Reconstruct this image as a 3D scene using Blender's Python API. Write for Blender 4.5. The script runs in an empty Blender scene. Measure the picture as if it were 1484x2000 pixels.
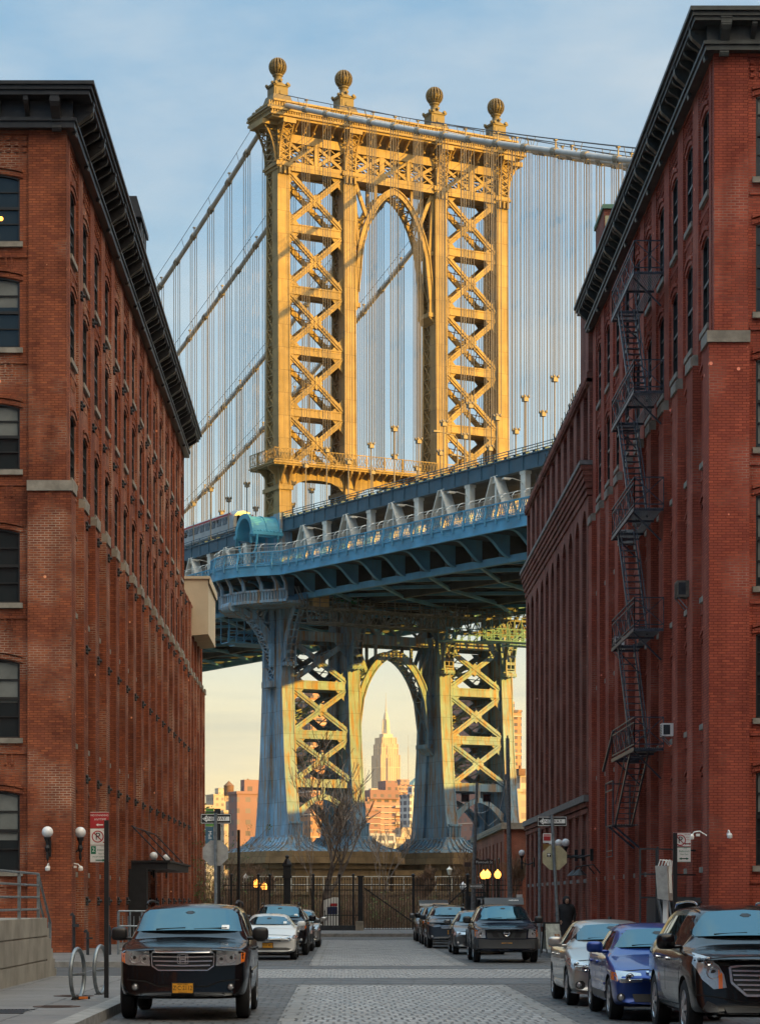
import bpy, bmesh, math, random
from mathutils import Vector, Matrix
from mathutils.bvhtree import BVHTree
R = math.radians
random.seed(7)
scene = bpy.context.scene
col = scene.collection
# ---- view geometry: level camera 1.75 m above the street, long lens, lens shift upwards
F, VX, HY, EYE = 4590.0, 672.0, 1760.0, 1.75
def at(px, py, Y):
    return Vector(((px - VX) * Y / F, Y, EYE + (HY - py) * Y / F))
def lerp(a, b, t): return a + (b - a) * t
def interp(tab, x):
    if x <= tab[0][0]: return tab[0][1]
    for (a, va), (b, vb) in zip(tab, tab[1:]):
        if x <= b: return va + (vb - va) * (x - a) / (b - a)
    return tab[-1][1]

class MB:
    """collects shapes into one mesh"""
    def __init__(s): s.v = []; s.f = []; s.m = []; s.mi = 0
    def add(s, vs, fs):
        b = len(s.v); s.v += [tuple(p) for p in vs]
        s.f += [tuple(i + b for i in f) for f in fs]; s.m += [s.mi] * len(fs)
    def box(s, x0, y0, z0, x1, y1, z1):
        if x0 > x1: x0, x1 = x1, x0
        if y0 > y1: y0, y1 = y1, y0
        if z0 > z1: z0, z1 = z1, z0
        s.add([(x0,y0,z0),(x1,y0,z0),(x1,y1,z0),(x0,y1,z0),(x0,y0,z1),(x1,y0,z1),(x1,y1,z1),(x0,y1,z1)],
              [(3,2,1,0),(4,5,6,7),(0,1,5,4),(1,2,6,5),(2,3,7,6),(3,0,4,7)])
    def cbox(s, c, d): s.box(c[0]-d[0]/2, c[1]-d[1]/2, c[2]-d[2]/2, c[0]+d[0]/2, c[1]+d[1]/2, c[2]+d[2]/2)
    def bar(s, a, b, w, h=None, up=(0,0,1)):
        a, b = Vector(a), Vector(b); h = w if h is None else h
        t = (b - a)
        if t.length < 1e-6: return
        t.normalize(); up = Vector(up)
        if abs(t.dot(up)) > .98: up = Vector((0,1,0)) if abs(t.y) < .9 else Vector((1,0,0))
        x = t.cross(up).normalized() * (w/2); y = x.cross(t).normalized() * (h/2)
        s.add([a-x-y, a+x-y, a+x+y, a-x+y, b-x-y, b+x-y, b+x+y, b-x+y],
              [(0,1,2,3),(7,6,5,4),(4,5,1,0),(5,6,2,1),(6,7,3,2),(7,4,0,3)])
    def tube(s, pts, r, n=6, caps=True):
        pts = [Vector(p) for p in pts]; m = len(pts)
        rs = r if isinstance(r, (list, tuple)) else [r]*m
        vs = []; prev = None
        for i, p in enumerate(pts):
            t = (pts[min(i+1, m-1)] - pts[max(i-1, 0)])
            if t.length < 1e-9: t = Vector((0,0,1))
            t.normalize()
            if prev is None:
                ref = Vector((0,0,1)) if abs(t.z) < .9 else Vector((1,0,0))
                prev = t.cross(ref).normalized()
            else:
                prev = prev - t * prev.dot(t)
                if prev.length < 1e-6: prev = t.orthogonal()
                prev.normalize()
            q = t.cross(prev)
            for k in range(n):
                a = 2*math.pi*k/n
                vs.append(p + (prev*math.cos(a) + q*math.sin(a)) * rs[i])
        fs = [(i*n+k, i*n+(k+1)%n, (i+1)*n+(k+1)%n, (i+1)*n+k) for i in range(m-1) for k in range(n)]
        if caps: fs += [tuple(range(n-1, -1, -1)), tuple(range((m-1)*n, m*n))]
        s.add(vs, fs)
    def prism(s, poly, axis, lo, hi):
        """poly of 2-D points extruded along axis x, y or z"""
        def P(a, b, c): return {'x': (c, a, b), 'y': (a, c, b), 'z': (a, b, c)}[axis]
        n = len(poly)
        ar = sum(poly[i][0]*poly[(i+1)%n][1] - poly[(i+1)%n][0]*poly[i][1] for i in range(n))
        if (ar < 0) != (axis == 'y'): poly = poly[::-1]
        if lo > hi: lo, hi = hi, lo
        s.add([P(a, b, lo) for a, b in poly] + [P(a, b, hi) for a, b in poly],
              [tuple(range(n-1, -1, -1)), tuple(range(n, 2*n))] + [(i, (i+1)%n, n+(i+1)%n, n+i) for i in range(n)])
    def lathe(s, prof, c=(0,0,0), n=16, axis='z', caps=True):
        vs = []; fs = []; m = len(prof)
        for r, z in prof:
            for k in range(n):
                a = 2*math.pi*k/n; x, y = r*math.cos(a), r*math.sin(a)
                p = {'z': (x, y, z), 'x': (z, x, y), 'y': (y, z, x)}[axis]
                vs.append((p[0]+c[0], p[1]+c[1], p[2]+c[2]))
        for i in range(m-1):
            for k in range(n): fs.append((i*n+k, i*n+(k+1)%n, (i+1)*n+(k+1)%n, (i+1)*n+k))
        if caps: fs += [tuple(range(n-1, -1, -1)), tuple(range((m-1)*n, m*n))]
        s.add(vs, fs)
    def ball(s, c, r, n=16, sz=1.0):
        k = max(6, n//2)
        s.lathe([(max(1e-4, r*math.sin(math.pi*i/k)), -r*sz*math.cos(math.pi*i/k)) for i in range(k+1)], c, n)
    def loft(s, rings, cap=True, closed=True):
        n = len(rings[0]); vs = [p for r in rings for p in r]; fs = []
        for i in range(len(rings)-1):
            for k in range(n if closed else n-1): fs.append((i*n+k, i*n+(k+1)%n, (i+1)*n+(k+1)%n, (i+1)*n+k))
        if cap: fs += [tuple(range(n-1, -1, -1)), tuple(range((len(rings)-1)*n, len(rings)*n))]
        s.add(vs, fs)
    def xpanel(s, x0, x1, z0, z1, y, w, d=None):
        d = d or w
        s.bar((x0,y,z0), (x1,y,z1), d, w, (0,0,1)); s.bar((x0,y,z1), (x1,y,z0), d*.97, w*.97, (0,0,1))
    def lattice(s, A, B, w, n=None):
        """two rails (polylines of equal length) with crossed bars between"""
        for P in (A, B):
            for p, q in zip(P, P[1:]): s.bar(p, q, w*1.3, w*1.3)
        for i in range(len(A)-1):
            s.bar(A[i], B[i+1], w*.8); s.bar(B[i], A[i+1], w*.75)
    def build(s, name, mats, parent=None, smooth=None, loc=None, rz=0):
        me = bpy.data.meshes.new(name)
        me.from_pydata(s.v, [], s.f); 
        if not isinstance(mats, (list, tuple)): mats = [mats]
        for m in mats: me.materials.append(m)
        if len(mats) > 1: me.polygons.foreach_set('material_index', s.m)
        me.update()
        if smooth is not None:
            me.polygons.foreach_set('use_smooth', [True]*len(me.polygons))
            me.set_sharp_from_angle(angle=R(smooth))
        o = bpy.data.objects.new(name, me); col.objects.link(o)
        if parent is not None: o.parent = parent
        if loc is not None: o.location = loc
        o.rotation_euler.z = rz
        return o

def tag(o, label=None, cat=None, group=None, kind=None):
    if label: o['label'] = label
    if cat: o['category'] = cat
    if group: o['group'] = group
    if kind: o['kind'] = kind
    return o
def empty(name, loc=(0,0,0), rz=0, parent=None):
    o = bpy.data.objects.new(name, None); col.objects.link(o)
    o.location = loc; o.rotation_euler.z = rz; o.empty_display_size = .3
    if parent is not None: o.parent = parent
    return o
def thing(name, label, cat, loc=(0,0,0), rz=0, group=None):
    return tag(empty(name, loc, rz), label, cat, group)
def link_copy(o, parent=None, loc=None, rz=None):
    c = o.copy(); col.objects.link(c)
    if parent is not None: c.parent = parent
    if loc is not None: c.location = loc
    if rz is not None: c.rotation_euler.z = rz
    return c
def copy_tree(o, parent=None, loc=None, rz=None):
    c = link_copy(o, parent, loc, rz)
    for ch in list(o.children): copy_tree(ch, c)
    return c
def text_into(mb, body, size, O, U, V, N=None, depth=.004, align='CENTER'):
    """flat lettering laid on the plane O + a*U + b*V, raised along N"""
    cu = bpy.data.curves.new('lettering', 'FONT'); cu.body = body; cu.size = size
    cu.align_x = align; cu.align_y = 'CENTER'; cu.resolution_u = 3
    o = bpy.data.objects.new('lettering', cu); col.objects.link(o)
    dg = bpy.context.evaluated_depsgraph_get(); me = bpy.data.meshes.new_from_object(o.evaluated_get(dg))
    O, U, V = Vector(O), Vector(U), Vector(V); N = Vector(N) if N is not None else U.cross(V)
    mb.add([O + U*v.co.x + V*v.co.y + N*depth for v in me.vertices], [tuple(p.vertices) for p in me.polygons])
    bpy.data.objects.remove(o); bpy.data.curves.remove(cu); bpy.data.meshes.remove(me)

# ------------------------------------------------------------------ materials
def nt(name):
    m = bpy.data.materials.new(name); m.use_nodes = True
    t = m.node_tree; return m, t, t.nodes['Principled BSDF']
def rgb(c): return (c[0], c[1], c[2], 1)
def noise(t, scale, detail=4, vec=None, rough=.55):
    n = t.nodes.new('ShaderNodeTexNoise'); n.inputs['Scale'].default_value = scale; n.inputs['Detail'].default_value = detail
    n.inputs['Roughness'].default_value = rough
    if vec is None:
        g = t.nodes.new('ShaderNodeNewGeometry'); vec = g.outputs['Position']
    t.links.new(vec, n.inputs['Vector']); return n.outputs['Fac']
def ramp(t, fac, stops):
    r = t.nodes.new('ShaderNodeValToRGB'); e = r.color_ramp.elements
    while len(e) < len(stops): e.new(.5)
    for el, (p, c) in zip(e, stops): el.position = p; el.color = rgb(c) if len(c) == 3 else c
    t.links.new(fac, r.inputs['Fac']); return r.outputs['Color']
def mix(t, fac, a, b, mode='MIX'):
    n = t.nodes.new('ShaderNodeMix'); n.data_type = 'RGBA'; n.blend_type = mode
    for k, v in ((0, fac), (6, a), (7, b)):
        if hasattr(v, 'is_linked'): t.links.new(v, n.inputs[k])
        elif k == 0: n.inputs[0].default_value = v
        else: n.inputs[k].default_value = rgb(v)
    return n.outputs[2]
def math_(t, op, a, b=0):
    n = t.nodes.new('ShaderNodeMath'); n.operation = op
    for i, v in enumerate((a, b)):
        if hasattr(v, 'is_linked'): t.links.new(v, n.inputs[i])
        else: n.inputs[i].default_value = v
    return n.outputs[0]
def bump(t, b, h, strength=.3, dist=.02):
    n = t.nodes.new('ShaderNodeBump'); n.inputs['Strength'].default_value = strength; n.inputs['Distance'].default_value = dist
    t.links.new(h, n.inputs['Height']); t.links.new(n.outputs[0], b.inputs['Normal'])
def wallvec(t):
    """(x+y, z) of the world position: runs along any axis-aligned wall"""
    g = t.nodes.new('ShaderNodeNewGeometry'); sp = t.nodes.new('ShaderNodeSeparateXYZ'); t.links.new(g.outputs['Position'], sp.inputs[0])
    c = t.nodes.new('ShaderNodeCombineXYZ'); t.links.new(math_(t, 'ADD', sp.outputs[0], sp.outputs[1]), c.inputs[0]); t.links.new(sp.outputs[2], c.inputs[1])
    return c.outputs[0], sp
def mat(name, c, rough=.6, metal=0., var=.15, scale=2., c2=None, bmp=0., spec=.5, coat=0.):
    m, t, b = nt(name)
    b.inputs['Roughness'].default_value = rough; b.inputs['Metallic'].default_value = metal
    b.inputs['Specular IOR Level'].default_value = spec; b.inputs['Coat Weight'].default_value = coat
    b.inputs['Coat Roughness'].default_value = .03
    if var > 0 or c2:
        f = noise(t, scale)
        lo = tuple(x*(1-var) for x in c); hi = c2 or tuple(min(1, x*(1+var)) for x in c)
        t.links.new(ramp(t, f, [(.35, lo), (.68, hi)]), b.inputs['Base Color'])
        if bmp: bump(t, b, noise(t, scale*6), bmp)
    else: b.inputs['Base Color'].default_value = rgb(c)
    return m
def brickmat(name, ca, cb, cm, soot=(.5,.45,.45), bw=.23, bh=.076, ms=.012, whit=.5, seed=0.):
    m, t, b = nt(name); vec, sp = wallvec(t)
    br = t.nodes.new('ShaderNodeTexBrick'); t.links.new(vec, br.inputs['Vector'])
    br.inputs['Scale'].default_value = 1; br.inputs['Brick Width'].default_value = bw; br.inputs['Row Height'].default_value = bh
    br.inputs['Mortar Size'].default_value = ms; br.inputs['Mortar Smooth'].default_value = .2; br.inputs['Bias'].default_value = 0
    n1 = noise(t, .35+seed, 5); n2 = noise(t, 2.3, 4); n3 = noise(t, 9., 2)
    t.links.new(mix(t, ramp(t, n2, [(.4,(0,0,0)),(.62,(1,1,1))]), ca, tuple(x*.8 for x in ca)), br.inputs['Color1'])
    t.links.new(mix(t, ramp(t, n2, [(.38,(0,0,0)),(.6,(1,1,1))]), cb, (cb[0]*1.2, cb[1]*1.35, cb[2]*1.35)), br.inputs['Color2'])
    # pale mortar shows in patches where it was repointed
    t.links.new(mix(t, math_(t, 'MULTIPLY', ramp(t, n1, [(.5,(0,0,0)),(.66,(1,1,1))]), whit), tuple(x*.42 for x in ca), cm), br.inputs['Mortar'])
    c = mix(t, ramp(t, noise(t, .8, 6), [(.42,(0,0,0)),(.75,(1,1,1))]), br.outputs['Color'], soot, 'MULTIPLY')
    # rain and soot streaks running down, lighter repaired areas
    mp = t.nodes.new('ShaderNodeMapping'); mp.inputs['Scale'].default_value = (1.3, .10, 1); t.links.new(vec, mp.inputs[0])
    c = mix(t, ramp(t, noise(t, 1.0, 6, mp.outputs[0], .6), [(.46,(0,0,0)),(.72,(.75,.75,.75))]), c, (.45,.42,.42), 'MULTIPLY')
    mp2 = t.nodes.new('ShaderNodeMapping'); mp2.inputs['Scale'].default_value = (.25, .4, 1); mp2.inputs['Location'].default_value = (7+seed*90, 3, 0); t.links.new(vec, mp2.inputs[0])
    c = mix(t, ramp(t, noise(t, 1.0, 5, mp2.outputs[0], .6), [(.55,(0,0,0)),(.66,(.55,.55,.55))]), c, (1.25,1.3,1.35), 'MULTIPLY')
    # odd chipped or pale bricks
    vo = t.nodes.new('ShaderNodeTexVoronoi'); vo.inputs['Scale'].default_value = 1.1; t.links.new(vec, vo.inputs['Vector'])
    c = mix(t, ramp(t, vo.outputs['Distance'], [(.045,(1,1,1)),(.06,(0,0,0))]), c, (ca[0]*2.2, ca[1]*3.2, ca[2]*3.6))
    t.links.new(c, b.inputs['Base Color']); b.inputs['Roughness'].default_value = .85; b.inputs['Specular IOR Level'].default_value = .25
    bump(t, b, math_(t, 'SUBTRACT', math_(t, 'MULTIPLY', n3, .4), br.outputs['Fac']), .5, .01)
    return m
def glassmat(name, c=(.012,.02,.026), ior=1.9, rough=.02, tint=None, wav=.06):
    m, t, b = nt(name); b.inputs['Base Color'].default_value = rgb(c); b.inputs['Roughness'].default_value = rough
    b.inputs['IOR'].default_value = ior
    if tint: b.inputs['Specular Tint'].default_value = rgb(tint)
    bump(t, b, noise(t, 1.3, 2), wav, .02)
    return m
def emit(name, c, s):
    m, t, b = nt(name); b.inputs['Base Color'].default_value = rgb(c)
    b.inputs['Emission Color'].default_value = rgb(c); b.inputs['Emission Strength'].default_value = s; return m

M = {}
M['brickL'] = brickmat('brick_orange_red', (.45,.135,.060), (.22,.060,.035), (.60,.45,.33), whit=.95)
M['brickR'] = brickmat('brick_deep_red', (.53,.122,.070), (.31,.064,.044), (.54,.32,.25), soot=(.72,.68,.67), whit=.6, seed=.07)
M['brickD'] = brickmat('brick_brown_red', (.40,.14,.10), (.25,.083,.062), (.48,.32,.26), whit=.5, seed=.11)
M['brickP'] = brickmat('brick_rose', (.40,.14,.09), (.30,.10,.065), (.5,.36,.3), whit=.3, seed=.03)
M['stone'] = mat('sandstone', (.27,.245,.205), .85, var=.25, scale=3, bmp=.3)
M['stone_blue'] = mat('bluestone', (.21,.205,.20), .8, var=.2, scale=4, bmp=.2)
M['cornice_black'] = mat('black_painted_iron', (.018,.017,.019), .42, var=.35, scale=4)
M['cornice_grey'] = mat('dark_grey_painted_iron', (.045,.052,.05), .5, var=.35, scale=3)
M['iron'] = mat('black_iron', (.012,.013,.016), .5, var=.3, scale=5)
M['escape_iron'] = mat('weathered_escape_iron', (.055,.062,.085), .42, .3, var=.5, scale=6)
M['frame_dark'] = mat('dark_window_frame', (.016,.015,.015), .45, var=.2)
M['glass'] = glassmat('window_glass')
M['glass_dim'] = glassmat('window_glass_front', (.02,.028,.032), 1.6)
M['blind'] = mat('white_blind', (.17,.18,.17), .9, var=.15)
M['concrete'] = mat('concrete', (.27,.25,.21), .9, var=.22, scale=1.5, bmp=.25)
M['sidewalk'] = None
M['galv'] = mat('galvanised_steel', (.22,.25,.27), .45, .5, var=.25, scale=8)
M['steel_dark'] = mat('dark_steel', (.03,.036,.045), .5, .2, var=.3, scale=6)
M['beige'] = mat('beige_sheet_metal', (.56,.46,.32), .6, var=.08, scale=.8)
M['white_paint'] = mat('white_enamel', (.78,.78,.76), .4, var=.05)
M['globe'] = mat('white_glass_globe', (.82,.84,.86), .18, var=.03, spec=.6)
M['lamp_lit'] = emit('lit_amber_lamp', (1.0,.36,.05), 3.2)
M['red_sign'] = mat('red_sign_face', (.42,.025,.03), .45, var=.06)
M['green_sign'] = mat('green_sign_face', (.01,.17,.09), .45, var=.06)
M['black_sign'] = mat('black_sign_face', (.012,.012,.013), .45, var=.1)
M['sign_back'] = mat('bare_aluminium_sign_back', (.36,.36,.35), .5, .3, var=.2, scale=5)
M['sign_back_y'] = mat('yellowed_sign_back', (.40,.36,.23), .6, .1, var=.15, scale=5)
M['black_plastic'] = mat('black_plastic', (.012,.012,.013), .5, var=.1)
M['rubber'] = mat('tyre_rubber', (.012,.012,.013), .85, var=.2, scale=9)
M['bark'] = mat('bark', (.10,.075,.06), .95, var=.35, scale=8, bmp=.4)
M['bark_pale'] = mat('pale_bark', (.42,.30,.22), .95, var=.25, scale=8)
M['twig'] = mat('twigs', (.17,.11,.075), .95, var=.3, scale=5)
M['leaf'] = mat('leaf', (.06,.11,.02), .7, var=.4, scale=3)

def cobble(name, c1, c2, cm, bw, bh, off=.5, wet=.55, rot=0., ms=.022):
    m, t, b = nt(name); g = t.nodes.new('ShaderNodeNewGeometry'); mp = t.nodes.new('ShaderNodeMapping'); mp.inputs['Rotation'].default_value[2] = rot
    t.links.new(g.outputs['Position'], mp.inputs['Vector'])
    wob = t.nodes.new('ShaderNodeTexNoise'); wob.inputs['Scale'].default_value = 1.7; t.links.new(mp.outputs[0], wob.inputs['Vector'])
    ad = t.nodes.new('ShaderNodeVectorMath'); ad.operation = 'MULTIPLY_ADD'; t.links.new(wob.outputs['Color'], ad.inputs[0]); ad.inputs[1].default_value = (.14,.16,0); t.links.new(mp.outputs[0], ad.inputs[2])
    br = t.nodes.new('ShaderNodeTexBrick'); t.links.new(ad.outputs[0], br.inputs['Vector']); br.offset = off
    for k, v in (('Scale',1),('Brick Width',bw),('Row Height',bh),('Mortar Size',ms),('Mortar Smooth',.4),('Bias',0)): br.inputs[k].default_value = v
    br.inputs['Color1'].default_value = rgb(c1); br.inputs['Color2'].default_value = rgb(c2); br.inputs['Mortar'].default_value = rgb(cm)
    c = mix(t, ramp(t, noise(t, .45, 6), [(.35,(.25,.25,.25)),(.7,(.9,.9,.9))]), tuple(x*.55 for x in c1), br.outputs['Color'])
    c = mix(t, ramp(t, noise(t, 3.0, 4), [(.52,(0,0,0)),(.75,(.6,.6,.6))]), c, (c1[0]*.45, c1[1]*.45, c1[2]*.45))
    t.links.new(c, b.inputs['Base Color'])
    t.links.new(ramp(t, noise(t, .9, 4), [(.3,(wet-.18,)*3),(.7,(wet+.2,)*3)]), b.inputs['Roughness'])
    h = math_(t, 'SUBTRACT', math_(t, 'MULTIPLY', noise(t, 7., 3), .6), br.outputs['Fac'])
    bump(t, b, h, .9, .03); return m
M['cobble_dark'] = cobble('dark_stone_setts', (.125,.122,.12), (.085,.084,.084), (.022,.021,.02), .30, .5)
M['cobble_light'] = cobble('pale_granite_setts', (.39,.385,.38), (.25,.25,.248), (.045,.042,.04), .17, .62)
M['granite_band'] = cobble('granite_border_stones', (.30,.29,.275), (.24,.235,.225), (.06,.055,.05), .42, .9)
M['slab_band'] = cobble('bluestone_crossing_slabs', (.115,.122,.13), (.10,.105,.112), (.06,.06,.06), 1.6, .8)
M['asphalt'] = mat('asphalt', (.06,.06,.062), .8, var=.3, scale=1.2, bmp=.3)
M['sidewalk'] = cobble('grey_concrete_flags', (.20,.19,.185), (.175,.17,.165), (.085,.08,.075), 1.5, 1.5, off=0., wet=.75)
M['kerb'] = mat('granite_kerb', (.24,.235,.225), .8, var=.25, scale=5, bmp=.25)
M['earth'] = mat('bare_earth', (.07,.055,.035), .95, var=.4, scale=.6, c2=(.12,.10,.05))
# ------------------------------------------------------------------ camera, sky, sun
cam = bpy.data.cameras.new('camera'); camo = bpy.data.objects.new('camera', cam); col.objects.link(camo)
camo.location = (0, 0, EYE); camo.rotation_euler = (R(90), 0, 0)
cam.sensor_fit = 'VERTICAL'; cam.sensor_height = 24; cam.lens = F/2000*24
cam.shift_x = (742-VX)/2000; cam.shift_y = (HY-1000)/2000
cam.clip_start = .5; cam.clip_end = 30000
scene.camera = camo
SUN_EL, SUN_AZ = 9.0, 116.7      # degrees; azimuth clockwise from the street's far end
w = bpy.data.worlds.new('World'); scene.world = w; w.use_nodes = True
t = w.node_tree; bg = t.nodes['Background']
sky = t.nodes.new('ShaderNodeTexSky'); sky.sky_type = 'NISHITA'; sky.sun_disc = False
sky.sun_elevation = R(SUN_EL); sky.sun_rotation = R(SUN_AZ); sky.air_density = 1.0; sky.dust_density = 1.2; sky.ozone_density = 2.0
tc = t.nodes.new('ShaderNodeTexCoord'); sp = t.nodes.new('ShaderNodeSeparateXYZ'); t.links.new(tc.outputs['Generated'], sp.inputs[0])
# sky colour by height, thin soft clouds, low streaks; added out of view for fill light: a high warm glow, darker sky left and behind
K = 7.1
low = ramp(t, sp.outputs[2], [(0.0,(1.06,.80,.40)), (.045,(1.10,.92,.50)), (.085,(.95,.92,.66)), (.125,(.66,.83,.84)), (.20,(.44,.66,.80)), (.30,(.30,.54,.76)), (.40,(.28,.53,.78)), (.62,(.6,1.0,1.35)), (1.0,(1.0,1.6,2.1))])
def skymap(sx, sz, sc, det, ro=.5):
    mp = t.nodes.new('ShaderNodeMapping'); mp.inputs['Scale'].default_value = (sx, sx, sz); t.links.new(tc.outputs['Generated'], mp.inputs[0])
    return noise(t, sc, det, mp.outputs[0], ro)
soft = ramp(t, skymap(1, 2.6, 5.5, 6, .55), [(.40,(0,0,0)),(.68,(1,1,1))])
cl = ramp(t, sp.outputs[2], [(0,(1.0,.86,.58)),(.13,(.74,.86,.84)),(.3,(.70,.79,.85)),(.5,(.68,.80,.88)),(.75,(.95,1.25,1.45)),(1,(1.7,2.1,2.3))])
c1 = mix(t, math_(t, 'MULTIPLY', soft, .85), low, cl)
streak = math_(t, 'MULTIPLY', ramp(t, skymap(1, 16, 4.2, 5, .5), [(.50,(0,0,0)),(.68,(1,1,1))]), ramp(t, sp.outputs[2], [(.03,(0,0,0)),(.075,(1,1,1)),(.13,(.8,.8,.8)),(.2,(0,0,0))]))
c1 = mix(t, math_(t, 'MULTIPLY', streak, .6), c1, (.50,.58,.54))
def facing(v):
    d = t.nodes.new('ShaderNodeVectorMath'); d.operation = 'DOT_PRODUCT'; t.links.new(tc.outputs['Generated'], d.inputs[0]); d.inputs[1].default_value = Vector(v).normalized(); return d.outputs['Value']
bank = math_(t, 'MULTIPLY', math_(t, 'MAXIMUM', ramp(t, facing((-.9,-.44,0)), [(0.0,(0,0,0)),(.28,(1,1,1))]), ramp(t, facing((.25,-.97,0)), [(0.0,(0,0,0)),(.3,(1,1,1))])), ramp(t, sp.outputs[2], [(.42,(1,1,1)),(.68,(0,0,0))]))
c1 = mix(t, math_(t, 'MULTIPLY', bank, .9), c1, (.07,.21,.38))
glow = ramp(t, facing((.5,-.42,.757)), [(.66,(0,0,0)),(1.0,(1,1,1))])
c1 = mix(t, 1.0, c1, mix(t, glow, (0,0,0), (4.2,3.1,1.7)), 'ADD')
c1 = mix(t, 1.0, c1, (.86*K,.86*K,.86*K), 'MULTIPLY')
t.links.new(mix(t, .84, sky.outputs[0], c1), bg.inputs['Color'])
bg.inputs['Strength'].default_value = .1
sd = bpy.data.lights.new('sun', 'SUN'); sd.energy = 5.0; sd.angle = R(.5); sd.color = (1.0, .53, .055)
so = bpy.data.objects.new('sun', sd); col.objects.link(so)
_d = Vector((math.sin(R(SUN_AZ))*math.cos(R(SUN_EL)), math.cos(R(SUN_AZ))*math.cos(R(SUN_EL)), math.sin(R(SUN_EL))))
so.rotation_euler = (-_d).to_track_quat('-Z', 'Y').to_euler(); so.location = (60, -40, 60)
scene.view_settings.view_transform = 'Standard'; scene.view_settings.look = 'None'; scene.view_settings.gamma = 1
scene.view_settings.exposure = 0.7
scene.cycles.use_denoising = True
scene.cycles.max_bounces = 6; scene.cycles.diffuse_bounces = 3; scene.cycles.glossy_bounces = 3

# ------------------------------------------------------------------ ground
XL, XR = -8.46, 10.2            # building lines
KL, KR = -3.5, 6.35              # kerb lines
def sheet(name, x0, y0, x1, y1, z, m, th=.0):
    mb = MB()
    if th: mb.box(x0, y0, z-th, x1, y1, z)
    else: mb.add([(x0,y0,z),(x1,y0,z),(x1,y1,z),(x0,y1,z)], [(0,1,2,3)])
    return tag(mb.build(name, m), kind='structure')
sheet('ground', -4000, -600, 4000, 6200, -.03, M['earth'])
sheet('street', -40, -30, 40, 133, 0, M['cobble_dark'])
# pale granite roadway strip with border stones, cut by the cross street
for y0, y1 in ((-20, 48.6), (63.5, 105)):
    sheet('street_paving', -.62, y0, 3.0, y1, .004, M['cobble_light'])
    sheet('street_border', -.95, y0, -.62, y1, .006, M['granite_band']); sheet('street_border', 3.0, y0, 3.34, y1, .006, M['granite_band'])
sheet('street_border', -.95, 48.6, 3.34, 49.0, .006, M['granite_band'])
sheet('street_crossing', KL, 49.6, KR+6, 53.2, .004, M['slab_band'])
sheet('street_paving', KL, 53.4, KR+6, 60.4, .004, M['cobble_light'])
sheet('street_crossing', KL, 60.6, KR+6, 63.2, .004, M['slab_band'])
sheet('cross_street', -40, 50, KL-.3, 62, .004, M['asphalt'])
for x in (-6.4, -5.2, -7.6): sheet('street_line', x, 51.5, x+.12, 60.5, .008, M['slab_band'])
def walk(name, x0, y0, x1, y1, edges):
    sheet(name, x0, y0, x1, y1, .15, M['sidewalk'], .14)
    for (a, b, c, d) in edges: sheet('kerb', a, b, c, d, .156, M['kerb'], .156)
walk('sidewalk', -40, -30, KL-.3, 49.7, [(KL-.3, -30, KL, 49.7), (-40, 49.7, KL, 50)])
walk('sidewalk', -40, 62.3, KL-.3, 127, [(KL-.3, 62, KL, 115), (-40, 62, KL-.3, 62.3)])
walk('sidewalk', KR+.3, -30, 40, 47.7, [(KR, -30, KR+.3, 48)])
walk('sidewalk', KR+.3, 62.3, 40, 133, [(KR, 62, KR+.3, 133), (KR+.3, 62, 40, 62.3)])
walk('plaza_pavement', KL, 115.3, KR, 140, [(KL, 115, KR, 115.3)])
# manhole covers and a grating on the near pavement
def ground_disc(name, c, r, m, label):
    mb = MB(); mb.lathe([(r, .151), (r, .158), (r*.86, .158), (r*.84, .155), (.01, .155)], (c[0], c[1], 0), 24)
    for k in range(-4, 5): mb.box(c[0]-r*.6, c[1]+k*r*.16-.012, .154, c[0]+r*.6, c[1]+k*r*.16+.012, .159)
    return tag(mb.build(name, m), label, 'manhole cover')
M['rusty'] = mat('rusty_cast_iron', (.07,.04,.03), .8, .3, var=.4, scale=7)
ground_disc('manhole_cover', (-4.35, 35.6), .36, M['rusty'], 'rusty round manhole cover close to the kerb by the black car')
ground_disc('manhole_cover', (-4.55, 39.6), .34, M['rusty'], 'dark round manhole cover on pavement between bicycle hoops and ramp wall')
mb = MB()
for k in range(14): mb.box(-5.35+k*.055, 33.4, .15, -5.32+k*.055, 34.6, .158)
mb.box(-5.4, 33.36, .15, -4.55, 33.42, .159); mb.box(-5.4, 34.6, .15, -4.55, 34.66, .159)
tag(mb.build('pavement_grating', M['iron']), 'dark slatted iron grating set into the near pavement', 'grating')

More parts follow.
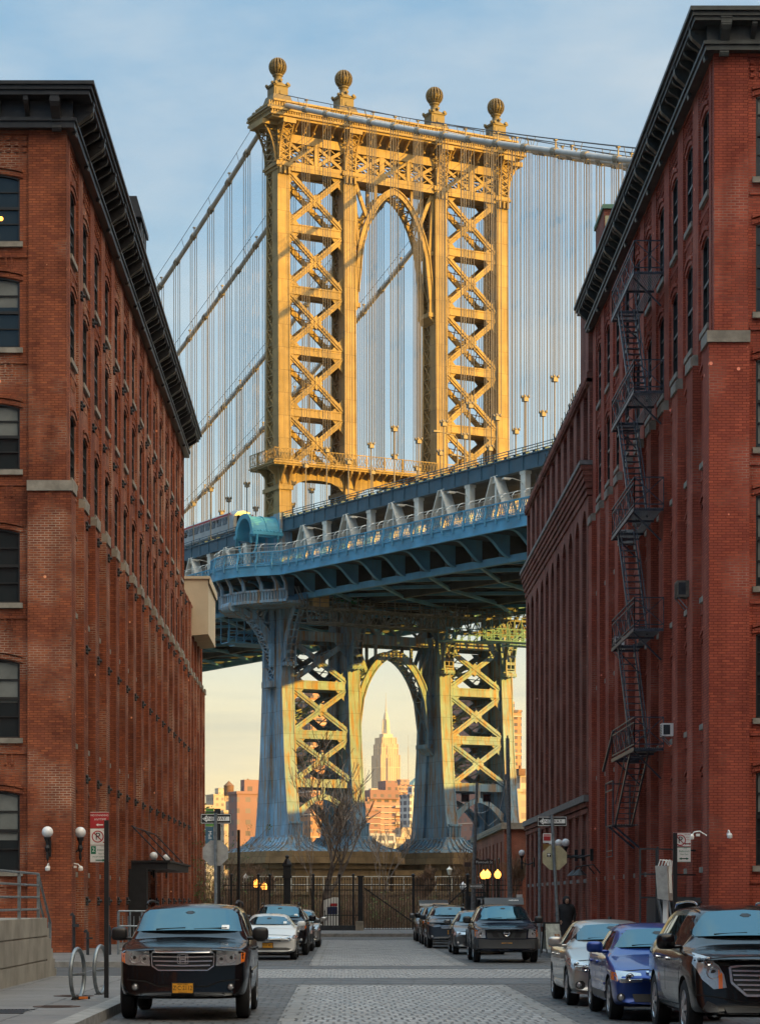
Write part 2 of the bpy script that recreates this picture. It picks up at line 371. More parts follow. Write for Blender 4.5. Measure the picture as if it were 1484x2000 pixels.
# ------------------------------------------------------------------ brick buildings
def facade(mb, O, U, N, bays, pil, floors, z0, z1, cap, rec, step, ww, hood=True):
    """O: 2-D point on the lower pilaster face; bays: recess spans along U; pil: (start, end) of the wall; floors: (sill, head, rise)"""
    def P(u, d, z): return (O[0]+U[0]*u+N[0]*d, O[1]+U[1]*u+N[1]*d, z)
    def ob(u0, u1, d0, d1, za, zb):
        mb.add([P(u0,d0,za),P(u1,d0,za),P(u1,d1,za),P(u0,d1,za),P(u0,d0,zb),P(u1,d0,zb),P(u1,d1,zb),P(u0,d1,zb)],
               [(3,2,1,0),(4,5,6,7),(0,1,5,4),(1,2,6,5),(2,3,7,6),(3,0,4,7)])
    def q(*p): mb.add(p, [tuple(range(len(p)))])
    edges = [pil[0]] + [e for b in bays for e in b] + [pil[1]]
    for i in range(0, len(edges), 2):
        a, b = edges[i], edges[i+1]; a2 = a
        if isinstance(a, tuple): a, a2 = a       # a corner pier: its own start below and above the cap
        if b - a < .02: continue
        ob(a, b, -rec-.25, 0, z0, cap); ob(a2, b, -rec-.25, -step, cap, z1)
    places = []; dep = .16
    for a, b in bays:
        uc = (a+b)/2; zb = [z0] + [(f0[1]*.45 + f1[0]*.55) for f0, f1 in zip(floors, floors[1:])] + [z1]
        for k, (zs, zt, rise) in enumerate(floors):
            u0, u1 = uc-ww/2, uc+ww/2; n = 8; lo, hi = zb[k], zb[k+1]; d = -rec
            q(P(a,d,lo),P(u0,d,lo),P(u0,d,hi),P(a,d,hi)); q(P(u1,d,lo),P(b,d,lo),P(b,d,hi),P(u1,d,hi))
            q(P(u0,d,lo),P(u1,d,lo),P(u1,d,zs),P(u0,d,zs)); q(P(u0,d,zs),P(u1,d,zs),P(u1,d-dep,zs),P(u0,d-dep,zs))
            ar = [(u0+(u1-u0)*i/n, zt-rise*(2*i/n-1)**2) for i in range(n+1)]
            for (ua, za), (ub, zc) in zip(ar, ar[1:]):
                q(P(ua,d,za),P(ub,d,zc),P(ub,d,hi),P(ua,d,hi)); q(P(ua,d,za),P(ub,d,zc),P(ub,d-dep,zc),P(ua,d-dep,za))
            for u, z in (ar[0], ar[-1]): q(P(u,d,zs),P(u,d,z),P(u,d-dep,z),P(u,d-dep,zs))
            if hood:   # two projecting rings of header bricks over the opening
                for t0, t1, dd in ((.02,.15,.05),(.19,.30,.09)):
                    for i in range(n):
                        (ua, za), (ub, zc) = ar[i], ar[i+1]
                        ua2, ub2 = uc+(ua-uc)*1.12, uc+(ub-uc)*1.12
                        mb.add([P(ua2,d,za+t0),P(ub2,d,zc+t0),P(ub2,d+dd,zc+t0),P(ua2,d+dd,za+t0),P(ua2,d,za+t1),P(ub2,d,zc+t1),P(ub2,d+dd,zc+t1),P(ua2,d+dd,za+t1)],
                               [(3,2,1,0),(4,5,6,7),(0,1,5,4),(1,2,6,5),(2,3,7,6),(3,0,4,7)])
                # recessed dentil course in the spandrel below the sill
                for i in range(7):
                    u = uc-ww*.36+ww*.72*i/6
                    ob(u-.035, u+.035, d-.01, d+.035, zs-.85, zs-.5)
                ob(a+.05, b-.05, d-.01, d+.045, zs-.5, zs-.42)
            places.append((uc, k, zs, zt, rise, P(uc, d-dep*.45, zs)))
        # corbelled brick grid at the head of the bay
        for r in range(3):
            for i in range(9):
                u = a+.12+(b-a-.24)*i/8
                ob(u-.06, u+.06, -rec-.01, -rec+.05, z1-.28-r*.19, z1-.16-r*.19)
        ob(a, b, -rec-.25, -step-.01, z1-.1, z1)
    return places

def window_proto(ww, h, rise, frame, glass, sill, blind=None):
    f = MB(); n = 8; fw = .07
    ar = [(-ww/2+ww*i/n, h-rise*(2*i/n-1)**2) for i in range(n+1)]
    loop = [(-ww/2, 0)] + ar + [(ww/2, 0)]
    for (a, za), (b, zb) in zip(loop, loop[1:] + loop[:1]): f.bar((a, 0, za), (b, 0, zb), .09, fw*1.7, (0,1,0))
    f.box(-ww/2, -.05, h*.5-.045, ww/2, .05, h*.5+.045)
    f.box(-.022, -.03, 0, .022, .03, h-.02)
    for zz in (h*.27, h*.74): f.box(-ww/2, -.026, zz-.018, ww/2, .026, zz+.018)
    fo = f.build('window', frame)
    g = MB(); g.add([(a*.97, -.035, z) for a, z in loop], [tuple(range(len(loop)))]); go = g.build('pane', glass, fo)
    s = MB(); s.box(-ww/2-.1, -.05, -.17, ww/2+.1, .17, -.01); s.build('sill', sill, fo)
    if blind:
        b = MB(); b.box(-ww/2+.08, -.034, h*(1-blind), ww/2-.08, -.028, h-.1); b.build('blind', M['blind'], fo)
    return fo

def _room_lamp(w):
    m = MB(); m.ball((-.25,-.03,.75), .07, 8); m.ball((.3,-.03,1.55), .05, 8); m.build('room_lamp', M['lamp_lit'], w)
def stamp(protos, places, rz, parent, used, pick):
    for pl in places:
        key = pick(pl)
        if key is None: continue
        p = protos[key]
        if key not in used:
            used.add(key); p.parent = parent; p.location = pl[5]; p.rotation_euler.z = rz
        else: copy_tree(p, parent, pl[5], rz)

def bracket_mesh(d, h, w, m):
    b = MB()
    pr = [(0,0),(d*.16,0),(d*.22,h*.10),(d*.16,h*.24),(d*.30,h*.36),(d*.62,h*.52),(d*.86,h*.62),(d,h*.74),(d,h),(0,h)]
    b.prism(pr, 'x', -w/2, w/2); b.box(-w*.62, 0, h*.93, w*.62, d*1.04, h*1.02)
    b.lathe([(.001,-w*.58),(h*.10,-w*.58),(h*.10,w*.58),(.001,w*.58)], (0, d*.82, h*.80), 8, 'x')
    return b

# ---- left warehouse
LB = thing('brick_warehouse', 'orange-red brick warehouse with black bracketed cornice and white globe lamps at its corner', 'building', (0,0,0))
LY0, LY1, LTOP = 73.0, 127.0, 25.75
floorsL = [(2.7,5.2,.14),(6.84,9.3,.14),(11.05,13.36,.14),(15.2,17.25,.14),(19.0,21.2,.14),(22.3,24.4,.14)]
pitch = 3.6; nb = 15
baysL = [(1.15+pitch*k, 1.15+pitch*k+2.35) for k in range(nb)]
mb = MB()
plS = facade(mb, (XL, LY0), (0,1), (1,0), baysL, ((.503,.503+.17), LY1-LY0), floorsL, 0, LTOP, 14.55, .25, .17, 1.45)
frontbays = [(1.36+3.6*k, 1.36+3.6*k+2.25) for k in range(4)]
plF = facade(mb, (XL, LY0), (-1,0), (0,-1), frontbays, ((0,.17), 17), floorsL, 0, LTOP, 14.55, .25, .17, 1.7)
mb.box(XL-17, LY0+.6, .2, XL-.6, LY1-.02, LTOP-.05)
mb.build('wall', M['brickL'], LB)
usedL = set()
pS = {k: window_proto(1.45, f[1]-f[0], f[2], M['frame_dark'], M['glass'], M['stone']) for k, f in enumerate(floorsL)}
stamp(pS, plS, R(-90), LB, usedL, lambda p: p[1])
usedF = set()
bl = {0: .62, 1: .55, 2: None, 3: .5, 4: .42, 5: None}
pF = {k: window_proto(1.7, f[1]-f[0], f[2], M['frame_dark'], M['glass_dim'], M['stone'], bl[k]) for k, f in enumerate(floorsL)}
_room_lamp(pF[5])
stamp(pF, [p for p in plF if p[0] < 3], R(180), LB, usedF, lambda p: p[1])
c = MB()
def tier(c, x0, x1, y0, y1, o, za, zb, side): 
    if side < 0: c.box(x0, y0-o, za, x1+o, y1, zb)
    else: c.box(x0-o, y0-o, za, x1, y1, zb)
for o, za, zb in ((.10,25.75,26.0),(.16,25.95,26.05),(.05,26.05,26.62),(.62,26.6,26.74),(.70,26.745,26.87),(.78,26.875,26.98)):
    tier(c, XL-17, XL-.15, LY0+.15, LY1+.3, o+.15, za, zb, -1)
co = c.build('cornice', M['cornice_black'], LB)
br = bracket_mesh(.58, .72, .14, 0).build('bracket', M['cornice_black'], co); br.location = (XL-.02, 74.2, 25.93); br.rotation_euler.z = R(-90)
brb = bracket_mesh(.66, 1.0, .28, 0).build('bracket', M['cornice_black'], co); brb.location = (XL-.02, LY0+.45, 25.65); brb.rotation_euler.z = R(-90)
for k in range(nb*4):
    y = 74.2 + k*pitch/4
    if y > LY1-.2 or k == 0: continue
    link_copy(brb if k % 4 == 3 else br, co, (XL-.02, y, 25.65 if k % 4 == 3 else 25.93), R(-90))
for k in range(12):
    big = k % 4 == 0
    link_copy(brb if big else br, co, (XL-.45-k*.9, LY0+.02, 25.65 if big else 25.93), R(180))
# stone caps where the pilasters step back
cp = MB(); cp.box(-.6, -.3, 0, .6, .05, .28); cp.box(-.56, -.3, .28, .56, -.02, .36)
cap0 = cp.build('stone_cap', M['stone'], LB); cap0.location = (XL, LY0+3.5+.625, 14.5); cap0.rotation_euler.z = R(-90)
for k in range(1, nb): link_copy(cap0, LB, (XL, LY0+3.5+.625+pitch*k, 14.5))
cq = MB(); cq.box(XL-1.38, LY0-.05, 14.5, XL+.05, LY0+1.17, 14.82); cq.build('stone_cap', M['stone'], LB)
# iron tie plates at every floor
tp = MB(); tp.lathe([(.001,0),(.13,0),(.11,.05),(.06,.07),(.05,.15),(.001,.17)], (0,0,0), 8, 'y')
for a in range(4): tp.bar((0,.04,0), (.18*math.cos(a*math.pi/2+.78), .04, .18*math.sin(a*math.pi/2+.78)), .07, .06)
tp0 = tp.build('tie_plate', M['iron'], LB); first = True
for zz in (1.75, 5.75, 10.0, 14.05, 18.0, 21.6):
    for k in range(nb):
        y = LY0+3.5+.62+pitch*k; dx = 0 if zz < 14.5 else -.17
        if first: tp0.location = (XL+dx, y, zz); tp0.rotation_euler.z = R(-90); first = False
        else: link_copy(tp0, LB, (XL+dx, y, zz), R(-90))
# ornamental sheet-iron parapet above the cornice, and a roof rail
p = MB(); p.box(-9.1, 95.5, 26.97, -8.35, 98.5, 28.9); p.box(-9.0, 95.6, 28.9, -8.42, 98.4, 29.5); p.box(-9.25, 95.25, 29.5, -8.2, 98.75, 29.7)
p.prism([(-9.2,29.7),(-8.22,29.7),(-8.4,30.35),(-9.0,30.35)], 'y', 95.3, 98.7)
for k in range(4): p.box(-8.36, 95.7+k*.75, 27.3, -8.26, 96.05+k*.75, 29.4)
for k in range(6): p.lathe([(.01,0),(.17,0),(.11,.1),(.01,.12)], (-8.95+.3*(k%2), 95.5-.1, 27.3+k*.36), 8, 'y')
p.build('parapet_ornament', M['cornice_black'], LB)
r = MB()
for dz in (.35, .6, .85): r.tube([(-26, 76.5, 26.97+dz), (-11.2, 76.5, 26.97+dz), (-10.3, 76.5, 26.97+dz*.55), (-10.1, 76.5, 27.0)], .03)
for x in (-25, -22, -19, -16, -13, -11.4): r.tube([(x, 76.5, 26.95), (x, 76.5, 27.85)], .03)
r.build('roof_railing', M['iron'], LB)

# ---- lower brick annexe behind it with a sheet-metal bulkhead
AN = thing('brick_annexe', 'lower brick building with close pilasters and beige metal box, beyond the orange-red warehouse', 'building')
a = MB()
annb = [(.7+2.6*k, .7+2.6*k+1.7) for k in range(6)]
facade(a, (XL, LY1+.1), (0,1), (1,0), annb, (0, 16), [(2.7,5.0,.12),(6.8,9.2,.12),(10.8,13,.12)], 0, 18.6, 14.4, .3, .16, 1.3, False)
a.box(XL-15, LY1+.12, .1, XL-.6, LY1+16, 18.55); a.build('wall', M['brickL'], AN)
a = MB()
for k in range(7): a.box(XL-.3, LY1+.1+2.6*k-.16+.05, 14.3, XL+.06, LY1+.1+2.6*k+.72, 14.62)
a.build('stone_cap', M['stone'], AN)
a = MB(); a.box(XL-3, 134.2, 17.15, XL+.72, 141.5, 20.15); a.prism([(XL+.72,17.15),(XL+.72,17.0),(XL-3,16.7),(XL-3,17.15)], 'y', 134.2, 141.5)
a.box(XL-3.1, 134.1, 20.15, XL+.82, 141.6, 20.3); a.box(XL+.78, 134.1, 19.85, XL+.83, 141.6, 20.2)
a.build('sheet_metal_bulkhead', M['beige'], AN)

# ---- right warehouse
RB = thing('brick_warehouse', 'deep red brick warehouse with grey-green bracketed cornice and zigzag fire escape', 'building')
RY0, RY1, RTOP = 65.8, 98.2, 25.55
floorsR = [(2.75,5.5,.16),(6.9,9.4,.16),(10.6,13.3,.16),(14.5,17.1,.16),(18.3,20.9,.16),(22.1,24.5,.16)]
pr_ = 3.12; nr = 10
baysR = [(1.1+pr_*k, 1.1+pr_*k+2.0) for k in range(nr)]
mb = MB()
plS = facade(mb, (XR, RY0), (0,1), (-1,0), baysR, ((.503,.503+.17), RY1-RY0), floorsR, 0, RTOP, 17.45, .25, .17, 1.3)
plF = facade(mb, (XR, RY0), (1,0), (0,-1), [(1.13+3.3*k, 1.13+3.3*k+2.2) for k in range(4)], ((0,.17), 14.5), floorsR, 0, RTOP, 17.45, .25, .17, 1.75)
mb.box(XR+.6, RY0+.6, .2, XR+14.5, RY1-.02, RTOP-.05)
mb.build('wall', M['brickR'], RB)
usedR = set(); pS = {k: window_proto(1.3, f[1]-f[0], f[2], M['frame_dark'], M['glass'], M['stone']) for k, f in enumerate(floorsR)}
stamp(pS, plS, R(90), RB, usedR, lambda p: p[1])
usedF = set(); bl = {0: .45, 1: None, 2: .9, 3: .95, 4: None, 5: .3}
pF = {k: window_proto(1.75, f[1]-f[0], f[2], M['frame_dark'], M['glass_dim'], M['stone'], bl[k]) for k, f in enumerate(floorsR)}
stamp(pF, [p for p in plF if p[0] < 4], R(180), RB, usedF, lambda p: p[1])
c = MB()
for o, za, zb in ((.10,25.55,25.75),(.16,25.7,25.8),(.05,25.8,26.28),(.46,26.25,26.36),(.52,26.365,26.48),(.60,26.485,26.6)):
    tier(c, XR+.15, XR+14.5, RY0+.15, RY1+.25, o+.15, za, zb, 1)
co = c.build('cornice', M['cornice_grey'], RB)
br = bracket_mesh(.44, .62, .13, 0).build('bracket', M['cornice_grey'], co); br.location = (XR+.02, RY0+1.2, 25.72); br.rotation_euler.z = R(90)
brb = bracket_mesh(.5, .98, .26, 0).build('bracket', M['cornice_grey'], co); brb.location = (XR+.02, RY0+.4, 25.4); brb.rotation_euler.z = R(90)
for k in range(1, nr*4):
    y = RY0+1.2+k*pr_/4
    if y < RY1: link_copy(brb if k % 4 == 3 else br, co, (XR+.02, y, 25.4 if k % 4 == 3 else 25.72), R(90))
for k in range(6):
    big = k % 4 == 0
    link_copy(brb if big else br, co, (XR+.42+k*.8, RY0+.02, 25.4 if big else 25.72), R(180))
cap0 = None
for k in range(nr):
    y = RY0+3.1+.56+pr_*k
    if cap0 is None:
        cp = MB(); cp.box(-.55, -.3, 0, .55, .06, .3); cp.box(-.5, -.3, .3, .5, -.02, .38)
        cap0 = cp.build('stone_cap', M['stone'], RB); cap0.location = (XR, y, 17.4); cap0.rotation_euler.z = R(90)
    else: link_copy(cap0, RB, (XR, y, 17.4))
cq = MB(); cq.box(XR-.06, RY0-.06, 17.4, XR+1.15, RY0+1.12, 17.72); cq.build('stone_cap', M['stone'], RB)

# fire escape: five balconies, stairs between them, drop ladder below
FE = empty('fire_escape', (0,0,0), 0, RB); ix = M['escape_iron']
fx0, fx1, fy0, fy1 = XR-.95, XR-.02, 75.0, 81.2
levels = [21.85, 18.05, 14.3, 10.46, 6.64]
for li, z in enumerate(levels):
    m = MB()
    for k in range(16):
        x = fx0+.03+k*(fx1-fx0-.06)/15
        if x < fx0+.62: # leave the stair well open
            m.box(x-.011, fy0, z-.02, x+.011, fy0+2.3, z+.02); m.box(x-.011, fy1-1.2, z-.02, x+.011, fy1, z+.02)
        else: m.box(x-.011, fy0, z-.02, x+.011, fy1, z+.02)
    for y in (fy0, fy0+2.3, fy1-1.2, fy1): m.box(fx0, y-.03, z-.09, fx1, y+.03, z-.022)
    m.box(fx0-.03, fy0-.03, z-.1, fx0+.01, fy1+.03, z+.02)
    for y in (fy0+.6, fy1-.6): m.bar((fx0+.05, y, z-.06), (fx1, y, z-.95), .05)
    m.build('platform', ix, FE)
    m = MB()
    def rail_side(p, q, nbal):
        p, q = Vector(p), Vector(q); up = Vector((0,0,1))
        for h in (.12, .82, .98): m.bar(p+up*h, q+up*h, .035)
        for k in range(nbal+1):
            a_ = p.lerp(q, k/nbal); m.bar(a_, a_+up*1.0, .03 if k in (0, nbal) else .018)
        for k in range(0, nbal-1, 2):   # crossed ornament panels
            a_, b_ = p.lerp(q, k/nbal), p.lerp(q, (k+2)/nbal)
            m.bar(a_+up*.12, b_+up*.82, .02); m.bar(a_+up*.82, b_+up*.12, .02)
    rail_side((fx0,fy0,z), (fx0,fy1,z), 10)
    p_, q_ = Vector((fx0,fy0,z)), Vector((fx1,fy0,z)); up = Vector((0,0,1))
    for p_, q_ in ((Vector((fx0,fy0,z)), Vector((fx1,fy0,z))), (Vector((fx0,fy1,z)), Vector((fx1,fy1,z)))):
        for h in (.12, .98): m.bar(p_+up*h, q_+up*h, .035)
        m.bar(p_+up*.12, q_+up*.98, .025); m.bar(p_+up*.98, q_+up*.12, .025)
        for k in (0, .5, 1): m.bar(p_.lerp(q_, k), p_.lerp(q_, k)+up, .03)
    m.build('railing', ix, FE)
    if li < 4:
        zb = levels[li+1]; m = MB(); ya, yb = fy1-1.2, fy0+1.5; xa, xb = fx0+.06, fx0+.6
        for x in (xa, xb):
            m.bar((x, ya, z), (x, yb, zb), .05, .12); m.bar((x, ya, z+.75), (x, yb, zb+.75), .03)
            for f_ in (.1,.5,.9): m.bar((x, lerp(ya,yb,f_), lerp(z,zb,f_)), (x, lerp(ya,yb,f_), lerp(z,zb,f_)+.75), .025)
        for k in range(1, 16): m.box(xa, lerp(ya,yb,k/16)-.09, lerp(z,zb,k/16)-.015, xb, lerp(ya,yb,k/16)+.09, lerp(z,zb,k/16)+.015)
        m.build('stair', ix, FE)
m = MB(); z0_, z1_ = 6.64, 3.6
for x in (fx0+.08, fx0+.66):
    m.bar((x, 76.6, z0_), (x, 81.0, z1_+.8), .05, .12); m.bar((x, 76.6, z0_+.7), (x, 81.0, z1_+1.5), .03)
for k in range(1, 13): m.box(fx0+.08, lerp(76.6,81,k/13)-.09, lerp(z0_,4.4,k/13)-.015, fx0+.66, lerp(76.6,81,k/13)+.09, lerp(z0_,4.4,k/13)+.015)
for k in range(10): m.box(fx0+k*.09, 81.0, 4.36, fx0+k*.09+.05, 83.2, 4.4)
for (xx, yy) in ((fx0, 81.0), (fx0, 83.2), (fx0+.85, 83.2)): m.bar((xx, yy, 4.4), (xx, yy, 5.9), .05)
m.bar((fx0, 81.0, 5.6), (fx0, 83.2, 5.6), .04); m.bar((fx0, 81.0, 5.9), (fx0, 83.2, 5.9), .04); m.bar((fx0, 83.2, 5.9), (fx0+.85, 83.2, 5.9), .04)
m.bar((fx0, 82.6, 4.4), (fx1, 82.6, 3.6), .07); m.bar((fx0, 81.2, 4.4), (fx1, 81.2, 3.6), .07)
for y in (81.1, 82.9): m.bar((fx0, y, 4.4), (fx0, y, 3.3), .03)
m.bar((fx0, 81.1, 3.3), (fx0, 82.9, 3.3), .03); m.bar((fx0, 81.1, 3.5), (fx0, 82.9, 3.5), .03)
m.bar((fx0, 80.9, 7.6), (fx0-.0, 84.0, 6.4), .08)
m.build('drop_ladder', ix, FE)

# ---- darker arched building behind it
DB = thing('brick_factory', 'brown-red brick building with tall narrow piers, stone ledge and arched top windows', 'building')
DY0, DY1, DTOP = 98.3, 132.0, 23.9
mb = MB(); pd = 3.06; nd = 11
baysD = [(.75+pd*k, .75+pd*k+1.75) for k in range(nd)]
def obx(m, u0, u1, d0, d1, z0, z1): m.box(XR-d0, DY0+u0, z0, XR-d1, DY0+u1, z1)
L_ = DY1-DY0
plD = []
plD += facade(mb, (XR,DY0), (0,1), (-1,0), baysD, (0,L_), [(20.55,22.75,.5)], 20.2, DTOP-.5, 20.21, .3, .05, 1.25, True)
mid = [(7.2,9.7,.1),(11.0,13.4,.1),(14.8,17.2,.1)]
plD += [(p[0], p[1]+1) + p[2:] for p in facade(mb, (XR,DY0), (0,1), (-1,0), baysD, (0,L_), mid, 6.3, 18.75, 18.7, .42, .2, 1.3, False)]
plD += [(p[0], p[1]+4) + p[2:] for p in facade(mb, (XR,DY0), (0,1), (-1,0), baysD, (0,L_), [(.6,1.7,.4),(2.7,5.0,.5)], 0, 6.0, 6.0, .12, .02, 1.1, False)]
for a_, b_ in baysD:     # arched heads of the tall recesses
    n = 8; pts = [(a_+(b_-a_)*i/n, 18.35-.55*(2*i/n-1)**2) for i in range(n+1)]
    mb.prism([(DY0+u, z) for u, z in pts] + [(DY0+b_, 18.8), (DY0+a_, 18.8)], 'x', XR, XR+.4)
for k, (z, d) in enumerate(((18.75,.06),(19.05,.12),(19.3,.18),(19.55,.24),(19.8,.30))): obx(mb, 0, L_, d, -.4, z, z+.22 if k < 4 else z+.2)
for k, (z, d) in enumerate(((5.45,.04),(5.7,.1))): obx(mb, 0, L_, d, -.3, z, z+.2)
obx(mb, 0, L_, .06, -.6, DTOP-.5, DTOP)
for k in range(int(L_/.3)): obx(mb, k*.3, k*.3+.15, .12, -.2, DTOP-.42, DTOP-.26)
mb.box(XR+.6, DY0, .1, XR+14, DY1, DTOP-.1)
mb.box(XR, DY0, DTOP, XR+6, DY0+3.2, 27.3)          # stair tower at the near end
mb.box(XR+.95, DY0+2.7, 27.3, XR+4.8, DY0+6, 31.5); 
mb.prism([(XR-.12,27.3),(XR+6.1,27.3),(XR+6.1,27.75),(XR+3,27.75),(XR-.12,27.5)], 'y', DY0-.05, DY0+3.3)
mb.build('wall', M['brickD'], DB)
kinds = {0:(1.25,2.2,.5,M['glass']), 1:(1.3,2.5,.1,M['glass']), 2:(1.3,2.4,.1,M['glass']), 3:(1.3,2.4,.1,M['glass']), 4:(1.1,1.1,.4,M['glass']), 5:(1.1,2.3,.5,M['glass'])}
pD = {k: window_proto(v[0], v[1], v[2], M['frame_dark'], v[3], M['stone_blue']) for k, v in kinds.items()}
stamp(pD, plD, R(90), DB, set(), lambda p: p[1])
m = MB(); obx(m, -.02, L_+.05, .36, -.3, 20.02, 20.2); obx(m, -.02, L_+.05, .2, -.3, 5.92, 6.2); m.build('stone_ledge', M['stone_blue'], DB)
m = MB(); m.box(XR+1.0, DY0+2.65, 27.8, XR+4.7, DY0+2.7, 31.2); m.build('painted_panel', mat('pale_yellow_paint', (.50,.46,.28), .8, var=.15), DB)
m = MB(); m.box(XR+.88, DY0+2.6, 31.5, XR+5, DY0+6.1, 31.68); m.build('copper_cap', mat('green_copper', (.12,.24,.17), .7), DB)
m = MB()
for k in range(24): m.tube([(XR+.25, DY0+3.4+k*1.2, DTOP), (XR+.25, DY0+3.4+k*1.2, DTOP+.75)], .02, 4)
for h in (.4, .75): m.tube([(XR+.25, DY0+3.4, DTOP+h), (XR+.25, DY1, DTOP+h)], .025, 4)
rnd = random.Random(5)
for k in range(60):
    y = DY0+8+rnd.random()*24; m.tube([(XR+.25, y, DTOP), (XR+.25+rnd.uniform(-.2,.2), y+rnd.uniform(-.5,.5), DTOP+rnd.uniform(.3,.9))], .02, 4)
m.build('roof_railing', M['iron'], DB)

# ---- low rose brick building across the plaza
PB = thing('low_brick_building', 'low rose brick building with sunlit stone coping behind the amber lamps', 'building')
m = MB(); m.box(10.2, 150, -.02, 34, 186, 6.35)
for k in range(9): m.box(10.12, 152.3+k*3.9, 0, 10.2, 153.1+k*3.9, 5.6)
m.build('wall', M['brickP'], PB)
m = MB(); m.box(10.0, 149.8, 6.35, 34.2, 186.2, 6.75)
for k in range(36): m.box(9.96, 150+k, 6.45, 10.0, 150.55+k, 6.7)
m.build('coping', M['stone'], PB)
for k in range(8):
    m = MB(); m.box(10.14, 154.0+k*3.9, 1.2, 10.24, 155.0+k*3.9, 4.6); wdw = m.build('window', M['frame_dark'], PB)
    m = MB(); m.box(10.12, 154.1+k*3.9, 1.3, 10.137, 154.9+k*3.9, 4.5); m.build('pane', M['glass'], wdw)

# ---- unseen blocks: near sides continue the street, the rest are added for shade and dark reflections
def off_block(label, x0, y0, x1, y1, h, m):
    t = thing('brick_warehouse', label, 'building'); mb = MB(); mb.box(x0, y0, 0, x1, y1, h); mb.build('wall', M[m], t)  # plain boxes out of view, not known warehouses
    mb = MB(); mb.box(x0-.4, y0-.4, h, x1+.4, y1+.4, h+.6); mb.build('cornice', M['cornice_grey'], t)
    for side, X_ in ((-1, x0), (1, x1)):
        n = int((y1-y0)/7)
        for k in range(n):
            for fl in range(int(h/5)):
                if (side < 0 and x0 > 40) or x1 < 0 and side < 0: continue
                mb = MB(); mb.box(X_+side*.02, y0+2+k*7, 2+fl*5, X_+side*.06, y0+4+k*7, 4.6+fl*5); mb.build('window', M['glass'], t)
off_block('tall plain brick block added behind the deep red warehouse to shade the street, out of the view', 42, -60, 74, 128, 44, 'brickR')
off_block('brick block at the near left street side, out of the view', -34, -70, -10.5, 34, 26, 'brickL')
off_block('brick block at the near right street side, out of the view', 11.5, -70, 36, 46, 15, 'brickR')
off_block('brick block added behind the viewer for car reflections, out of the view', -9, -120, 10, -95, 9, 'brickD')
off_block('brick block added far right of the bridge to shade its pier, out of the view', 72, 200, 120, 285, 25, 'brickD')
off_block('low brick block added beyond the rose brick building to shade the terrace, out of the view', 46, 136, 70, 226, 15, 'brickD')
# ------------------------------------------------------------------ suspension bridge (local frame: x across, y away from the viewer, t = -y towards the viewer)
def steel(name, c, rust=.25, plates=True, rustcol=(.30,.13,.03), hi=None, rs=(.50,.74)):
    m, t, b = nt(name); tc = t.nodes.new('ShaderNodeTexCoord'); P = tc.outputs['Object']
    f = noise(t, .5, 5, P); hi = hi or tuple(x*1.22 for x in c)
    cc = ramp(t, f, [(.33, tuple(x*.8 for x in c)), (.68, hi)])
    # rust runs: noise stretched along the height
    mp = t.nodes.new('ShaderNodeMapping'); mp.inputs['Scale'].default_value = (2.4, 2.4, .22); t.links.new(P, mp.inputs[0])
    r = math_(t, 'MULTIPLY', ramp(t, noise(t, 1.0, 6, mp.outputs[0], .65), [(rs[0],(0,0,0)),(rs[1],(1,1,1))]), rust)
    cc = mix(t, r, cc, rustcol)
    if plates:
        sp = t.nodes.new('ShaderNodeSeparateXYZ'); t.links.new(P, sp.inputs[0]); cb = t.nodes.new('ShaderNodeCombineXYZ')
        t.links.new(math_(t, 'ADD', sp.outputs[0], sp.outputs[1]), cb.inputs[0]); t.links.new(sp.outputs[2], cb.inputs[1])
        br = t.nodes.new('ShaderNodeTexBrick'); t.links.new(cb.outputs[0], br.inputs['Vector'])
        for k, v in (('Scale',1),('Brick Width',1.1),('Row Height',2.6),('Mortar Size',.035),('Mortar Smooth',.2),('Bias',0)): br.inputs[k].default_value = v
        br.inputs['Color1'].default_value = (1,1,1,1); br.inputs['Color2'].default_value = (.80,.82,.84,1); br.inputs['Mortar'].default_value = (.6,.6,.6,1)
        cc = mix(t, 1.0, cc, br.outputs['Color'], 'MULTIPLY')
        vo = t.nodes.new('ShaderNodeTexVoronoi'); vo.inputs['Scale'].default_value = 4.5; vo.inputs['Randomness'].default_value = .15; t.links.new(P, vo.inputs['Vector'])
        bump(t, b, math_(t, 'SUBTRACT', ramp(t, vo.outputs['Distance'], [(.12,(1,1,1)),(.2,(0,0,0))]), br.outputs['Fac']), .35, .03)
    t.links.new(cc, b.inputs['Base Color']); b.inputs['Roughness'].default_value = .55; b.inputs['Specular IOR Level'].default_value = .4
    return m
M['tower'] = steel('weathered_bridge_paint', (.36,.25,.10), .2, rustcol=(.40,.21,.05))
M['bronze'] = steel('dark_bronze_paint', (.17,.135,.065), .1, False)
M['tower_low'] = steel('skylit_bridge_paint', (.25,.44,.60), .9, rustcol=(.40,.20,.035), rs=(.44,.66))  # sky brightness on the lower legs is put into this paler blue; rust is wear
M['lace'] = steel('bridge_paint_lacing', (.30,.24,.15), .1, False)
M['deckblue'] = steel('blue_bridge_paint', (.10,.33,.51), .15, False)
M['chord'] = steel('dark_blue_chord_paint', (.050,.115,.165), .12, False)
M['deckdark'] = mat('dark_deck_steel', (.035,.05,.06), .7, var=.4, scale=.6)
M['truss'] = steel('cream_weathered_paint', (.80,.77,.69), .3, False, (.36,.22,.10))
M['hood'] = steel('verdigris_blue', (.08,.34,.46), .15, False, (.3,.3,.25))
M['rope'] = mat('suspender_rope', (.26,.23,.18), .6, .2, var=.1)
M['cable'] = mat('wrapped_main_cable', (.47,.46,.44), .5, .1, var=.12, scale=1)
M['fence'] = mat('pale_fence_wire', (.66,.65,.60), .5, .3, var=.15)
M['pier'] = None
UX, UY = .8842, .4671
BO = Vector((5.33, 276.55, 0)); BRZ = math.atan2(UY, UX)
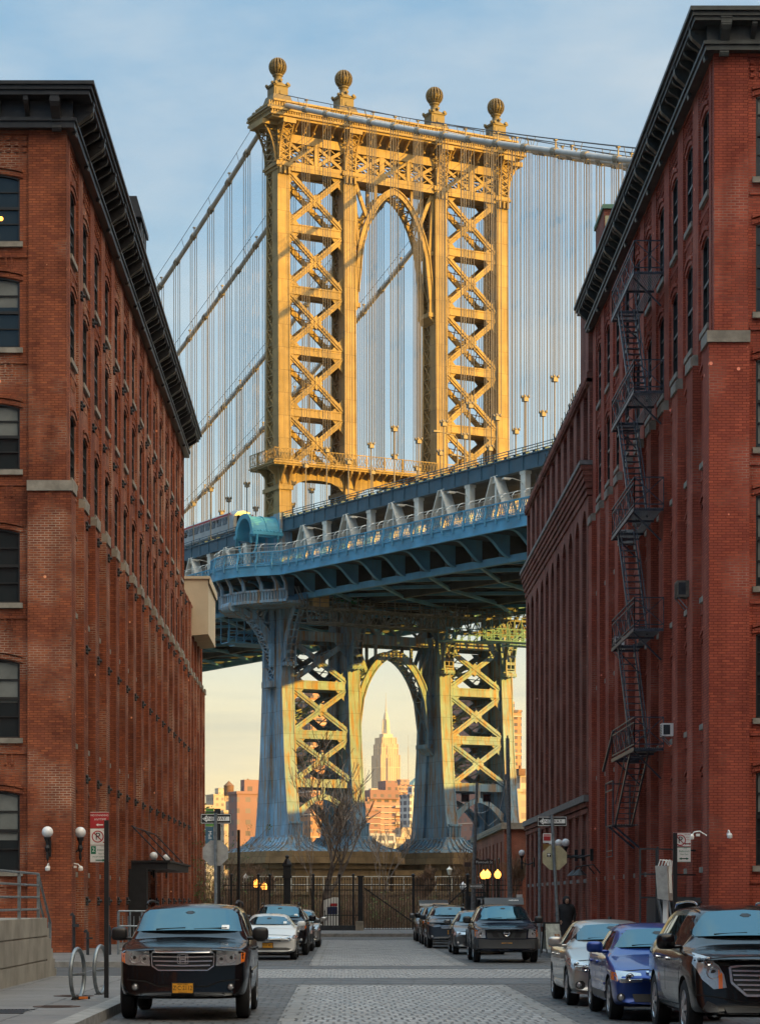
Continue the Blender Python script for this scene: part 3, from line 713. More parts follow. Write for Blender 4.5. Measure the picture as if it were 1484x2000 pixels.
BR = thing('suspension_bridge', 'tall steel suspension bridge with sunlit golden tower, ball finials and blue deck', 'bridge', BO, BRZ)
S = [-14.63, -6.1, 6.1, 14.63]      # the four column and cable lines
HD = [(7,5.2),(9,4.55),(10,4.3),(11,4.12),(12,3.95),(14,3.68),(16,3.42),(19,3.12),(22,2.9),(25,2.7),(28.6,2.5),(36,2.25),(49,1.95),(55,1.8),(78,1.55),(92,1.5)]
hd = lambda h: interp(HD, h)
fr = lambda h: interp([(9,2.3),(14,1.95),(28,1.75),(40,1.65),(49,1.5),(90,1.45)], h)
re_ = lambda h: interp([(9,3.0),(14,2.6),(28,2.2),(40,1.6),(47,.45),(90,.32)], h)
HS = [9,10,11,12,14,16,19,22,25,28.6,32,36,40,46,47,49,55,62,70,78,86,90.4]
TW = empty('tower', (0,0,0), 0, BR)
def rect(x0, x1, y0, y1, z): return [(x0,y0,z),(x1,y0,z),(x1,y1,z),(x0,y1,z)]
for i, cx in enumerate(S):
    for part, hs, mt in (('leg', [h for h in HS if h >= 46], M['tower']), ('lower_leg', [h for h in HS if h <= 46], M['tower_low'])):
        m = MB(); W = .75
        m.loft([rect(cx-W, cx+W, -hd(h), -hd(h)+fr(h), h) for h in hs])
        m.loft([rect(cx-W, cx+W, hd(h)-re_(h), hd(h), h) for h in hs])
        m.loft([rect(cx-.42, cx+.42, -hd(h)+fr(h)-.02, hd(h)-re_(h)+.02, h) for h in hs])
        # raised edge angles of the front plate
        for sx in (-1, 1):
            m.loft([rect(cx+sx*(W-.13), cx+sx*(W+.03), -hd(h)-.05, -hd(h)+.04, h) for h in hs])
        if part == 'leg':
            z = 46.3
            while z < 85.4:
                z2 = z + 1.75
                for sx in (-.66, .66):
                    y0, y1, y02, y12 = -hd(z)+fr(z), hd(z)-re_(z), -hd(z2)+fr(z2), hd(z2)-re_(z2)
                    m.bar((cx+sx, y0, z), (cx+sx, y12, z2), .14, .1); m.bar((cx+sx, y1, z), (cx+sx, y02, z2), .13, .1); m.bar((cx+sx, y0, z), (cx+sx, y1, z), .14, .1)
                z = z2
        else:
            # broken foot plate with railings on the inner toe
            for k in range(9): m.bar((cx-W-.05, -hd(9)-.05+.0, 9), (cx-W-.05, -hd(10)-.05, 9.9), .05)
            for k in range(8): x = cx-.7+k*.2; m.box(x-.05, -hd(9)-.32, 9.0, x+.05, -hd(9)-.12, 10.6)
            m.box(cx-.85, -hd(9)-.4, 10.55, cx+.85, -hd(9)-.05, 10.75)
        m.build(part, mt, TW)
# capitals, consoles
for i, cx in enumerate(S):
    m = MB()
    for z, o, hgt in ((85.35,.12,.35),(85.7,.30,.28),(86.0,.18,.25)): m.box(cx-.75-o, -hd(85)-o, z, cx+.75+o, hd(85)+o, z+hgt)
    for sx in (-1, 0, 1): m.box(cx+sx*.55-.12, -hd(85)-.42, 84.8, cx+sx*.55+.12, -hd(85)-.05, 85.6)
    # curved laced console under the cornice
    n = 7; A = []; B = []
    for k in range(n):
        a = k/(n-1); z = 86.3 + 4.2*a; y = -1.75 - 1.35*a**2.4
        A.append((cx-.62, y, z)); B.append((cx+.62, y, z))
    m.lattice(A, B, .13); m.box(cx-.8, -3.2, 90.2, cx+.8, -1.6, 90.75)
    for sx in (-.62, .62):
        for k in range(n-1): m.bar((cx+sx, -1.45, 86.3+4.2*k/(n-1)), A[k+1] if sx < 0 else B[k+1], .09)
    ends = [(-1)] if i == 0 else ([1] if i == 3 else [])
    for e in ends:
        A = []; B = []
        for k in range(n):
            a = k/(n-1); z = 86.2 + 4.3*a; x = cx + e*(.95 + 1.5*a**2.4)
            A.append((x, -1.25, z)); B.append((x, 1.25, z))
        m.lattice(A, B, .15); m.box(cx+e*.8, -1.7, 90.2, cx+e*2.75, 1.7, 90.75)
        for yy, P_ in ((-1.25, A), (1.25, B)):
            for k in range(n-1): m.bar((cx+e*.75, yy, 86.3+4.2*k/(n-1)), P_[k+1], .1); m.bar((cx+e*.75, yy, 86.3+4.2*k/(n-1)), (P_[k][0], yy, P_[k][2]), .1)
    m.build('capital', M['tower'], TW)
# portal truss below the cornice
m = MB()
for a, b, nx in ((S[0], S[1], 2), (S[1], S[2], 3), (S[2], S[3], 2)):
    x0, x1 = a+.75, b-.75
    for y in (-1.3, 1.3):
        m.box(x0, y-.18, 88.55, x1, y+.18, 89.5); m.box(x0, y-.22, 85.35, x1, y+.22, 86.3)
        for k in range(nx):
            xa, xb = lerp(x0,x1,k/nx), lerp(x0,x1,(k+1)/nx)
            m.xpanel(xa, xb, 86.3, 88.55, y, .36, .2)
            if k: m.box(xa-.3, y-.14, 86.3, xa+.3, y+.14, 88.55)
            xm, zm = (xa+xb)/2, 87.42
            for (p, q) in (((xa,zm),(xm,88.55)),((xm,88.55),(xb,zm)),((xb,zm),(xm,86.3)),((xm,86.3),(xa,zm)),((xm,86.3),(xm,88.55)),((xa,zm),(xb,zm))):
                m.bar((p[0],y+.05,p[1]), (q[0],y+.05,q[1]), .13, .1)
    m.box(x0, -1.1, 85.5, x1, 1.1, 85.62)
    for k in range(nx*3):     # dark brackets below the cornice
        xa = lerp(x0, x1, (k+.5)/(nx*3)); m.prism([(-1.4,89.5),(-2.9,90.7),(-1.4,90.7)], 'x', xa-.07, xa+.07); m.ball((xa,-2.0,89.75), .14, 8)
m.build('portal_truss', M['tower'], TW)
# cornice
m = MB(); X0, X1 = S[0]-.75, S[3]+.75
for o, za, zb in ((1.35,90.7,90.95),(1.6,90.95,91.2),(1.5,91.2,91.5),(1.7,91.5,91.75),(.9,91.75,92.15),(.75,92.15,92.75),(.95,92.75,92.95)):
    m.box(X0-o, -1.5-o, za, X1+o, 1.5+o, zb)
k = X0-1.5
while k < X1+1.5: m.box(k, -3.12, 91.24, k+.13, -3.0, 91.48); m.box(k, -2.36, 92.22, k+.12, -2.24, 92.7); k += .32
for k in range(14): m.box(X0-1.62, -2.9+k*.42, 91.24, X0-1.5, -2.75+k*.42, 91.48)
m.build('cornice', M['tower'], TW)
# finials: flared pedestal, box, neck and ribbed ball
def finial():
    m = MB()
    pr = [(2.75,91.76),(2.7,92.0),(2.2,92.3),(1.7,92.7),(1.35,93.2),(1.15,93.8),(1.1,94.0)]
    for sx in (-1,1):
        for yy in (-2.1,2.1): m.box(sx*1.9-.25, yy-.25, 91.76, sx*1.9+.25, yy+.25, 92.5)
        m.box(sx*1.3-.12,-1.6,92.3,sx*1.3+.12,1.6,93.1); m.box(-1.6,sx*1.3-.12,92.3,1.6,sx*1.3+.12,93.1)
    m.loft([rect(-r*.95, r*.95, -r, r, z) for r, z in pr])
    m.box(-.88, -.88, 93.5, .88, .88, 95.1); m.box(-1.0, -1.0, 95.05, 1.0, 1.0, 95.3)
    for sx in (-1, 1):
        m.box(sx*.89-.06, -.7, 93.8, sx*.89+.06, .7, 94.8); m.box(-.7, sx*.89-.06, 93.8, .7, sx*.89+.06, 94.8)
        m.lathe([(.001,-.05),(.26,-.05),(.26,.05),(.001,.05)], (0, sx*.97, 94.3), 12, 'y')
        for sy in (-1, 1):
            m.lathe([(.001,-.12),(.17,-.12),(.2,0),(.17,.12),(.001,.12)], (sx*1.06, sy*.75, 95.32), 10, 'x'); m.lathe([(.001,-.12),(.17,-.12),(.2,0),(.17,.12),(.001,.12)], (sx*.75, sy*1.06, 95.32), 10, 'y')
    m.lathe([(.88,95.3),(.72,95.5),(.52,95.75),(.44,96.05),(.48,96.3),(.62,96.42),(.62,96.55),(.4,96.6)], (0,0,0), 16)
    m.lathe([(.001,-1.0),(.16,-1.0),(.16,1.0),(.001,1.0)], (0,0,95.72), 10, 'y')
    m.ball((0,0,97.45), .62, 14)
    for k in range(16):      # meridian ribs of the open globe
        a = 2*math.pi*k/16; ca, sa = math.cos(a), math.sin(a); pts = []
        for j in range(11):
            th = math.pi*(.06+.88*j/10); r_ = .96*math.sin(th); pts.append((r_*ca, r_*sa, 97.45-1.0*math.cos(th)))
        for p, q in zip(pts, pts[1:]): m.bar(p, q, .15, .17, (ca, sa, 0))
    m.lathe([(.001,98.32),(.3,98.36),(.22,98.46),(.001,98.5)], (0,0,0), 10)
    return m
f0 = finial().build('finial', M['bronze'], TW); f0.location = (S[0], 0, 0)
for cx in S[1:]: link_copy(f0, TW, (cx, 0, 0))
# braces of the side bays
def bay(name, x0, x1, hs, mt, gus=True, wbar=.62):
    m = MB()
    for k in range(len(hs)-1):
        za, zb = hs[k], hs[k+1]
        for sgn in (-1, 1):
            ya = sgn*(hd(za)-.45)
            for p, q in (((x0,za-.45),(x1,zb+.45)), ((x1,za-.45),(x0,zb+.45))):
                m.bar((p[0], sgn*(hd(za)-.45), p[1]), (q[0], sgn*(hd(zb)-.45), q[1]), .3, wbar, (0,0,1))
                if sgn < 0: m.bar((p[0], ya-.22, p[1]), (q[0], -(hd(zb)-.45)-.22, q[1]), .06, wbar*.25)
            for (xx, s_) in ((x0, 1), (x1, -1)):      # gussets at the legs
                m.prism([(xx, za-.45), (xx+s_*1.5, za-.45), (xx, za-2.1)], 'y', ya-.08, ya+.08)
                m.prism([(xx, zb+.45), (xx+s_*1.5, zb+.45), (xx, zb+2.1)], 'y', ya-.08, ya+.08)
        xm, zm = (x0+x1)/2, (za+zb)/2
        m.prism([(xm-.8,zm),(xm,zm+.8),(xm+.8,zm),(xm,zm-.8)], 'y', -(hd(zm)-.45)-.2, -(hd(zm)-.45)+.2)
        n = 7     # lacing between the front and rear member of each diagonal
        for p, q in (((x0,za-.45),(x1,zb+.45)), ((x1,za-.45),(x0,zb+.45))):
            for j in range(n):
                a = (j+.5)/n; a2 = (j+1.5)/n; X, Z = lerp(p[0],q[0],a), lerp(p[1],q[1],a); X2, Z2 = lerp(p[0],q[0],min(1,a2)), lerp(p[1],q[1],min(1,a2)); y = hd(Z)-.5
                m.bar((X, -y, Z), (X2, y, Z2), .1); m.bar((X2, -y, Z2), (X, y, Z), .1)
    for h in hs[1:-1]:
        y = hd(h)-.3
        m.box(x0, -y, h-.48, x1, -y+.5, h+.48); m.box(x0, y-.5, h-.48, x1, y, h+.48); m.box(x0, -y+.5, h-.4, x1, y-.5, h-.3)
        m.box(x0, -y-.06, h+.34, x1, -y+.1, h+.5); m.box(x0, -y-.06, h-.5, x1, -y+.1, h-.34)
    return m.build(name, mt, TW)
for a, b in ((0,1),(2,3)):
    bay('brace', S[a]+.75, S[b]-.75, [85.8, 78.9, 71.8, 64.9, 57.8, 51.0], M['tower'])
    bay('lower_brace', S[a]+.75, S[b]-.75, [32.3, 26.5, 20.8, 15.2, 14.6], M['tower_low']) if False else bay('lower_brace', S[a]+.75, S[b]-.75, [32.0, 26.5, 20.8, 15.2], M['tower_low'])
    m = MB(); x0, x1 = S[a]+.75, S[b]-.75; y = hd(15)-.5
    m.box(x0, -y, 14.75, x1, -y+.5, 15.7); m.box(x0, y-.5, 14.75, x1, y, 15.7); m.box(x0, -y+.5, 14.9, x1, y-.5, 15.0)
    n = 10
    for sgn in (-1, 1):
        lo = []; up_ = []
        for k in range(n+1):
            u = 2*k/n-1; lo.append((lerp(x0,x1,k/n), 10.6+2.8*(1-abs(u)**1.8))); up_.append((lerp(x0,x1,k/n), 12.0+2.0*(1-abs(u)**1.6)))
        for k in range(n): m.prism([lo[k], lo[k+1], up_[k+1], up_[k]], 'y', sgn*y-.25, sgn*y+.25)
    m.box((x0+x1)/2-.2, -y-.1, 13.9, (x0+x1)/2+.2, -y+.3, 14.8)
    m.build('lower_brace', M['tower_low'], TW)
# pointed portal arches
def portal(name, zs, za, x0, x1, y0, y1, thick, mt, ztop):
    m = MB(); a = (x1-x0)/2-.0; n = 18; inner = []; outer = []
    xc = (x0+x1)/2
    def curve(a_, top, k): 
        u = -1+2*k/n; return (xc+a_*u, zs + (top-zs)*(max(0, 1-abs(u)**2.0)**.5*.90 + .10*(1-abs(u))))
    for k in range(n+1):
        inner.append(curve(a-thick, za, k)); outer.append(curve(a, za+thick*1.05, k))
    for yy0, yy1 in ((y0, y0+.45), (y1-.45, y1)):
        for k in range(n): m.prism([inner[k], inner[k+1], outer[k+1], outer[k]], 'y', yy0, yy1)
    for k in range(n):     # raised rim and laced soffit
        i0, i1, o0, o1 = inner[k], inner[k+1], outer[k], outer[k+1]
        m.bar((o0[0],y0-.05,o0[1]), (o1[0],y0-.05,o1[1]), .12, .16); m.bar((i0[0],y0-.05,i0[1]), (i1[0],y0-.05,i1[1]), .12, .14)
        m.bar((i0[0],y0+.4,i0[1]), (i1[0],y1-.4,i1[1]), .14, .1); m.bar((i0[0],y1-.4,i0[1]), (i1[0],y0+.4,i1[1]), .14, .1)
        m.bar((i0[0],y0+.4,i0[1]), (i0[0],y1-.4,i0[1]), .14, .1)
    zl = zs-1.3
    for s_, xx in ((1, x0), (-1, x1)):
        m.box(xx, y0, zl, xx+s_*thick, y0+.45, zs+.02); m.box(xx, y1-.45, zl, xx+s_*thick, y1, zs+.02)
        m.box(xx, y0-.15, zl-.5, xx+s_*(thick+.15), y1+.1, zl)
        m.prism([(xx, zl-.5), (xx+s_*thick, zl-.5), (xx, zl-1.3)], 'y', y0, y1)
    # spandrel struts up to the truss
    for s_ in (-1, 1):
        for u, tx in ((.93,.99),(.62,.97)):
            k = int(round((1+s_*u)*n/2)); o_ = outer[k]
            for y in (y0+.25, y1-.25):
                m.bar((o_[0], y, o_[1]), (xc+s_*a*tx, y, ztop), .3, .42)
        k = int(round((1+s_*.45)*n/2)); o_ = outer[k]
        for y in (y0+.25, y1-.25):
            m.bar((o_[0], y, o_[1]), (o_[0], y, ztop), .3, .3)
            k2 = int(round((1+s_*.9)*n/2)); m.bar((outer[k2][0], y, outer[k2][1]), (xc+s_*a, y, outer[k2][1]+.6), .3, .35)
    return m.build(name, mt, TW)
portal('portal_arch', 72.6, 84.6, S[1]+.75, S[2]-.75, -1.2, 1.4, .62, M['tower'], 85.5)
portal('lower_portal_arch', 21.6, 30.4, S[1]+.75, S[2]-.75, -1.2, 1.5, .75, M['tower_low'], 32.5)
m = MB()
for a, b in ((0,1),(1,2),(2,3)):
    x0, x1 = S[a]+.75, S[b]-.75
    for y in (-2.0, 1.6): m.box(x0, y, 31.6, x1, y+.4, 32.7)
    m.box(x0, -1.6, 32.0, x1, 1.6, 32.1)
    if a == 1:
        for k in range(4): m.xpanel(lerp(x0,x1,k/4), lerp(x0,x1,(k+1)/4), 32.7, 35.5, -1.8, .3, .25)
m.build('lower_strut', M['tower_low'], TW)
# gallery round the tower above the roadway
m = MB(); o = 1.25; gx0, gx1, gy = X0-o, X1+o, hd(51)+o
m.box(gx0, -gy, 51.3, gx1, gy, 51.75); m.box(gx0-.12, -gy-.12, 51.5, gx1+.12, gy+.12, 51.62)
for cx in S:
    for sx in (-.5, .5): m.prism([(-hd(50), 49.2), (-hd(50), 51.3), (-gy+.05, 51.3), (-gy+.1, 51.0), (-hd(50)-.5, 50.4)], 'x', cx+sx-.12, cx+sx+.12)
    m.box(cx-.9, -hd(49)-.2, 48.7, cx+.9, hd(49)+.2, 49.2)
for s_, cx in ((-1, S[0]), (1, S[3])):
    for y in (-1.2, 1.2): m.prism([(cx+s_*.75, 49.2), (cx+s_*.75, 51.3), (cx+s_*(.75+o), 51.3), (cx+s_*1.1, 50.4)], 'y', y-.12, y+.12)
for a, b in ((0,1),(1,2),(2,3)):
    x0, x1 = S[a]+.75, S[b]-.75
    for y in (-1.7, 1.3): m.box(x0, y, 50.4, x1, y+.4, 51.3)
    k = x0+.5
    while k < x1-.4: m.prism([(-1.7,50.6),(-1.7,51.3),(-gy+.1,51.3),(-gy+.15,51.1)], 'x', k-.07, k+.07); k += .95
    n = 8     # shallow arch below the strut
    for k in range(n):
        u0, u1 = 2*k/n-1, 2*(k+1)/n-1
        m.prism([(lerp(x0,x1,k/n), 50.4), (lerp(x0,x1,(k+1)/n), 50.4), (lerp(x0,x1,(k+1)/n), 50.1-1.3*abs(u1)**3), (lerp(x0,x1,k/n), 50.1-1.3*abs(u0)**3)], 'y', -1.7, -1.3)
m.build('gallery', M['tower'], TW)
m = MB()
def prail(m, p, q, n, h, w=.06):
    p, q = Vector(p), Vector(q); up = Vector((0,0,1))
    for hh in (.12, h): m.bar(p+up*hh, q+up*hh, w*1.4)
    for k in range(n+1):
        a = p.lerp(q, k/n); m.bar(a, a+up*(h+.05), w*2)
        if k < n:
            b = p.lerp(q, (k+1)/n)
            for j in range(6):
                c0, c1 = a.lerp(b, j/6), a.lerp(b, (j+1)/6); m.bar(c0+up*.12, c1+up*h, w*.55); m.bar(c1+up*.12, c0+up*h, w*.55)
prail(m, (gx0,-gy,51.75), (gx1,-gy,51.75), 14, 1.4); prail(m, (gx0,-gy,51.75), (gx0,gy,51.75), 3, 1.4); prail(m, (gx1,-gy,51.75), (gx1,gy,51.75), 3, 1.4)
m.build('gallery_railing', M['tower'], TW)
# lower consoles carrying the deck and the bulging bays
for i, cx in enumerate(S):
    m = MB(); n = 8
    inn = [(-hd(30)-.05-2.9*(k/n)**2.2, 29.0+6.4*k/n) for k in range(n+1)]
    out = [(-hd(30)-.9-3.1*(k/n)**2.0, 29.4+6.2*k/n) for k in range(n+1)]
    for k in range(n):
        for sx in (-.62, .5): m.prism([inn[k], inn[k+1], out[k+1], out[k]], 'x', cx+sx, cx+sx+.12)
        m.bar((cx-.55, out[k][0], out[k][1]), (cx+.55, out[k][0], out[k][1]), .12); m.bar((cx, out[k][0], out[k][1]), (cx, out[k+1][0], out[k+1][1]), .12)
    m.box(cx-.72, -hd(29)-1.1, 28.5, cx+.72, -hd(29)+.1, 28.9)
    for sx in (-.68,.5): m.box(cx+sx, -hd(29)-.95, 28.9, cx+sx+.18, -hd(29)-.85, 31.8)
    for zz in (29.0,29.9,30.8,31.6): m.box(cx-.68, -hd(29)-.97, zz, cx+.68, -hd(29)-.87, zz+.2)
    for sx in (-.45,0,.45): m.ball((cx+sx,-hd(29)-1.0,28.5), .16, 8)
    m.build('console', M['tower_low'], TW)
for e, cx in ((-1, S[0]), (1, S[3])):
    m = MB(); n = 12; A = []
    for k in range(n+1):
        a = math.pi/2*k/n; A.append((cx+e*(.85+5.2*(1-math.cos(a))), 26.8+7.9*math.sin(a)))
    for y in (-1.0, .7):
        for k in range(n):
            p, q = A[k], A[k+1]; m.prism([p, q, (q[0]-e*.5, q[1]+.35), (p[0]-e*.5, p[1]+.35)], 'y', y, y+.28)
        for k in (4, 7, 9, 11): m.bar((A[k][0], y+.14, A[k][1]), (A[k][0]-e*1.2, y+.14, 35.2), .25)
        for zz, k in ((29.5,5),(31.6,7),(33.3,9)): m.bar((cx+e*.75, y+.14, zz), (A[k][0], y+.14, A[k][1]), .25)
        m.bar((cx+e*1.2, y+.14, 28.5), (cx+e*1.2, y+.14, 35), .5)
        m.bar((cx+e*1.5, y+.14, 32.3), (cx+e*4, y+.14, 35.1), .4)
    for k in range(n):
        p, q = A[k], A[k+1]; m.bar((p[0],-1.0,p[1]), (q[0],.98,q[1]), .16); m.bar((p[0],.98,p[1]), (q[0],-1.0,q[1]), .15); m.bar((p[0],-1.0,p[1]), (p[0],.98,p[1]), .16)
    m.lathe([(.001,-1.1),(.55,-1.1),(.55,1.1),(.001,1.1)], (A[-1][0]+e*.1, 0, 35.1), 12, 'y')
    m.box(cx+e*.7, -1.2, 26.2, cx+e*1.5, 1.2, 26.9)
    m.build('curved_bracket', M['tower_low'], TW)
# ribbed flaring shoes and masonry piers
for cx in S:
    m = MB(); prof = [(0,9.05),(.25,8.9),(.55,8.5),(1.0,8.05),(1.6,7.75),(2.2,7.55),(2.5,7.35)]
    b = hd(9)+.1
    m.loft([rect(cx-.95-o, cx+.95+o, -b-o, b+o, z) for o, z in prof])
    m.box(cx-1.15, -b-.2, 9.0, cx+1.15, b+.2, 9.22)
    def rib(fn):
        for (o0, z0), (o1, z1) in zip(prof[1:], prof[2:]): m.bar(fn(o0, z0+.05), fn(o1, z1+.05), .22, .2)
    k = -b
    while k <= b:
        f_ = k/b
        rib(lambda o, z: (cx-.95-o, f_*(b+o), z)); rib(lambda o, z: (cx+.95+o, f_*(b+o), z)); k += .75
    for k in range(-2, 3): rib(lambda o, z: (cx+k*.45*(1+o*.45), -b-o, z))
    m.build('shoe', M['tower_low'], TW)
def masonry(name, c1, c2, cm, bw, bh):
    m, t, b = nt(name); vec, sp = wallvec(t); br = t.nodes.new('ShaderNodeTexBrick'); t.links.new(vec, br.inputs['Vector'])
    for k, v in (('Scale',1),('Brick Width',bw),('Row Height',bh),('Mortar Size',.02),('Bias',0)): br.inputs[k].default_value = v
    br.inputs['Color1'].default_value = rgb(c1); br.inputs['Color2'].default_value = rgb(c2); br.inputs['Mortar'].default_value = rgb(cm)
    t.links.new(mix(t, ramp(t, noise(t, .6, 6), [(.4,(0,0,0)),(.7,(1,1,1))]), br.outputs['Color'], tuple(x*.5 for x in c1)), b.inputs['Base Color']); b.inputs['Roughness'].default_value = .9
    bump(t, b, noise(t, 2.5, 4), .5, .08); return m
M['pier'] = masonry('tawny_pier_masonry', (.36,.24,.12), (.29,.195,.095), (.15,.11,.065), 1.6, .75)
for a, b in ((0,1),(2,3)):
    m = MB()
    for o, za, zb in ((3.6,6.7,7.36),(3.9,6.0,6.7),(3.3,5.4,6.0),(2.9,-.2,5.4)):
        y = hd(9)+o; x0, x1 = S[a]-.75-o, S[b]+.75+o; cut = 2.2
        m.prism([(x0+cut,-y),(x1-cut,-y),(x1,-y+cut),(x1,y-cut),(x1-cut,y),(x0+cut,y),(x0,y-cut),(x0,-y+cut)], 'z', za, zb-.002)
    m.build('pier', M['pier'], TW)
m = MB(); m.box(S[1]+3, -6.6, -.2, S[2]-3, 6.6, 5.3); m.box(S[1]+3, -6.9, 4.7, S[2]-3, 6.9, 5.31); m.build('pier', M['pier'], TW)

# ---- deck
U_ = lambda t: 46.2 - (.026*t if t > 0 else .004*t)
D_ = lambda t: 39.3 - (.034*(t-5) if t > 5 else .012*(t-5))
T0, T1 = -98.0, 96.0
DK = empty('deck', (0,0,0), 0, BR)
def strip(m, x0, x1, f0, f1, ts):
    m.loft([[(x0,-t,f0(t)),(x1,-t,f0(t)),(x1,-t,f1(t)),(x0,-t,f1(t))] for t in ts])
ts = [T0, -60, -30, -10, 0, 5, 30, 60, T1]
m = MB()
strip(m, -18.2, 18.2, lambda t: D_(t)-1.0, lambda t: D_(t)-.05, ts)
t = T0
while t < T1:
    m.box(-15.5, -t-.25, D_(t)-3.0, 15.5, -t+.25, D_(t)-1.0)
    t += 5.1
for x in (-12, -9.5, -3, 0, 3, 9.5, 12): strip(m, x-.15, x+.15, lambda t: D_(t)-2.0, lambda t: D_(t)-1.0, ts)
strip(m, S[0]+.3, S[1]-.3, lambda t: U_(t)-2.3, lambda t: U_(t)-1.6, ts); strip(m, S[2]+.3, S[3]-.3, lambda t: U_(t)-2.3, lambda t: U_(t)-1.6, ts)
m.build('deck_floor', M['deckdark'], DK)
m = MB()
t = T0
k = 0
while t < T1-10:     # bottom laterals
    for x0, x1 in ((S[0],S[1]),(S[1],S[2]),(S[2],S[3])):
        z0, z1 = D_(t)-3.1, D_(t+10.2)-3.1
        m.bar((x0,-t,z0), (x1,-t-10.2,z1), .35); m.bar((x1,-t,z0-.36), (x0,-t-10.2,z1-.36), .3)
    t += 10.2
m.build('bottom_lateral', M['deckblue'], DK)
# wavy cantilever brackets outside the nearest truss
m = MB(); t = -87.1
while t < 92:
    for e in (-1, 1):
        xa, xb = e*14.9, e*18.15; n = 10; z = D_(t)
        low_ = [(lerp(xa,xb,k/n), z-3.1+1.9*(.5-.5*math.cos(math.pi*min(1,k/n*1.15)))) for k in range(n+1)]
        for k in range(n): m.prism([low_[k], low_[k+1], (low_[k+1][0], z-1.0), (low_[k][0], z-1.0)], 'y', -t-.09, -t+.09)
        for k in range(n): m.bar((low_[k][0],-t,low_[k][1]), (low_[k+1][0],-t,low_[k+1][1]), .5, .1)
    t += 5.1
m.build('floor_bracket', M['deckblue'], DK)
# stiffening trusses
for i, x in enumerate(S):
    m = MB()
    strip(m, x-.3, x+.3, lambda t: D_(t)-3.6, lambda t: D_(t)-2.9, ts)
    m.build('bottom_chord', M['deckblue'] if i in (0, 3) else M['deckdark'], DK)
    for t in [7.15+10.2*k for k in range(-10, 9)]:
        if abs(t) < 2: continue
        m = MB(); zt, zb = U_(t)-2.2, D_(t)-.8
        for d in (-1, 1):
            A = [(x-.28, -t-d*lerp(.25,3.3,j/6), lerp(zt,zb,j/6)) for j in range(7)]; B = [(x+.28, p[1], p[2]) for p in A]
            for P_ in (A, B): m.bar(P_[0], P_[-1], .56, .14, (0,1,0))
            m.lattice(A, B, .06)
        m.box(x-.32, -t-.55, zt-.6, x+.32, -t+.55, zt+.1); m.box(x-.2, -t-.16, zb, x+.2, -t+.16, zt)
        m.build('truss_web', M['truss'], DK)
    for t in [12.25+10.2*k for k in range(-10, 9)]:
        if abs(t) < 3: continue
        m = MB(); m.box(x-.3, -t-.42, D_(t)-.9, x+.3, -t+.42, U_(t)-2.2); m.box(x-.36, -t-.5, U_(t)-2.6, x+.36, -t+.5, U_(t)-2.2)
        m.build('truss_post', M['truss'], DK)
    m = MB()
    strip(m, x-.3, x+.3, lambda t: U_(t)-2.2, lambda t: U_(t)-.9, ts); strip(m, x-.42, x+.42, lambda t: U_(t)-2.3, lambda t: U_(t)-2.18, ts); strip(m, x-.42, x+.42, lambda t: U_(t)-.92, lambda t: U_(t)-.8, ts)
    t = T0+.7
    while t < T1:
        m.bar((x-.36,-t,U_(t)-2.2), (x-.36,-t,U_(t)-.1), .09); t += 2.55
    for dz in (-.1, -.35, -.6): m.tube([(x-.36,-t,U_(t)+dz) for t in ts], .045, 4)
    t = T0
    while t < T1: m.box(x-.3, -t-.25, U_(t)-.8, x+.2, -t+.25, U_(t)-.55); t += 1.7
    m.build('top_chord', M['chord'], DK)
# walkway edge with the bay that swells round the tower
path = [(-18.3,T1),(-18.3,60),(-18.3,30),(-18.3,8.6),(-18.9,7.4),(-20.0,5.6),(-21.2,3.4),(-21.8,1.2),(-21.9,-1.2),(-21.4,-3.4),(-20.3,-5.6),(-19.0,-7.4),(-18.3,-8.8),(-18.3,-30),(-18.3,-60),(-18.3,T0)]
def resample(path, step):
    out = [path[0]]; 
    for p, q in zip(path, path[1:]):
        L = math.dist(p, q); n = max(1, round(L/step))
        for k in range(1, n+1): out.append((lerp(p[0],q[0],k/n), lerp(p[1],q[1],k/n)))
    return out
m = MB()
for p, q in zip(path, path[1:]):
    for za, zb, w_ in ((-1.15,-.02,.16),(-.16,0,.32),(-1.25,-1.1,.36)):
        A, B = D_(p[1]), D_(q[1])
        m.bar((p[0],-p[1],A+(za+zb)/2), (q[0],-q[1],B+(za+zb)/2), w_, zb-za)
bayp = path[3:13]
m.prism([(p[0]+.1, -p[1]) for p in bayp] + [(-14, -bayp[-1][1]), (-14, -bayp[0][1])], 'z', D_(0)-.35, D_(0)-.1)
m.build('fascia', M['deckblue'], DK)
m = MB(); rp = resample(path, 2.0); up = Vector((0,0,1))
for p, q in zip(rp, rp[1:]):
    a, b = Vector((p[0],-p[1],D_(p[1]))), Vector((q[0],-q[1],D_(q[1])))
    m.bar(a+up*1.35, b+up*1.35, .16, .14); m.bar(a+up*.12, b+up*.12, .1)
    o = (b-a).cross(up).normalized()*.16
    if o.x > 0: o = -o
    for h0, h1, f0, f1 in ((-.55,.1,1.2,1.5),(.1,.7,1.5,.5),(.7,1.4,.5,.2)): m.bar(a+up*h0+o*f0, a+up*h1+o*f1, .16)
    for j in range(5):    # cast ornament panel
        c0, c1 = a.lerp(b, .05+.18*j), a.lerp(b, .05+.18*(j+1)); cm_ = (c0+c1)/2
        m.bar(c0+up*.15, c1+up*.72, .035); m.bar(c1+up*.15, c0+up*.72, .035); m.bar(c0+up*.72, cm_+up*1.3, .035); m.bar(c1+up*.72, cm_+up*1.3, .035); m.bar(cm_+up*.15, cm_+up*1.3, .03)
m.build('walkway_railing', M['deckblue'], DK)
m = MB()
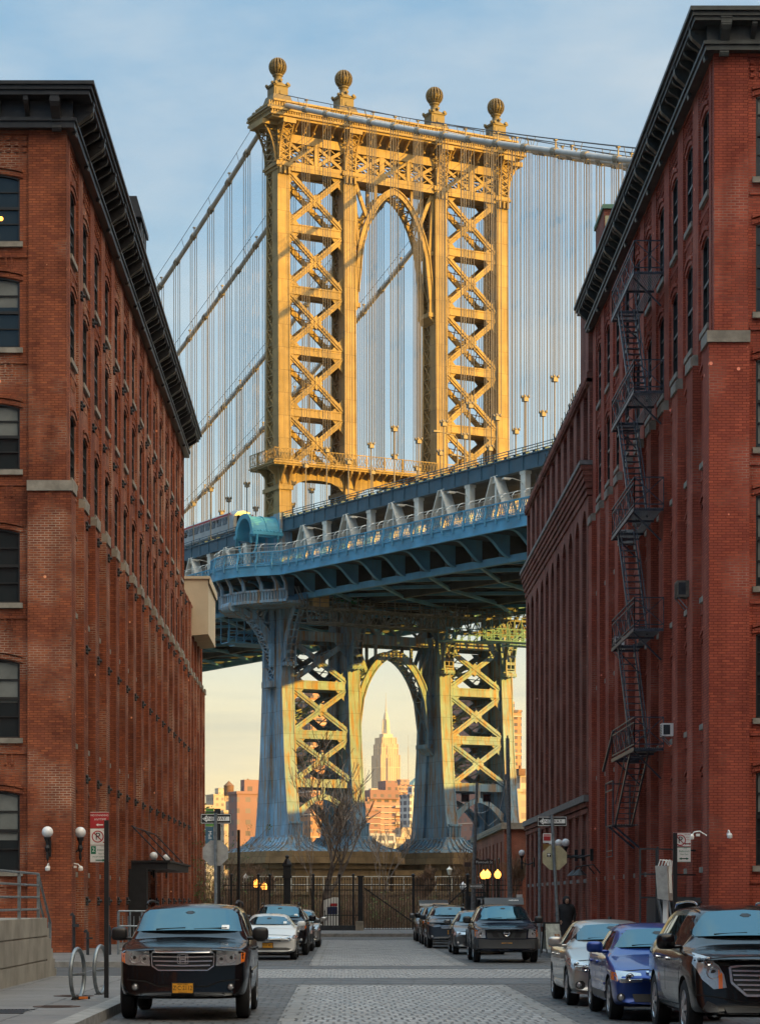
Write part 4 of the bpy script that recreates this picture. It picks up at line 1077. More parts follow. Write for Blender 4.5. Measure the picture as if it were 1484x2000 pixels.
for p, q in zip(rp, rp[1:]):
    a, b = Vector((p[0]+.35,-p[1],D_(p[1]))), Vector((q[0]+.35,-q[1],D_(q[1]))); nn = max(1, round((b-a).length/1.0))
    for h, dx in ((.5,0),(1.0,0),(1.5,0),(1.95,0),(2.25,.25),(2.4,.6)): m.bar(a+up*h+Vector((dx,0,0)), b+up*h+Vector((dx,0,0)), .035)
    m.tube([a, a+up*1.95, a+up*2.25+Vector((.25,0,0)), a+up*2.42+Vector((.65,0,0))], .04, 4)
    for j in range(1, 8): c_ = a.lerp(b, j/8); m.bar(c_+up*.3, c_+up*1.95, .014)
m.build('walkway_fence', M['fence'], DK)
# slotted ring girder below the bay and its S-shaped posts
m = MB(); ring = [(p[0]+.9, p[1]*.92) for p in bayp]; rr = resample(ring, 2.2)
for p, q in zip(ring, ring[1:]):
    for za, zb in ((35.15,35.45),(36.35,36.6)): m.bar((p[0],-p[1],(za+zb)/2), (q[0],-q[1],(za+zb)/2), .25, zb-za)
    n = max(2, round(math.dist(p,q)/.42))
    for k in range(n): X, Y = lerp(p[0],q[0],k/n), lerp(p[1],q[1],k/n); m.box(X-.1, -Y-.1, 35.4, X+.1, -Y+.1, 36.4)
m.prism([(p[0]+.3, -p[1]) for p in ring] + [(-14.6, -ring[-1][1]), (-14.6, -ring[0][1])], 'z', 35.0, 35.3)
for p in rr: m.bar((p[0]-.1,-p[1],36.4), (p[0]-.15,-p[1],37.2), .32); m.bar((p[0]-.15,-p[1],37.2), (p[0]-.8,-p[1],38.3), .3)
m.build('bay_girder', M['tower_low'], DK)
# hooded shelter on the outer side of the tower leg
m = MB(); n = 14; xa, xb, zc = -18.7, -15.2, 43.5
rngs = []
for x in [lerp(xa,xb,k/5) for k in range(6)]: rngs.append([(x, 2.05*math.cos(math.pi*k/n), zc+2.15*math.sin(math.pi*k/n)) for k in range(n+1)])
m.loft(rngs, cap=False, closed=False)
m.loft([[(x, p[1]*.86, zc+(p[2]-zc)*.86) for p in r_] for x, r_ in zip([lerp(xa,xb,k/5) for k in range(6)], rngs)], cap=False, closed=False)
for k in range(n):
    a0, a1 = math.pi*k/n, math.pi*(k+1)/n
    for r0, r1, x0_, x1_ in ((1.75,2.3,xa-.25,xa+.05),(1.95,2.2,xb-.2,xb+.05),(2.03,2.14,(xa+xb)/2-.08,(xa+xb)/2+.08)):
        m.prism([(r0*math.cos(a0), zc+r0*math.sin(a0)*1.05), (r1*math.cos(a0), zc+r1*math.sin(a0)*1.05), (r1*math.cos(a1), zc+r1*math.sin(a1)*1.05), (r0*math.cos(a1), zc+r0*math.sin(a1)*1.05)], 'x', x0_, x1_)
for s_ in (-1, 1):
    m.box(xa-.3, s_*1.7, zc-.25, xb, s_*2.55, zc+.12); m.box(xa-.2, s_*1.75, zc-.45, xb, s_*2.35, zc-.25)
    for k in range(9): m.ball((lerp(xa,xb-.2,k/8), s_*2.45, zc+.2), .14, 8)
    for x in (xa+.3, xb-.6):
        pts = [(x, s_*(1.5+.9*math.sin(math.pi/2*k/6)), zc-2.2+2.0*(1-math.cos(math.pi/2*k/6))) for k in range(7)]
        for p, q in zip(pts, pts[1:]): m.bar(p, q, .16, .3)
    for k in range(5): m.bar((xa-.25, s_*1.75, zc-.2), (xa-.25, s_*1.95, zc-1.2), .25)
m.box(-15.35, -1.9, 39.3, -15.0, 1.9, zc+.1)
m.build('tower_hood', M['hood'], TW)
# bridge lamps on the truss posts
lm = MB(); lm.tube([(0,0,0),(-.25,0,.35),(-1.2,0,.5),(-1.5,0,.42)], .05, 5); lm.box(-2.2,-.16,.32,-1.45,.16,.5)
l0 = None
for k in range(-5, 7):
    t = 12.25+10.2*k
    if abs(t) < 3: continue
    loc = (S[0]-.3, -t, U_(t)-3.6)
    if l0 is None: l0 = lm.build('deck_lamp', M['fence'], DK); l0.location = loc
    else: link_copy(l0, DK, loc)
for x_, t in ((S[1], 26), (S[2]-3, 14), (S[3], 22)):
    m = MB(); m.tube([(x_,-t,U_(t)-1),(x_,-t,U_(t)+5.5),(x_-.4,-t,U_(t)+5.9),(x_-2.2,-t,U_(t)+6.1)], .07, 5); m.box(x_-3.0,-t-.18,U_(t)+6.0,x_-2.1,-t+.18,U_(t)+6.2); m.build('deck_lamp', M['rope'], DK)
# inspection platform slung below the deck
IP = empty('inspection_platform', (0,0,0), 0, BR)
m = MB(); 
for y in (-6.2, -8.2):
    x = -15.0; zt = lambda x: 35.4-.02*(x+15)
    for za in (33.0, 34.6): m.bar((-15,y,za), (17.5,y,za-.1), .18)
    while x < 17:
        m.bar((x,y,33.0), (x+.8,y,34.6), .1); m.bar((x+.8,y,34.6), (x+1.6,y,33.0), .1); m.bar((x,y,33), (x,y,36.0), .09)
        for za in (35.2, 35.7): m.bar((x,y,za), (x+1.6,y,za), .07)
        x += 1.6
x = -15
while x < 17.5: m.bar((x,-6.2,34.6), (x,-8.2,34.6), .12); m.bar((x,-6.2,33), (x+1.6,-8.2,33), .1); x += 1.6
m.box(-15, -8.2, 34.6, 17.4, -6.2, 34.68)
for x in (-14.8, -12.6, -9, 0, 9): m.bar((x,-7.2,34.6), (x,-7.2,37), .14)
m.bar((-15.6,-8.3,34.7), (-16.6,-8.3,36.8), .1); m.bar((-15.2,-8.3,34.7), (-16.2,-8.3,36.8), .1)
m.build('scaffold', mat('grey_scaffold_steel', (.17,.19,.19), .6, var=.3), IP)
m = MB(); m.box(-14.2, -8.1, 34.7, -12.2, -7.0, 36.1); m.build('plywood_crate', mat('plywood', (.50,.38,.20), .8, var=.15, scale=3), IP)
m = MB(); rnd = random.Random(3)
for k in range(60):
    x = rnd.uniform(-11.8,-8.0); z = rnd.uniform(35.3,36.4); m.bar((x,-8.1+rnd.random()*.3,z), (x+rnd.uniform(-.5,.5),-8.1,z+rnd.uniform(-.3,.3)), .22, .05)
m.build('green_netting', mat('green_netting', (.02,.22,.12), .8, var=.3), IP)
for x0_, y_ in ((-19, 4), (-17, 6), (2, -10), (6, -12), (11, -9)):
    m = MB(); m.box(x0_, y_, 31.6, x0_+7, y_+2.0, 31.7)
    for k in range(8):
        m.bar((x0_+k, y_, 31.7), (x0_+k, y_, 33.0), .1); m.bar((x0_+k, y_+2, 31.7), (x0_+k, y_+2, 34.6), .08)
    for zz in (32.3, 33.0): m.bar((x0_, y_, zz), (x0_+7, y_, zz), .1)
    for k in range(4): m.bar((x0_+k*1.75, y_, 31.7), (x0_+k*1.75+1.75, y_, 33), .09)
    m.build('hanging_stage', M['deckblue'], IP)
# ---- main cables with suspenders and hand lines
def cab(t):
    a = abs(t)
    return 93.3-.40*a+.0004*a*a if t > 0 else 93.3-.42*a+.000893*a*a
kr = random.Random(11)
reach = [(-34, 76), (-52, 66), (-80, 52), (-98, 46)]
for i, x in enumerate(S):
    CB = empty('main_cable', (0,0,0), 0, BR)
    m = MB()
    tt = [T0+k*4.0 for k in range(50) if T0+k*4.0 < T1+4]
    for seg in ([t for t in tt if t < -1], [1.0]+[t for t in tt if t > 1]): m.tube([(x,-t,cab(t)) for t in seg], .29, 10)
    m.build('cable', M['cable'], CB, smooth=50)
    m = MB()
    for dx in (-.5, .5):
        for seg in ([t for t in tt if t < -1], [1.2]+[t for t in tt if t > 1]): m.tube([(x+dx,-t,cab(t)+1.15) for t in seg], .035, 4)
    for t in tt[::2]: 
        for dx in (-.5,.5): m.bar((x+dx*.4,-t,cab(t)+.2), (x+dx,-t,cab(t)+1.2), .04)
    m.build('hand_line', M['steel_dark'], CB)
    for k in range(-19, 16):
        t = 5.1*k + 2.0
        if abs(t) < 2.5 or t < reach[i][0] or t > reach[i][1]: continue
        m = MB(); zb = U_(t)+ (3.6+ (k % 3)*1.0)
        m.tube([(x,-t+.35,cab(t-.35)), (x,-t-.35,cab(t+.35))], .38, 10)
        if k % 2: m.bar((x+.1,-t,cab(t)+.3), (x+.1,-t,cab(t)+1.0), .1); m.bar((x+.1,-t,cab(t)+1.0), (x+.1,-t,cab(t)+1.15), .3)
        for dx, dt in ((-.3,-.28),(.3,-.28),(-.3,.28),(.3,.28)):
            m.tube([(x+dx,-t+dt,cab(t)+.1), (x+dx,-t+dt,zb)], .042, 4)
        m.box(x-.24, -t-.24, zb-.3, x+.24, -t+.24, zb+.1)
        for dx, dt in ((-.3,-.3),(.3,-.3),(-.3,.3),(.3,.3)): m.ball((x+dx*.75,-t+dt*.75,zb+.18), .15, 6)
        m.tube([(x,-t,zb-.3),(x,-t,U_(t)-1.0)], .07, 6)
        m.build('suspender', M['rope'], CB)
# train on the upper tracks
TR = thing('subway_train', 'silver rounded train car passing on the upper deck left of the hooded tower leg', 'train', BO, BRZ)
m = MB(); xs = -10.4; rg = []
sec = [(-1.5,.9),(-1.52,2.2),(-1.4,3.0),(-.9,3.5),(0,3.7),(.9,3.5),(1.4,3.0),(1.52,2.2),(1.5,.9)]
for yy, sc in ((18.0,.9),(18.4,.98),(19,1),(33,1),(33.6,.97),(34,.88)): rg.append([(xs+a*sc, yy, 46.1+.9+(z-.9)*sc) for a, z in sec])
m.loft(rg); M['train'] = mat('stainless_train', (.42,.43,.42), .35, .7, var=.1, scale=1); m.build('car_body', M['train'], TR, smooth=40)
for s_ in (-1, 1):
    for k in range(8): m = MB(); m.box(xs+s_*1.49, 19.6+k*1.7, 48.0, xs+s_*1.55, 20.8+k*1.7, 48.9); m.build('window', M['glass'], TR)
m = MB(); m.box(xs-.9, 17.9, 48.0, xs+.9, 18.06, 48.9); m.build('window', M['glass'], TR)
m = MB()
for s_ in (-1, 1): m.box(xs+s_*1.5, 18.5, 49.05, xs+s_*1.56, 33.5, 49.25)
m.build('red_stripe', M['red_sign'], TR)
# ------------------------------------------------------------------ far city across the river
def citymat(name, wall, win, ww, wh, gapx, gapz, off=0.):
    m, t, b = nt(name); tc = t.nodes.new('ShaderNodeTexCoord'); sp = t.nodes.new('ShaderNodeSeparateXYZ'); t.links.new(tc.outputs['Object'], sp.inputs[0])
    cb = t.nodes.new('ShaderNodeCombineXYZ'); t.links.new(math_(t, 'ADD', sp.outputs[0], sp.outputs[1]), cb.inputs[0]); t.links.new(sp.outputs[2], cb.inputs[1])
    br = t.nodes.new('ShaderNodeTexBrick'); t.links.new(cb.outputs[0], br.inputs['Vector']); br.offset = off
    for k, v in (('Scale',1),('Brick Width',ww+gapx),('Row Height',wh+gapz),('Mortar Size',min(gapx,gapz)*.5),('Mortar Smooth',.02),('Bias',-.2)): br.inputs[k].default_value = v
    br.inputs['Color1'].default_value = rgb(win); br.inputs['Color2'].default_value = rgb(tuple(x*1.9+.03 for x in win))
    f = noise(t, .05, 4, tc.outputs['Object'])
    t.links.new(ramp(t, f, [(.35, tuple(x*.86 for x in wall)), (.65, tuple(x*1.1 for x in wall))]), br.inputs['Mortar'])
    t.links.new(br.outputs['Color'], b.inputs['Base Color']); b.inputs['Roughness'].default_value = .75; return m
C_ESB = citymat('limestone_tower_front', (.66,.51,.33), (.28,.20,.14), 2.2, 40.0, 3.2, 1.6)
C_BRK = citymat('housing_brick', (.46,.24,.14), (.09,.08,.09), 1.3, 1.5, 2.7, 1.5)
C_BRK2 = citymat('pink_terrace_brick', (.42,.25,.21), (.10,.09,.10), 2.4, 1.4, 1.7, 1.6)
C_BRN = citymat('brown_block_brick', (.30,.17,.15), (.12,.10,.10), 1.4, 1.6, 2.6, 2.2)
C_WHT = citymat('white_block_front', (.55,.55,.55), (.12,.13,.16), 2.6, 1.7, 1.2, 1.5)
C_TAN = citymat('tan_block_front', (.52,.42,.32), (.22,.18,.15), 1.6, 1.8, 2.0, 1.8)
M['band'] = mat('pale_slab_edge', (.55,.45,.38), .8, var=.1, scale=.1)
M['tank'] = mat('water_tank_wood', (.20,.11,.06), .9, var=.2, scale=.5)
def far_block(name, label, cat, px, D, ytop, L, W, rz, m, bands=None, extra=None, group=None):
    c = at(px, HY, D); t = thing(name, label, cat, (c.x, c.y, 0), R(rz), group); h = EYE + (HY-ytop)*D/F
    b = MB(); b.box(-W/2, -L/2, -2, W/2, L/2, h); b.box(-W/2-.3, -L/2-.3, h, W/2+.3, L/2+.3, h+.9)
    b.box(-W*.2, -L*.2, h+.9, W*.25, L*.25, h+5); b.build('wall', m, t)
    if bands:
        s = MB(); z = bands
        while z < h-1: s.box(-W/2-.25, -L/2-.25, z, W/2+.25, L/2+.25, z+.45); z += bands
        s.build('slab_edge', M['band'], t)
    return t, h
# the stepped skyscraper framed by the arch
c = at(753.5, HY, 5100); ES = thing('skyscraper', 'tall stepped limestone skyscraper with spire framed in the lower portal arch', 'skyscraper', (c.x, c.y, 0), R(24))
b = MB()
for w_, l_, z0, z1 in ((66,60,-3,150),(58,52,150,236),(47,47,236,318),(41,41,318,342),(36,36,342,356)): b.box(-w_/2, -l_/2, z0, w_/2, l_/2, z1)
for w_, l_, z1 in ((16,54,312),(50,14,312),(12,44,338),(44,12,338),(24,58,236),(62,20,228)): b.box(-w_/2, -l_/2, 100, w_/2, l_/2, z1)
b.build('shaft', C_ESB, ES)
b = MB(); b.box(-11,-11,356,11,11,364); b.lathe([(7.5,364),(7,372),(6.2,374),(6,396),(5.2,400),(4.6,404),(3.4,410),(1.9,413),(1.4,420)], (0,0,0), 12)
for k in range(4):
    a = k*math.pi/2; b.bar((8*math.cos(a),8*math.sin(a),364), (5.9*math.cos(a),5.9*math.sin(a),396), 2.6)
b.build('crown', mat('pale_crown_metal', (.55,.47,.36), .5, .2, var=.1, scale=.1), ES)
b = MB(); b.lathe([(1.4,420),(1.2,430),(.9,431),(.8,441),(.5,443),(.3,455)], (0,0,0), 8); b.build('spire', M['cable'], ES)
far_block('apartment_tower', 'orange brick apartment tower with pale floor lines behind the nearer leg bay', 'apartment tower', 614, 900, 1368, 16, 11.5, 28, C_BRK, 8.6)
far_block('apartment_tower', 'brown brick apartment tower with pale floor lines behind the farther leg bay', 'apartment tower', 921, 1000, 1372, 26, 8.8, 32, C_BRN, 8.6)
far_block('apartment_tower', 'slim sunlit brick apartment tower edge showing beside the farthest bridge leg', 'apartment tower', 993, 1080, 1392, 12, 6.7, 25, C_BRK, 8.6)
t_, h_ = far_block('terrace_block', 'pink brick apartment block with stepped terraces below the skyscraper', 'apartment block', 752, 1200, 1562, 16, 25, 20, C_BRK2, 3.1)
b = MB(); b.box(-11.5,-9,h_,4,6,h_+4.5); b.box(-2,-6,h_+4.5,4.5,5,h_+9.5); b.build('roof_house', C_BRN, t_)
b = MB()
for z in range(12): b.box(2,-9.6,4+z*4.1,12.8,-7.8,5.2+z*4.1)
b.build('balcony', M['band'], t_)
far_block('apartment_block', 'stepped brown brick block, lower wing left of the pink terraces', 'apartment block', 716, 1180, 1585, 10, 11, 20, C_BRN, 3.1)
far_block('white_block', 'narrow white apartment block with dark window bands next to the pink terraces', 'apartment block', 808, 1150, 1556, 8, 11, 35, C_WHT)
far_block('civic_roof', 'pale green pyramid-roofed block peeping over the white apartments', 'building', 816, 2200, 1545, 20, 22, 20, C_TAN)
c = at(816, HY, 2200); 
b = MB(); hh = EYE+(HY-1541)*2200/F; b.loft([rect(-9,9,-9,9,hh+3), rect(-1,1,-1,1,hh+12)]); o_ = b.build('roof', mat('green_copper_roof', (.20,.33,.30), .7, var=.1), [o for o in scene.objects if o.name.startswith('civic_roof')][0])
far_block('brown_block', 'reddish brown apartment block beside the blue bridge leg', 'apartment block', 487, 800, 1552, 8, 12, 24, C_BRN)
far_block('terrace_block', 'tall thin pink tower block rising behind the pink terraces, right', 'apartment block', 786, 1700, 1536, 14, 16, 24, C_BRK2, 3.1)
far_block('tan_block', 'hazy tan slab block low at the skyscraper foot, left', 'apartment block', 731, 2300, 1550, 16, 22, 20, C_TAN)
far_block('brown_block', 'brown brick block with setback top directly below the skyscraper', 'apartment block', 765, 1500, 1552, 14, 20, 26, C_BRK)
far_block('cream_block', 'low cream block at the water line between the portal legs', 'building', 742, 950, 1652, 10, 24, 15, C_WHT)
far_block('tan_block', 'low tan block at the water line beside the white apartments', 'building', 790, 980, 1640, 12, 14, 25, C_TAN)
far_block('brown_block', 'reddish block low in the nearer leg bay', 'apartment block', 655, 1250, 1560, 14, 16, 22, C_BRN)
far_block('cream_block', 'pale block under the scaffolded tower on the far left skyline', 'apartment block', 425, 1100, 1610, 12, 16, 24, C_WHT)
def tank(parent, x, y, z, s=1.):
    b = MB(); b.lathe([(1.7*s,0),(1.8*s,3.4*s),(1.9*s,3.45*s),(.1,5.2*s)], (x,y,z+2.0*s), 14)
    for dx in (-1,1):
        for dy in (-1,1): b.bar((x+dx*s,y+dy*s,z), (x+dx*s,y+dy*s,z+2*s), .25*s)
    b.build('water_tank', M['tank'], parent, smooth=40)
t_, h_ = far_block('tan_block', 'tan apartment block with two wooden roof tanks between shrubs and blue leg', 'apartment block', 458, 1000, 1588, 12, 14, 24, C_TAN); tank(t_, -2.5, 0, h_+5, 1.2); tank(t_, 5, -3, h_+6, 1.2)
far_block('scaffold_tower', 'hazy pale tower under scaffolding, left-hand edge of the far skyline', 'tower', 433, 1500, 1555, 14, 16, 24, C_TAN)
far_block('tan_block', 'small pale far block just past the orange-red warehouse corner', 'apartment block', 404, 1300, 1590, 14, 14, 20, C_TAN)
t_, h_ = far_block('cream_block', 'cream sunlit block with rooftop chimney beside the brown-red factory edge', 'apartment block', 1019, 700, 1548, 8, 7, 22, C_TAN); 
b = MB(); b.box(-2,-2,h_+5,0.2,0,h_+7); b.lathe([(.4,h_+7),(.4,h_+8)], (-1.2,-1,0), 8); b.build('chimney', M['tank'], t_)
for px, yt, D, lab in ((713, 1480, 3000, 'thin lattice radio mast standing left of the skyscraper'), (797, 1435, 3400, 'thin lattice radio mast standing right of the skyscraper')):
    c = at(px, HY, D); hh = EYE+(HY-yt)*D/F; b = MB()
    for a in range(3):
        dx, dy = 1.1*math.cos(a*2.1), 1.1*math.sin(a*2.1); b.bar((dx,dy,0), (dx*.5,dy*.5,hh*.93), .5)
    for k in range(int(hh/4)): b.bar((-.8,0,k*3.7), (.8,0,k*3.7+3.7), .3)
    b.bar((0,0,hh*.9), (0,0,hh), .4); tag(b.build('radio_mast', M['cable'], None, None, (c.x,c.y,0)), lab, 'radio mast')
# ------------------------------------------------------------------ trees
def grow(seed, h, spread, levels=5, trunk=.14, lean=(0,0), fork=.32, nb=(2,3), up=.35, twig=.006, fall=.68):
    rn = random.Random(seed); T = MB(); Cn = MB()
    def branch(p, d, L, r, lev):
        n = 4; pts = [p]; dd = d.copy()
        for k in range(n):
            dd = (dd + Vector((rn.uniform(-1,1), rn.uniform(-1,1), rn.uniform(-.5,1)*up))*.16).normalized(); pts.append(pts[-1]+dd*L/n)
        rs = [lerp(r, r*.62, k/n) for k in range(n+1)]
        (T if lev == 0 else Cn).tube(pts, [max(twig, x) for x in rs], 7 if lev == 0 else (5 if lev < 3 else 3), caps=False)
        if lev >= levels: return
        for k in range(rn.randint(*nb)+(1 if lev else 1)):
            f_ = 1.0 if k == 0 else rn.uniform(.35, 1.0); i = min(n, max(1, int(round(f_*n)))); base = pts[i]
            ax = Vector((rn.uniform(-1,1), rn.uniform(-1,1), rn.uniform(-.2,.6))); nd = (dd*(1.0 if k else 1.3) + ax*spread + Vector((0,0,up*.5))).normalized()
            branch(base, nd, L*rn.uniform(fall-.12, fall+.1), rs[i]*rn.uniform(.55,.78), lev+1)
    branch(Vector((0,0,-.1)), Vector((lean[0],lean[1],1)).normalized(), h*fork, trunk, 0)
    return T, Cn
def bare_tree(name, label, loc, mt, mc, **k):
    T, Cn = grow(**k); t = thing(name, label, 'tree', loc); T.build('trunk', mt, t); Cn.build('crown', mc, t); return t
g = lambda px, D: ((px-VX)*D/F, D, 0)
M['twig_pale'] = mat('grey_twigs', (.34,.29,.25), .9, var=.25, scale=4)
M['twig_mid'] = mat('brown_grey_twigs', (.21,.17,.14), .9, var=.25, scale=4)
bare_tree('bare_tree', 'largest leafless tree, dark forked trunk behind fence left of the gates', g(631,136), M['bark'], M['twig_mid'], seed=35, h=11.6, spread=.88, levels=5, trunk=.23, fork=.33, nb=(2,3), up=.40, twig=.019, fall=.74)
bare_tree('bare_tree', 'thin leafless sapling rising from the same bed beside largest leafless tree', g(617,137.5), M['bark'], M['twig_pale'], seed=4, h=7.4, spread=.5, levels=5, trunk=.1, fork=.36, nb=(1,2), up=.7, twig=.011, fall=.7)
bare_tree('birch_tree', 'slender pale-barked birch behind the iron gates below the skyscraper', g(742,146), M['bark_pale'], M['twig_pale'], seed=9, h=7.6, spread=.42, levels=5, trunk=.09, fork=.42, nb=(2,2), up=.8, twig=.011, fall=.66)
bare_tree('bare_tree', 'dense upswept leafless tree before the pier under the second portal leg', g(838,150), M['twig'], M['twig'], seed=12, h=6.0, spread=.62, levels=6, trunk=.12, fork=.24, nb=(3,3), up=.9, twig=.011, fall=.72)
bare_tree('bare_tree', 'reddish leafless tree between floodlight pole and dense upswept tree', g(897,152), M['twig'], M['twig'], seed=15, h=6.0, spread=.7, levels=5, trunk=.1, fork=.3, nb=(2,3), up=.5, twig=.011, fall=.7)
bare_tree('bare_tree', 'leafless tree before the low rose brick wall by the tall pole', g(1018,141), M['twig'], M['twig'], seed=18, h=5.6, spread=.8, levels=6, trunk=.12, fork=.34, nb=(2,3), up=.35, twig=.011, fall=.7)
bare_tree('bare_tree', 'leafless purple-brown tree against the pier, left end behind fence', g(520,150), M['twig'], M['twig'], seed=28, h=5.2, spread=.8, levels=6, trunk=.1, fork=.25, nb=(2,3), up=.4, twig=.011, fall=.72)
# shrubs: many fine upright twigs
def shrub(label, loc, w_, h_, n, seed, leafy=0):
    rn = random.Random(seed); t = thing('shrub', label, 'shrub', loc, 0, 'bare shrubs behind the iron fence'); b = MB(); lf = MB()
    for k in range(n):
        x, y = rn.gauss(0, w_*.3), rn.gauss(0, w_*.2); p = Vector((x,y,0)); d = Vector((rn.uniform(-.5,.5)+x*.3/w_, rn.uniform(-.4,.4), 1)).normalized(); L = h_*rn.uniform(.45,1)
        pts = [p]
        for j in range(4): d = (d+Vector((rn.uniform(-1,1),rn.uniform(-1,1),rn.uniform(-.3,.3)))*.22).normalized(); pts.append(pts[-1]+d*L/4)
        b.tube(pts, [.013,.011,.009,.007,.005], 3, False)
        for j in range(5):
            q = pts[rn.randint(1,4)]; dd = (d+Vector((rn.uniform(-1,1),rn.uniform(-1,1),rn.uniform(-.2,.8)))).normalized(); b.tube([q, q+dd*L*.15, q+dd*L*.3+Vector((0,0,.05))], [.008,.006,.004], 3, False)
            if leafy and rn.random() < leafy:
                e = q+dd*L*.3
                for _ in range(5):
                    u = Vector((rn.uniform(-1,1),rn.uniform(-1,1),rn.uniform(-1,1))).normalized(); v_ = u.orthogonal().normalized(); s_ = rn.uniform(.04,.08); e2 = e+Vector((rn.uniform(-.15,.15),rn.uniform(-.15,.15),rn.uniform(-.15,.15)))
                    lf.add([e2-u*s_, e2+v_*s_*.6, e2+u*s_, e2-v_*s_*.6], [(0,1,2,3)])
    b.build('branches', M['twig'], t)
    if leafy: lf.build('foliage', M['leaf'], t)
shrub('tall brown bare shrub by the stop sign pole, left behind fence', g(430,136), 2.6, 4.3, 170, 1)
shrub('brown bare shrub between thin pole and unlit lantern behind fence', g(472,138), 2.4, 3.4, 150, 2)
shrub('leafy evergreen shrub climbing the warehouse end beside the green banner', g(408,133), .9, 5.6, 60, 3, .55)
for k, px in enumerate((505, 540, 575, 600, 655, 675, 690, 715, 728, 750, 770, 790, 805, 825, 850, 870, 885)):
    shrub(['low tangled winter shrub on the bank behind the iron fence'][0], g(px, 140+(k*7)%9), 2.4, 1.9+.4*(k%3), 80, 20+k, .12 if k % 3 == 0 else 0)
# tall sprigs of a tree showing past the left building
rn = random.Random(8); t_ = thing('tree', 'green leafy branch tips poking out past the lower brick annexe', 'tree', g(396,145)); b = MB(); lf = MB()
b.tube([(-.6,0,-.1),(-.5,0,3),(-.45,0,6),(-.3,0,8.6)], [.12,.1,.07,.03], 6)
for k in range(40):
    z = rn.uniform(3.5,8.8); L = rn.uniform(.3,1.0) if z < 8 else rn.uniform(.2,.5); a = rn.uniform(-.7,.7); p = Vector((-.45,0,z)); e = p+Vector((math.cos(a)*L, math.sin(a)*L, L*.5)); b.tube([p,(p+e)/2+Vector((0,0,-.05)),e], [.03,.02,.01], 4, False)
    for _ in range(9):
        u = Vector((rn.uniform(-1,1),rn.uniform(-1,1),rn.uniform(-1,1))).normalized(); v_ = u.orthogonal().normalized(); s_ = rn.uniform(.06,.13); e2 = p.lerp(e, rn.uniform(.5,1.05))+Vector((rn.uniform(-.1,.1),)*3)
        lf.add([e2-u*s_, e2+v_*s_*.5, e2+u*s_, e2-v_*s_*.5], [(0,1,2,3)])
b.build('trunk', M['bark'], t_); lf.build('foliage', M['leaf'], t_)
# ------------------------------------------------------------------ fence, gates, plaza
FZ = 132.5
def X(px, D=FZ): return (px-VX)*D/F
def bars(x0, x1, top, y=FZ, step=.155, rails=(.25,2.55), r=.016, spear=True):
    m = MB(); n = max(1, round((x1-x0)/step))
    for k in range(n+1):
        x = lerp(x0,x1,k/n); m.box(x-r, y-r, .05, x+r, y+r, top)
        if spear: m.lathe([(r*1.9,top-.02),(r*1.9,top+.03),(.001,top+.16)], (x,y,0), 4)
    for z in rails: m.box(x0, y-.025, z, x1, y+.025, z+.05)
    return m
tf = thing('iron_fence', 'tall black iron railings of the fence running left of the gates', 'fence', (0,0,0))
bars(X(436), X(700), 2.95, rails=(.25,2.35,2.62)).build('railing', M['iron'], tf)
for px in (452, 505, 527, 612, 663, 690):
    m = MB(); x = X(px); m.box(x-.06, FZ-.06, .0, x+.06, FZ+.06, 3.15); m.ball((x,FZ,3.22), .09, 8); m.build('fence_post', M['iron'], tf)
m = MB(); x = X(561.5)
m.box(x-.24,FZ-.64,.14,x+.24,FZ-.16,.5); m.box(x-.19,FZ-.59,.5,x+.19,FZ-.21,3.1); m.box(x-.26,FZ-.66,3.05,x+.26,FZ-.14,3.2); m.box(x-.22,FZ-.62,3.2,x+.22,FZ-.18,3.75); m.box(x-.28,FZ-.68,3.72,x+.28,FZ-.12,3.82)
m.lathe([(.26,3.82),(.2,3.95),(.12,4.1),(.09,4.14)], (x,FZ-.4,0), 4); m.ball((x,FZ-.4,4.24), .11, 10)
for k in range(6):
    z = .7+k*.38; m.xpanel(x-.13, x+.13, z, z+.36, FZ-.6, .04)
tag(m.build('gate_pier', M['iron']), 'ornate black iron post with ball top standing at the fence', 'post')
gt = thing('iron_gate', 'black iron gate leaf with falling diagonal brace beside thick post', 'gate', (0,0,0), 0, 'gates')
m = bars(X(711), X(805), 2.95, rails=(.12,2.35,2.62)); m.bar((X(711),FZ-.03,2.5), (X(804),FZ-.03,.6), .07); m.build('leaf', M['iron'], gt)
m = MB(); m.box(X(699),FZ-.16,0,X(709),FZ+.16,3.1); m.box(X(697),FZ-.2,3.1,X(711),FZ+.2,3.18); m.build('gate_post', M['iron'], gt)
gt = thing('iron_gate', 'black iron gate leaf with rising diagonal brace behind the parked cars', 'gate', (0,0,0), 0, 'gates')
m = bars(X(809), X(911), 2.95, rails=(.12,2.35,2.62)); m.bar((X(850),FZ-.03,.9), (X(911),FZ-.03,2.55), .07); m.build('leaf', M['iron'], gt)
for px in (807, 913):
    m = MB(); m.box(X(px)-.07,FZ-.07,0,X(px)+.07,FZ+.07,3.1); m.ball((X(px),FZ,3.2), .11, 8); m.build('gate_post', M['iron'], gt)
tf = thing('iron_fence', 'black iron railings before the low rose brick building, right of the gates', 'fence')
bars(X(917), 10.0, 2.9, rails=(.25,2.35,2.62)).build('railing', M['iron'], tf)
tf = thing('planter_guard', 'low black iron guard rail round the planting bed', 'guard rail')
bars(X(634,129), X(700,129), 1.15, 129, .16, (.2,.95), .013).build('railing', M['iron'], tf)
m = MB(); m.box(X(440,130), 128.4, .15, X(702,130), 132.2, .36); tag(m.build('planting_bed', M['earth']), 'low earth planting bed edged in dark stone before the fence', 'planting bed')
m = MB(); m.box(X(436,128), 128.2, .15, X(704,128), 128.4, .42); m.box(X(702,128), 128.4, .15, X(704,128), 132.3, .42); tag(m.build('kerb', M['steel_dark']), kind='structure')
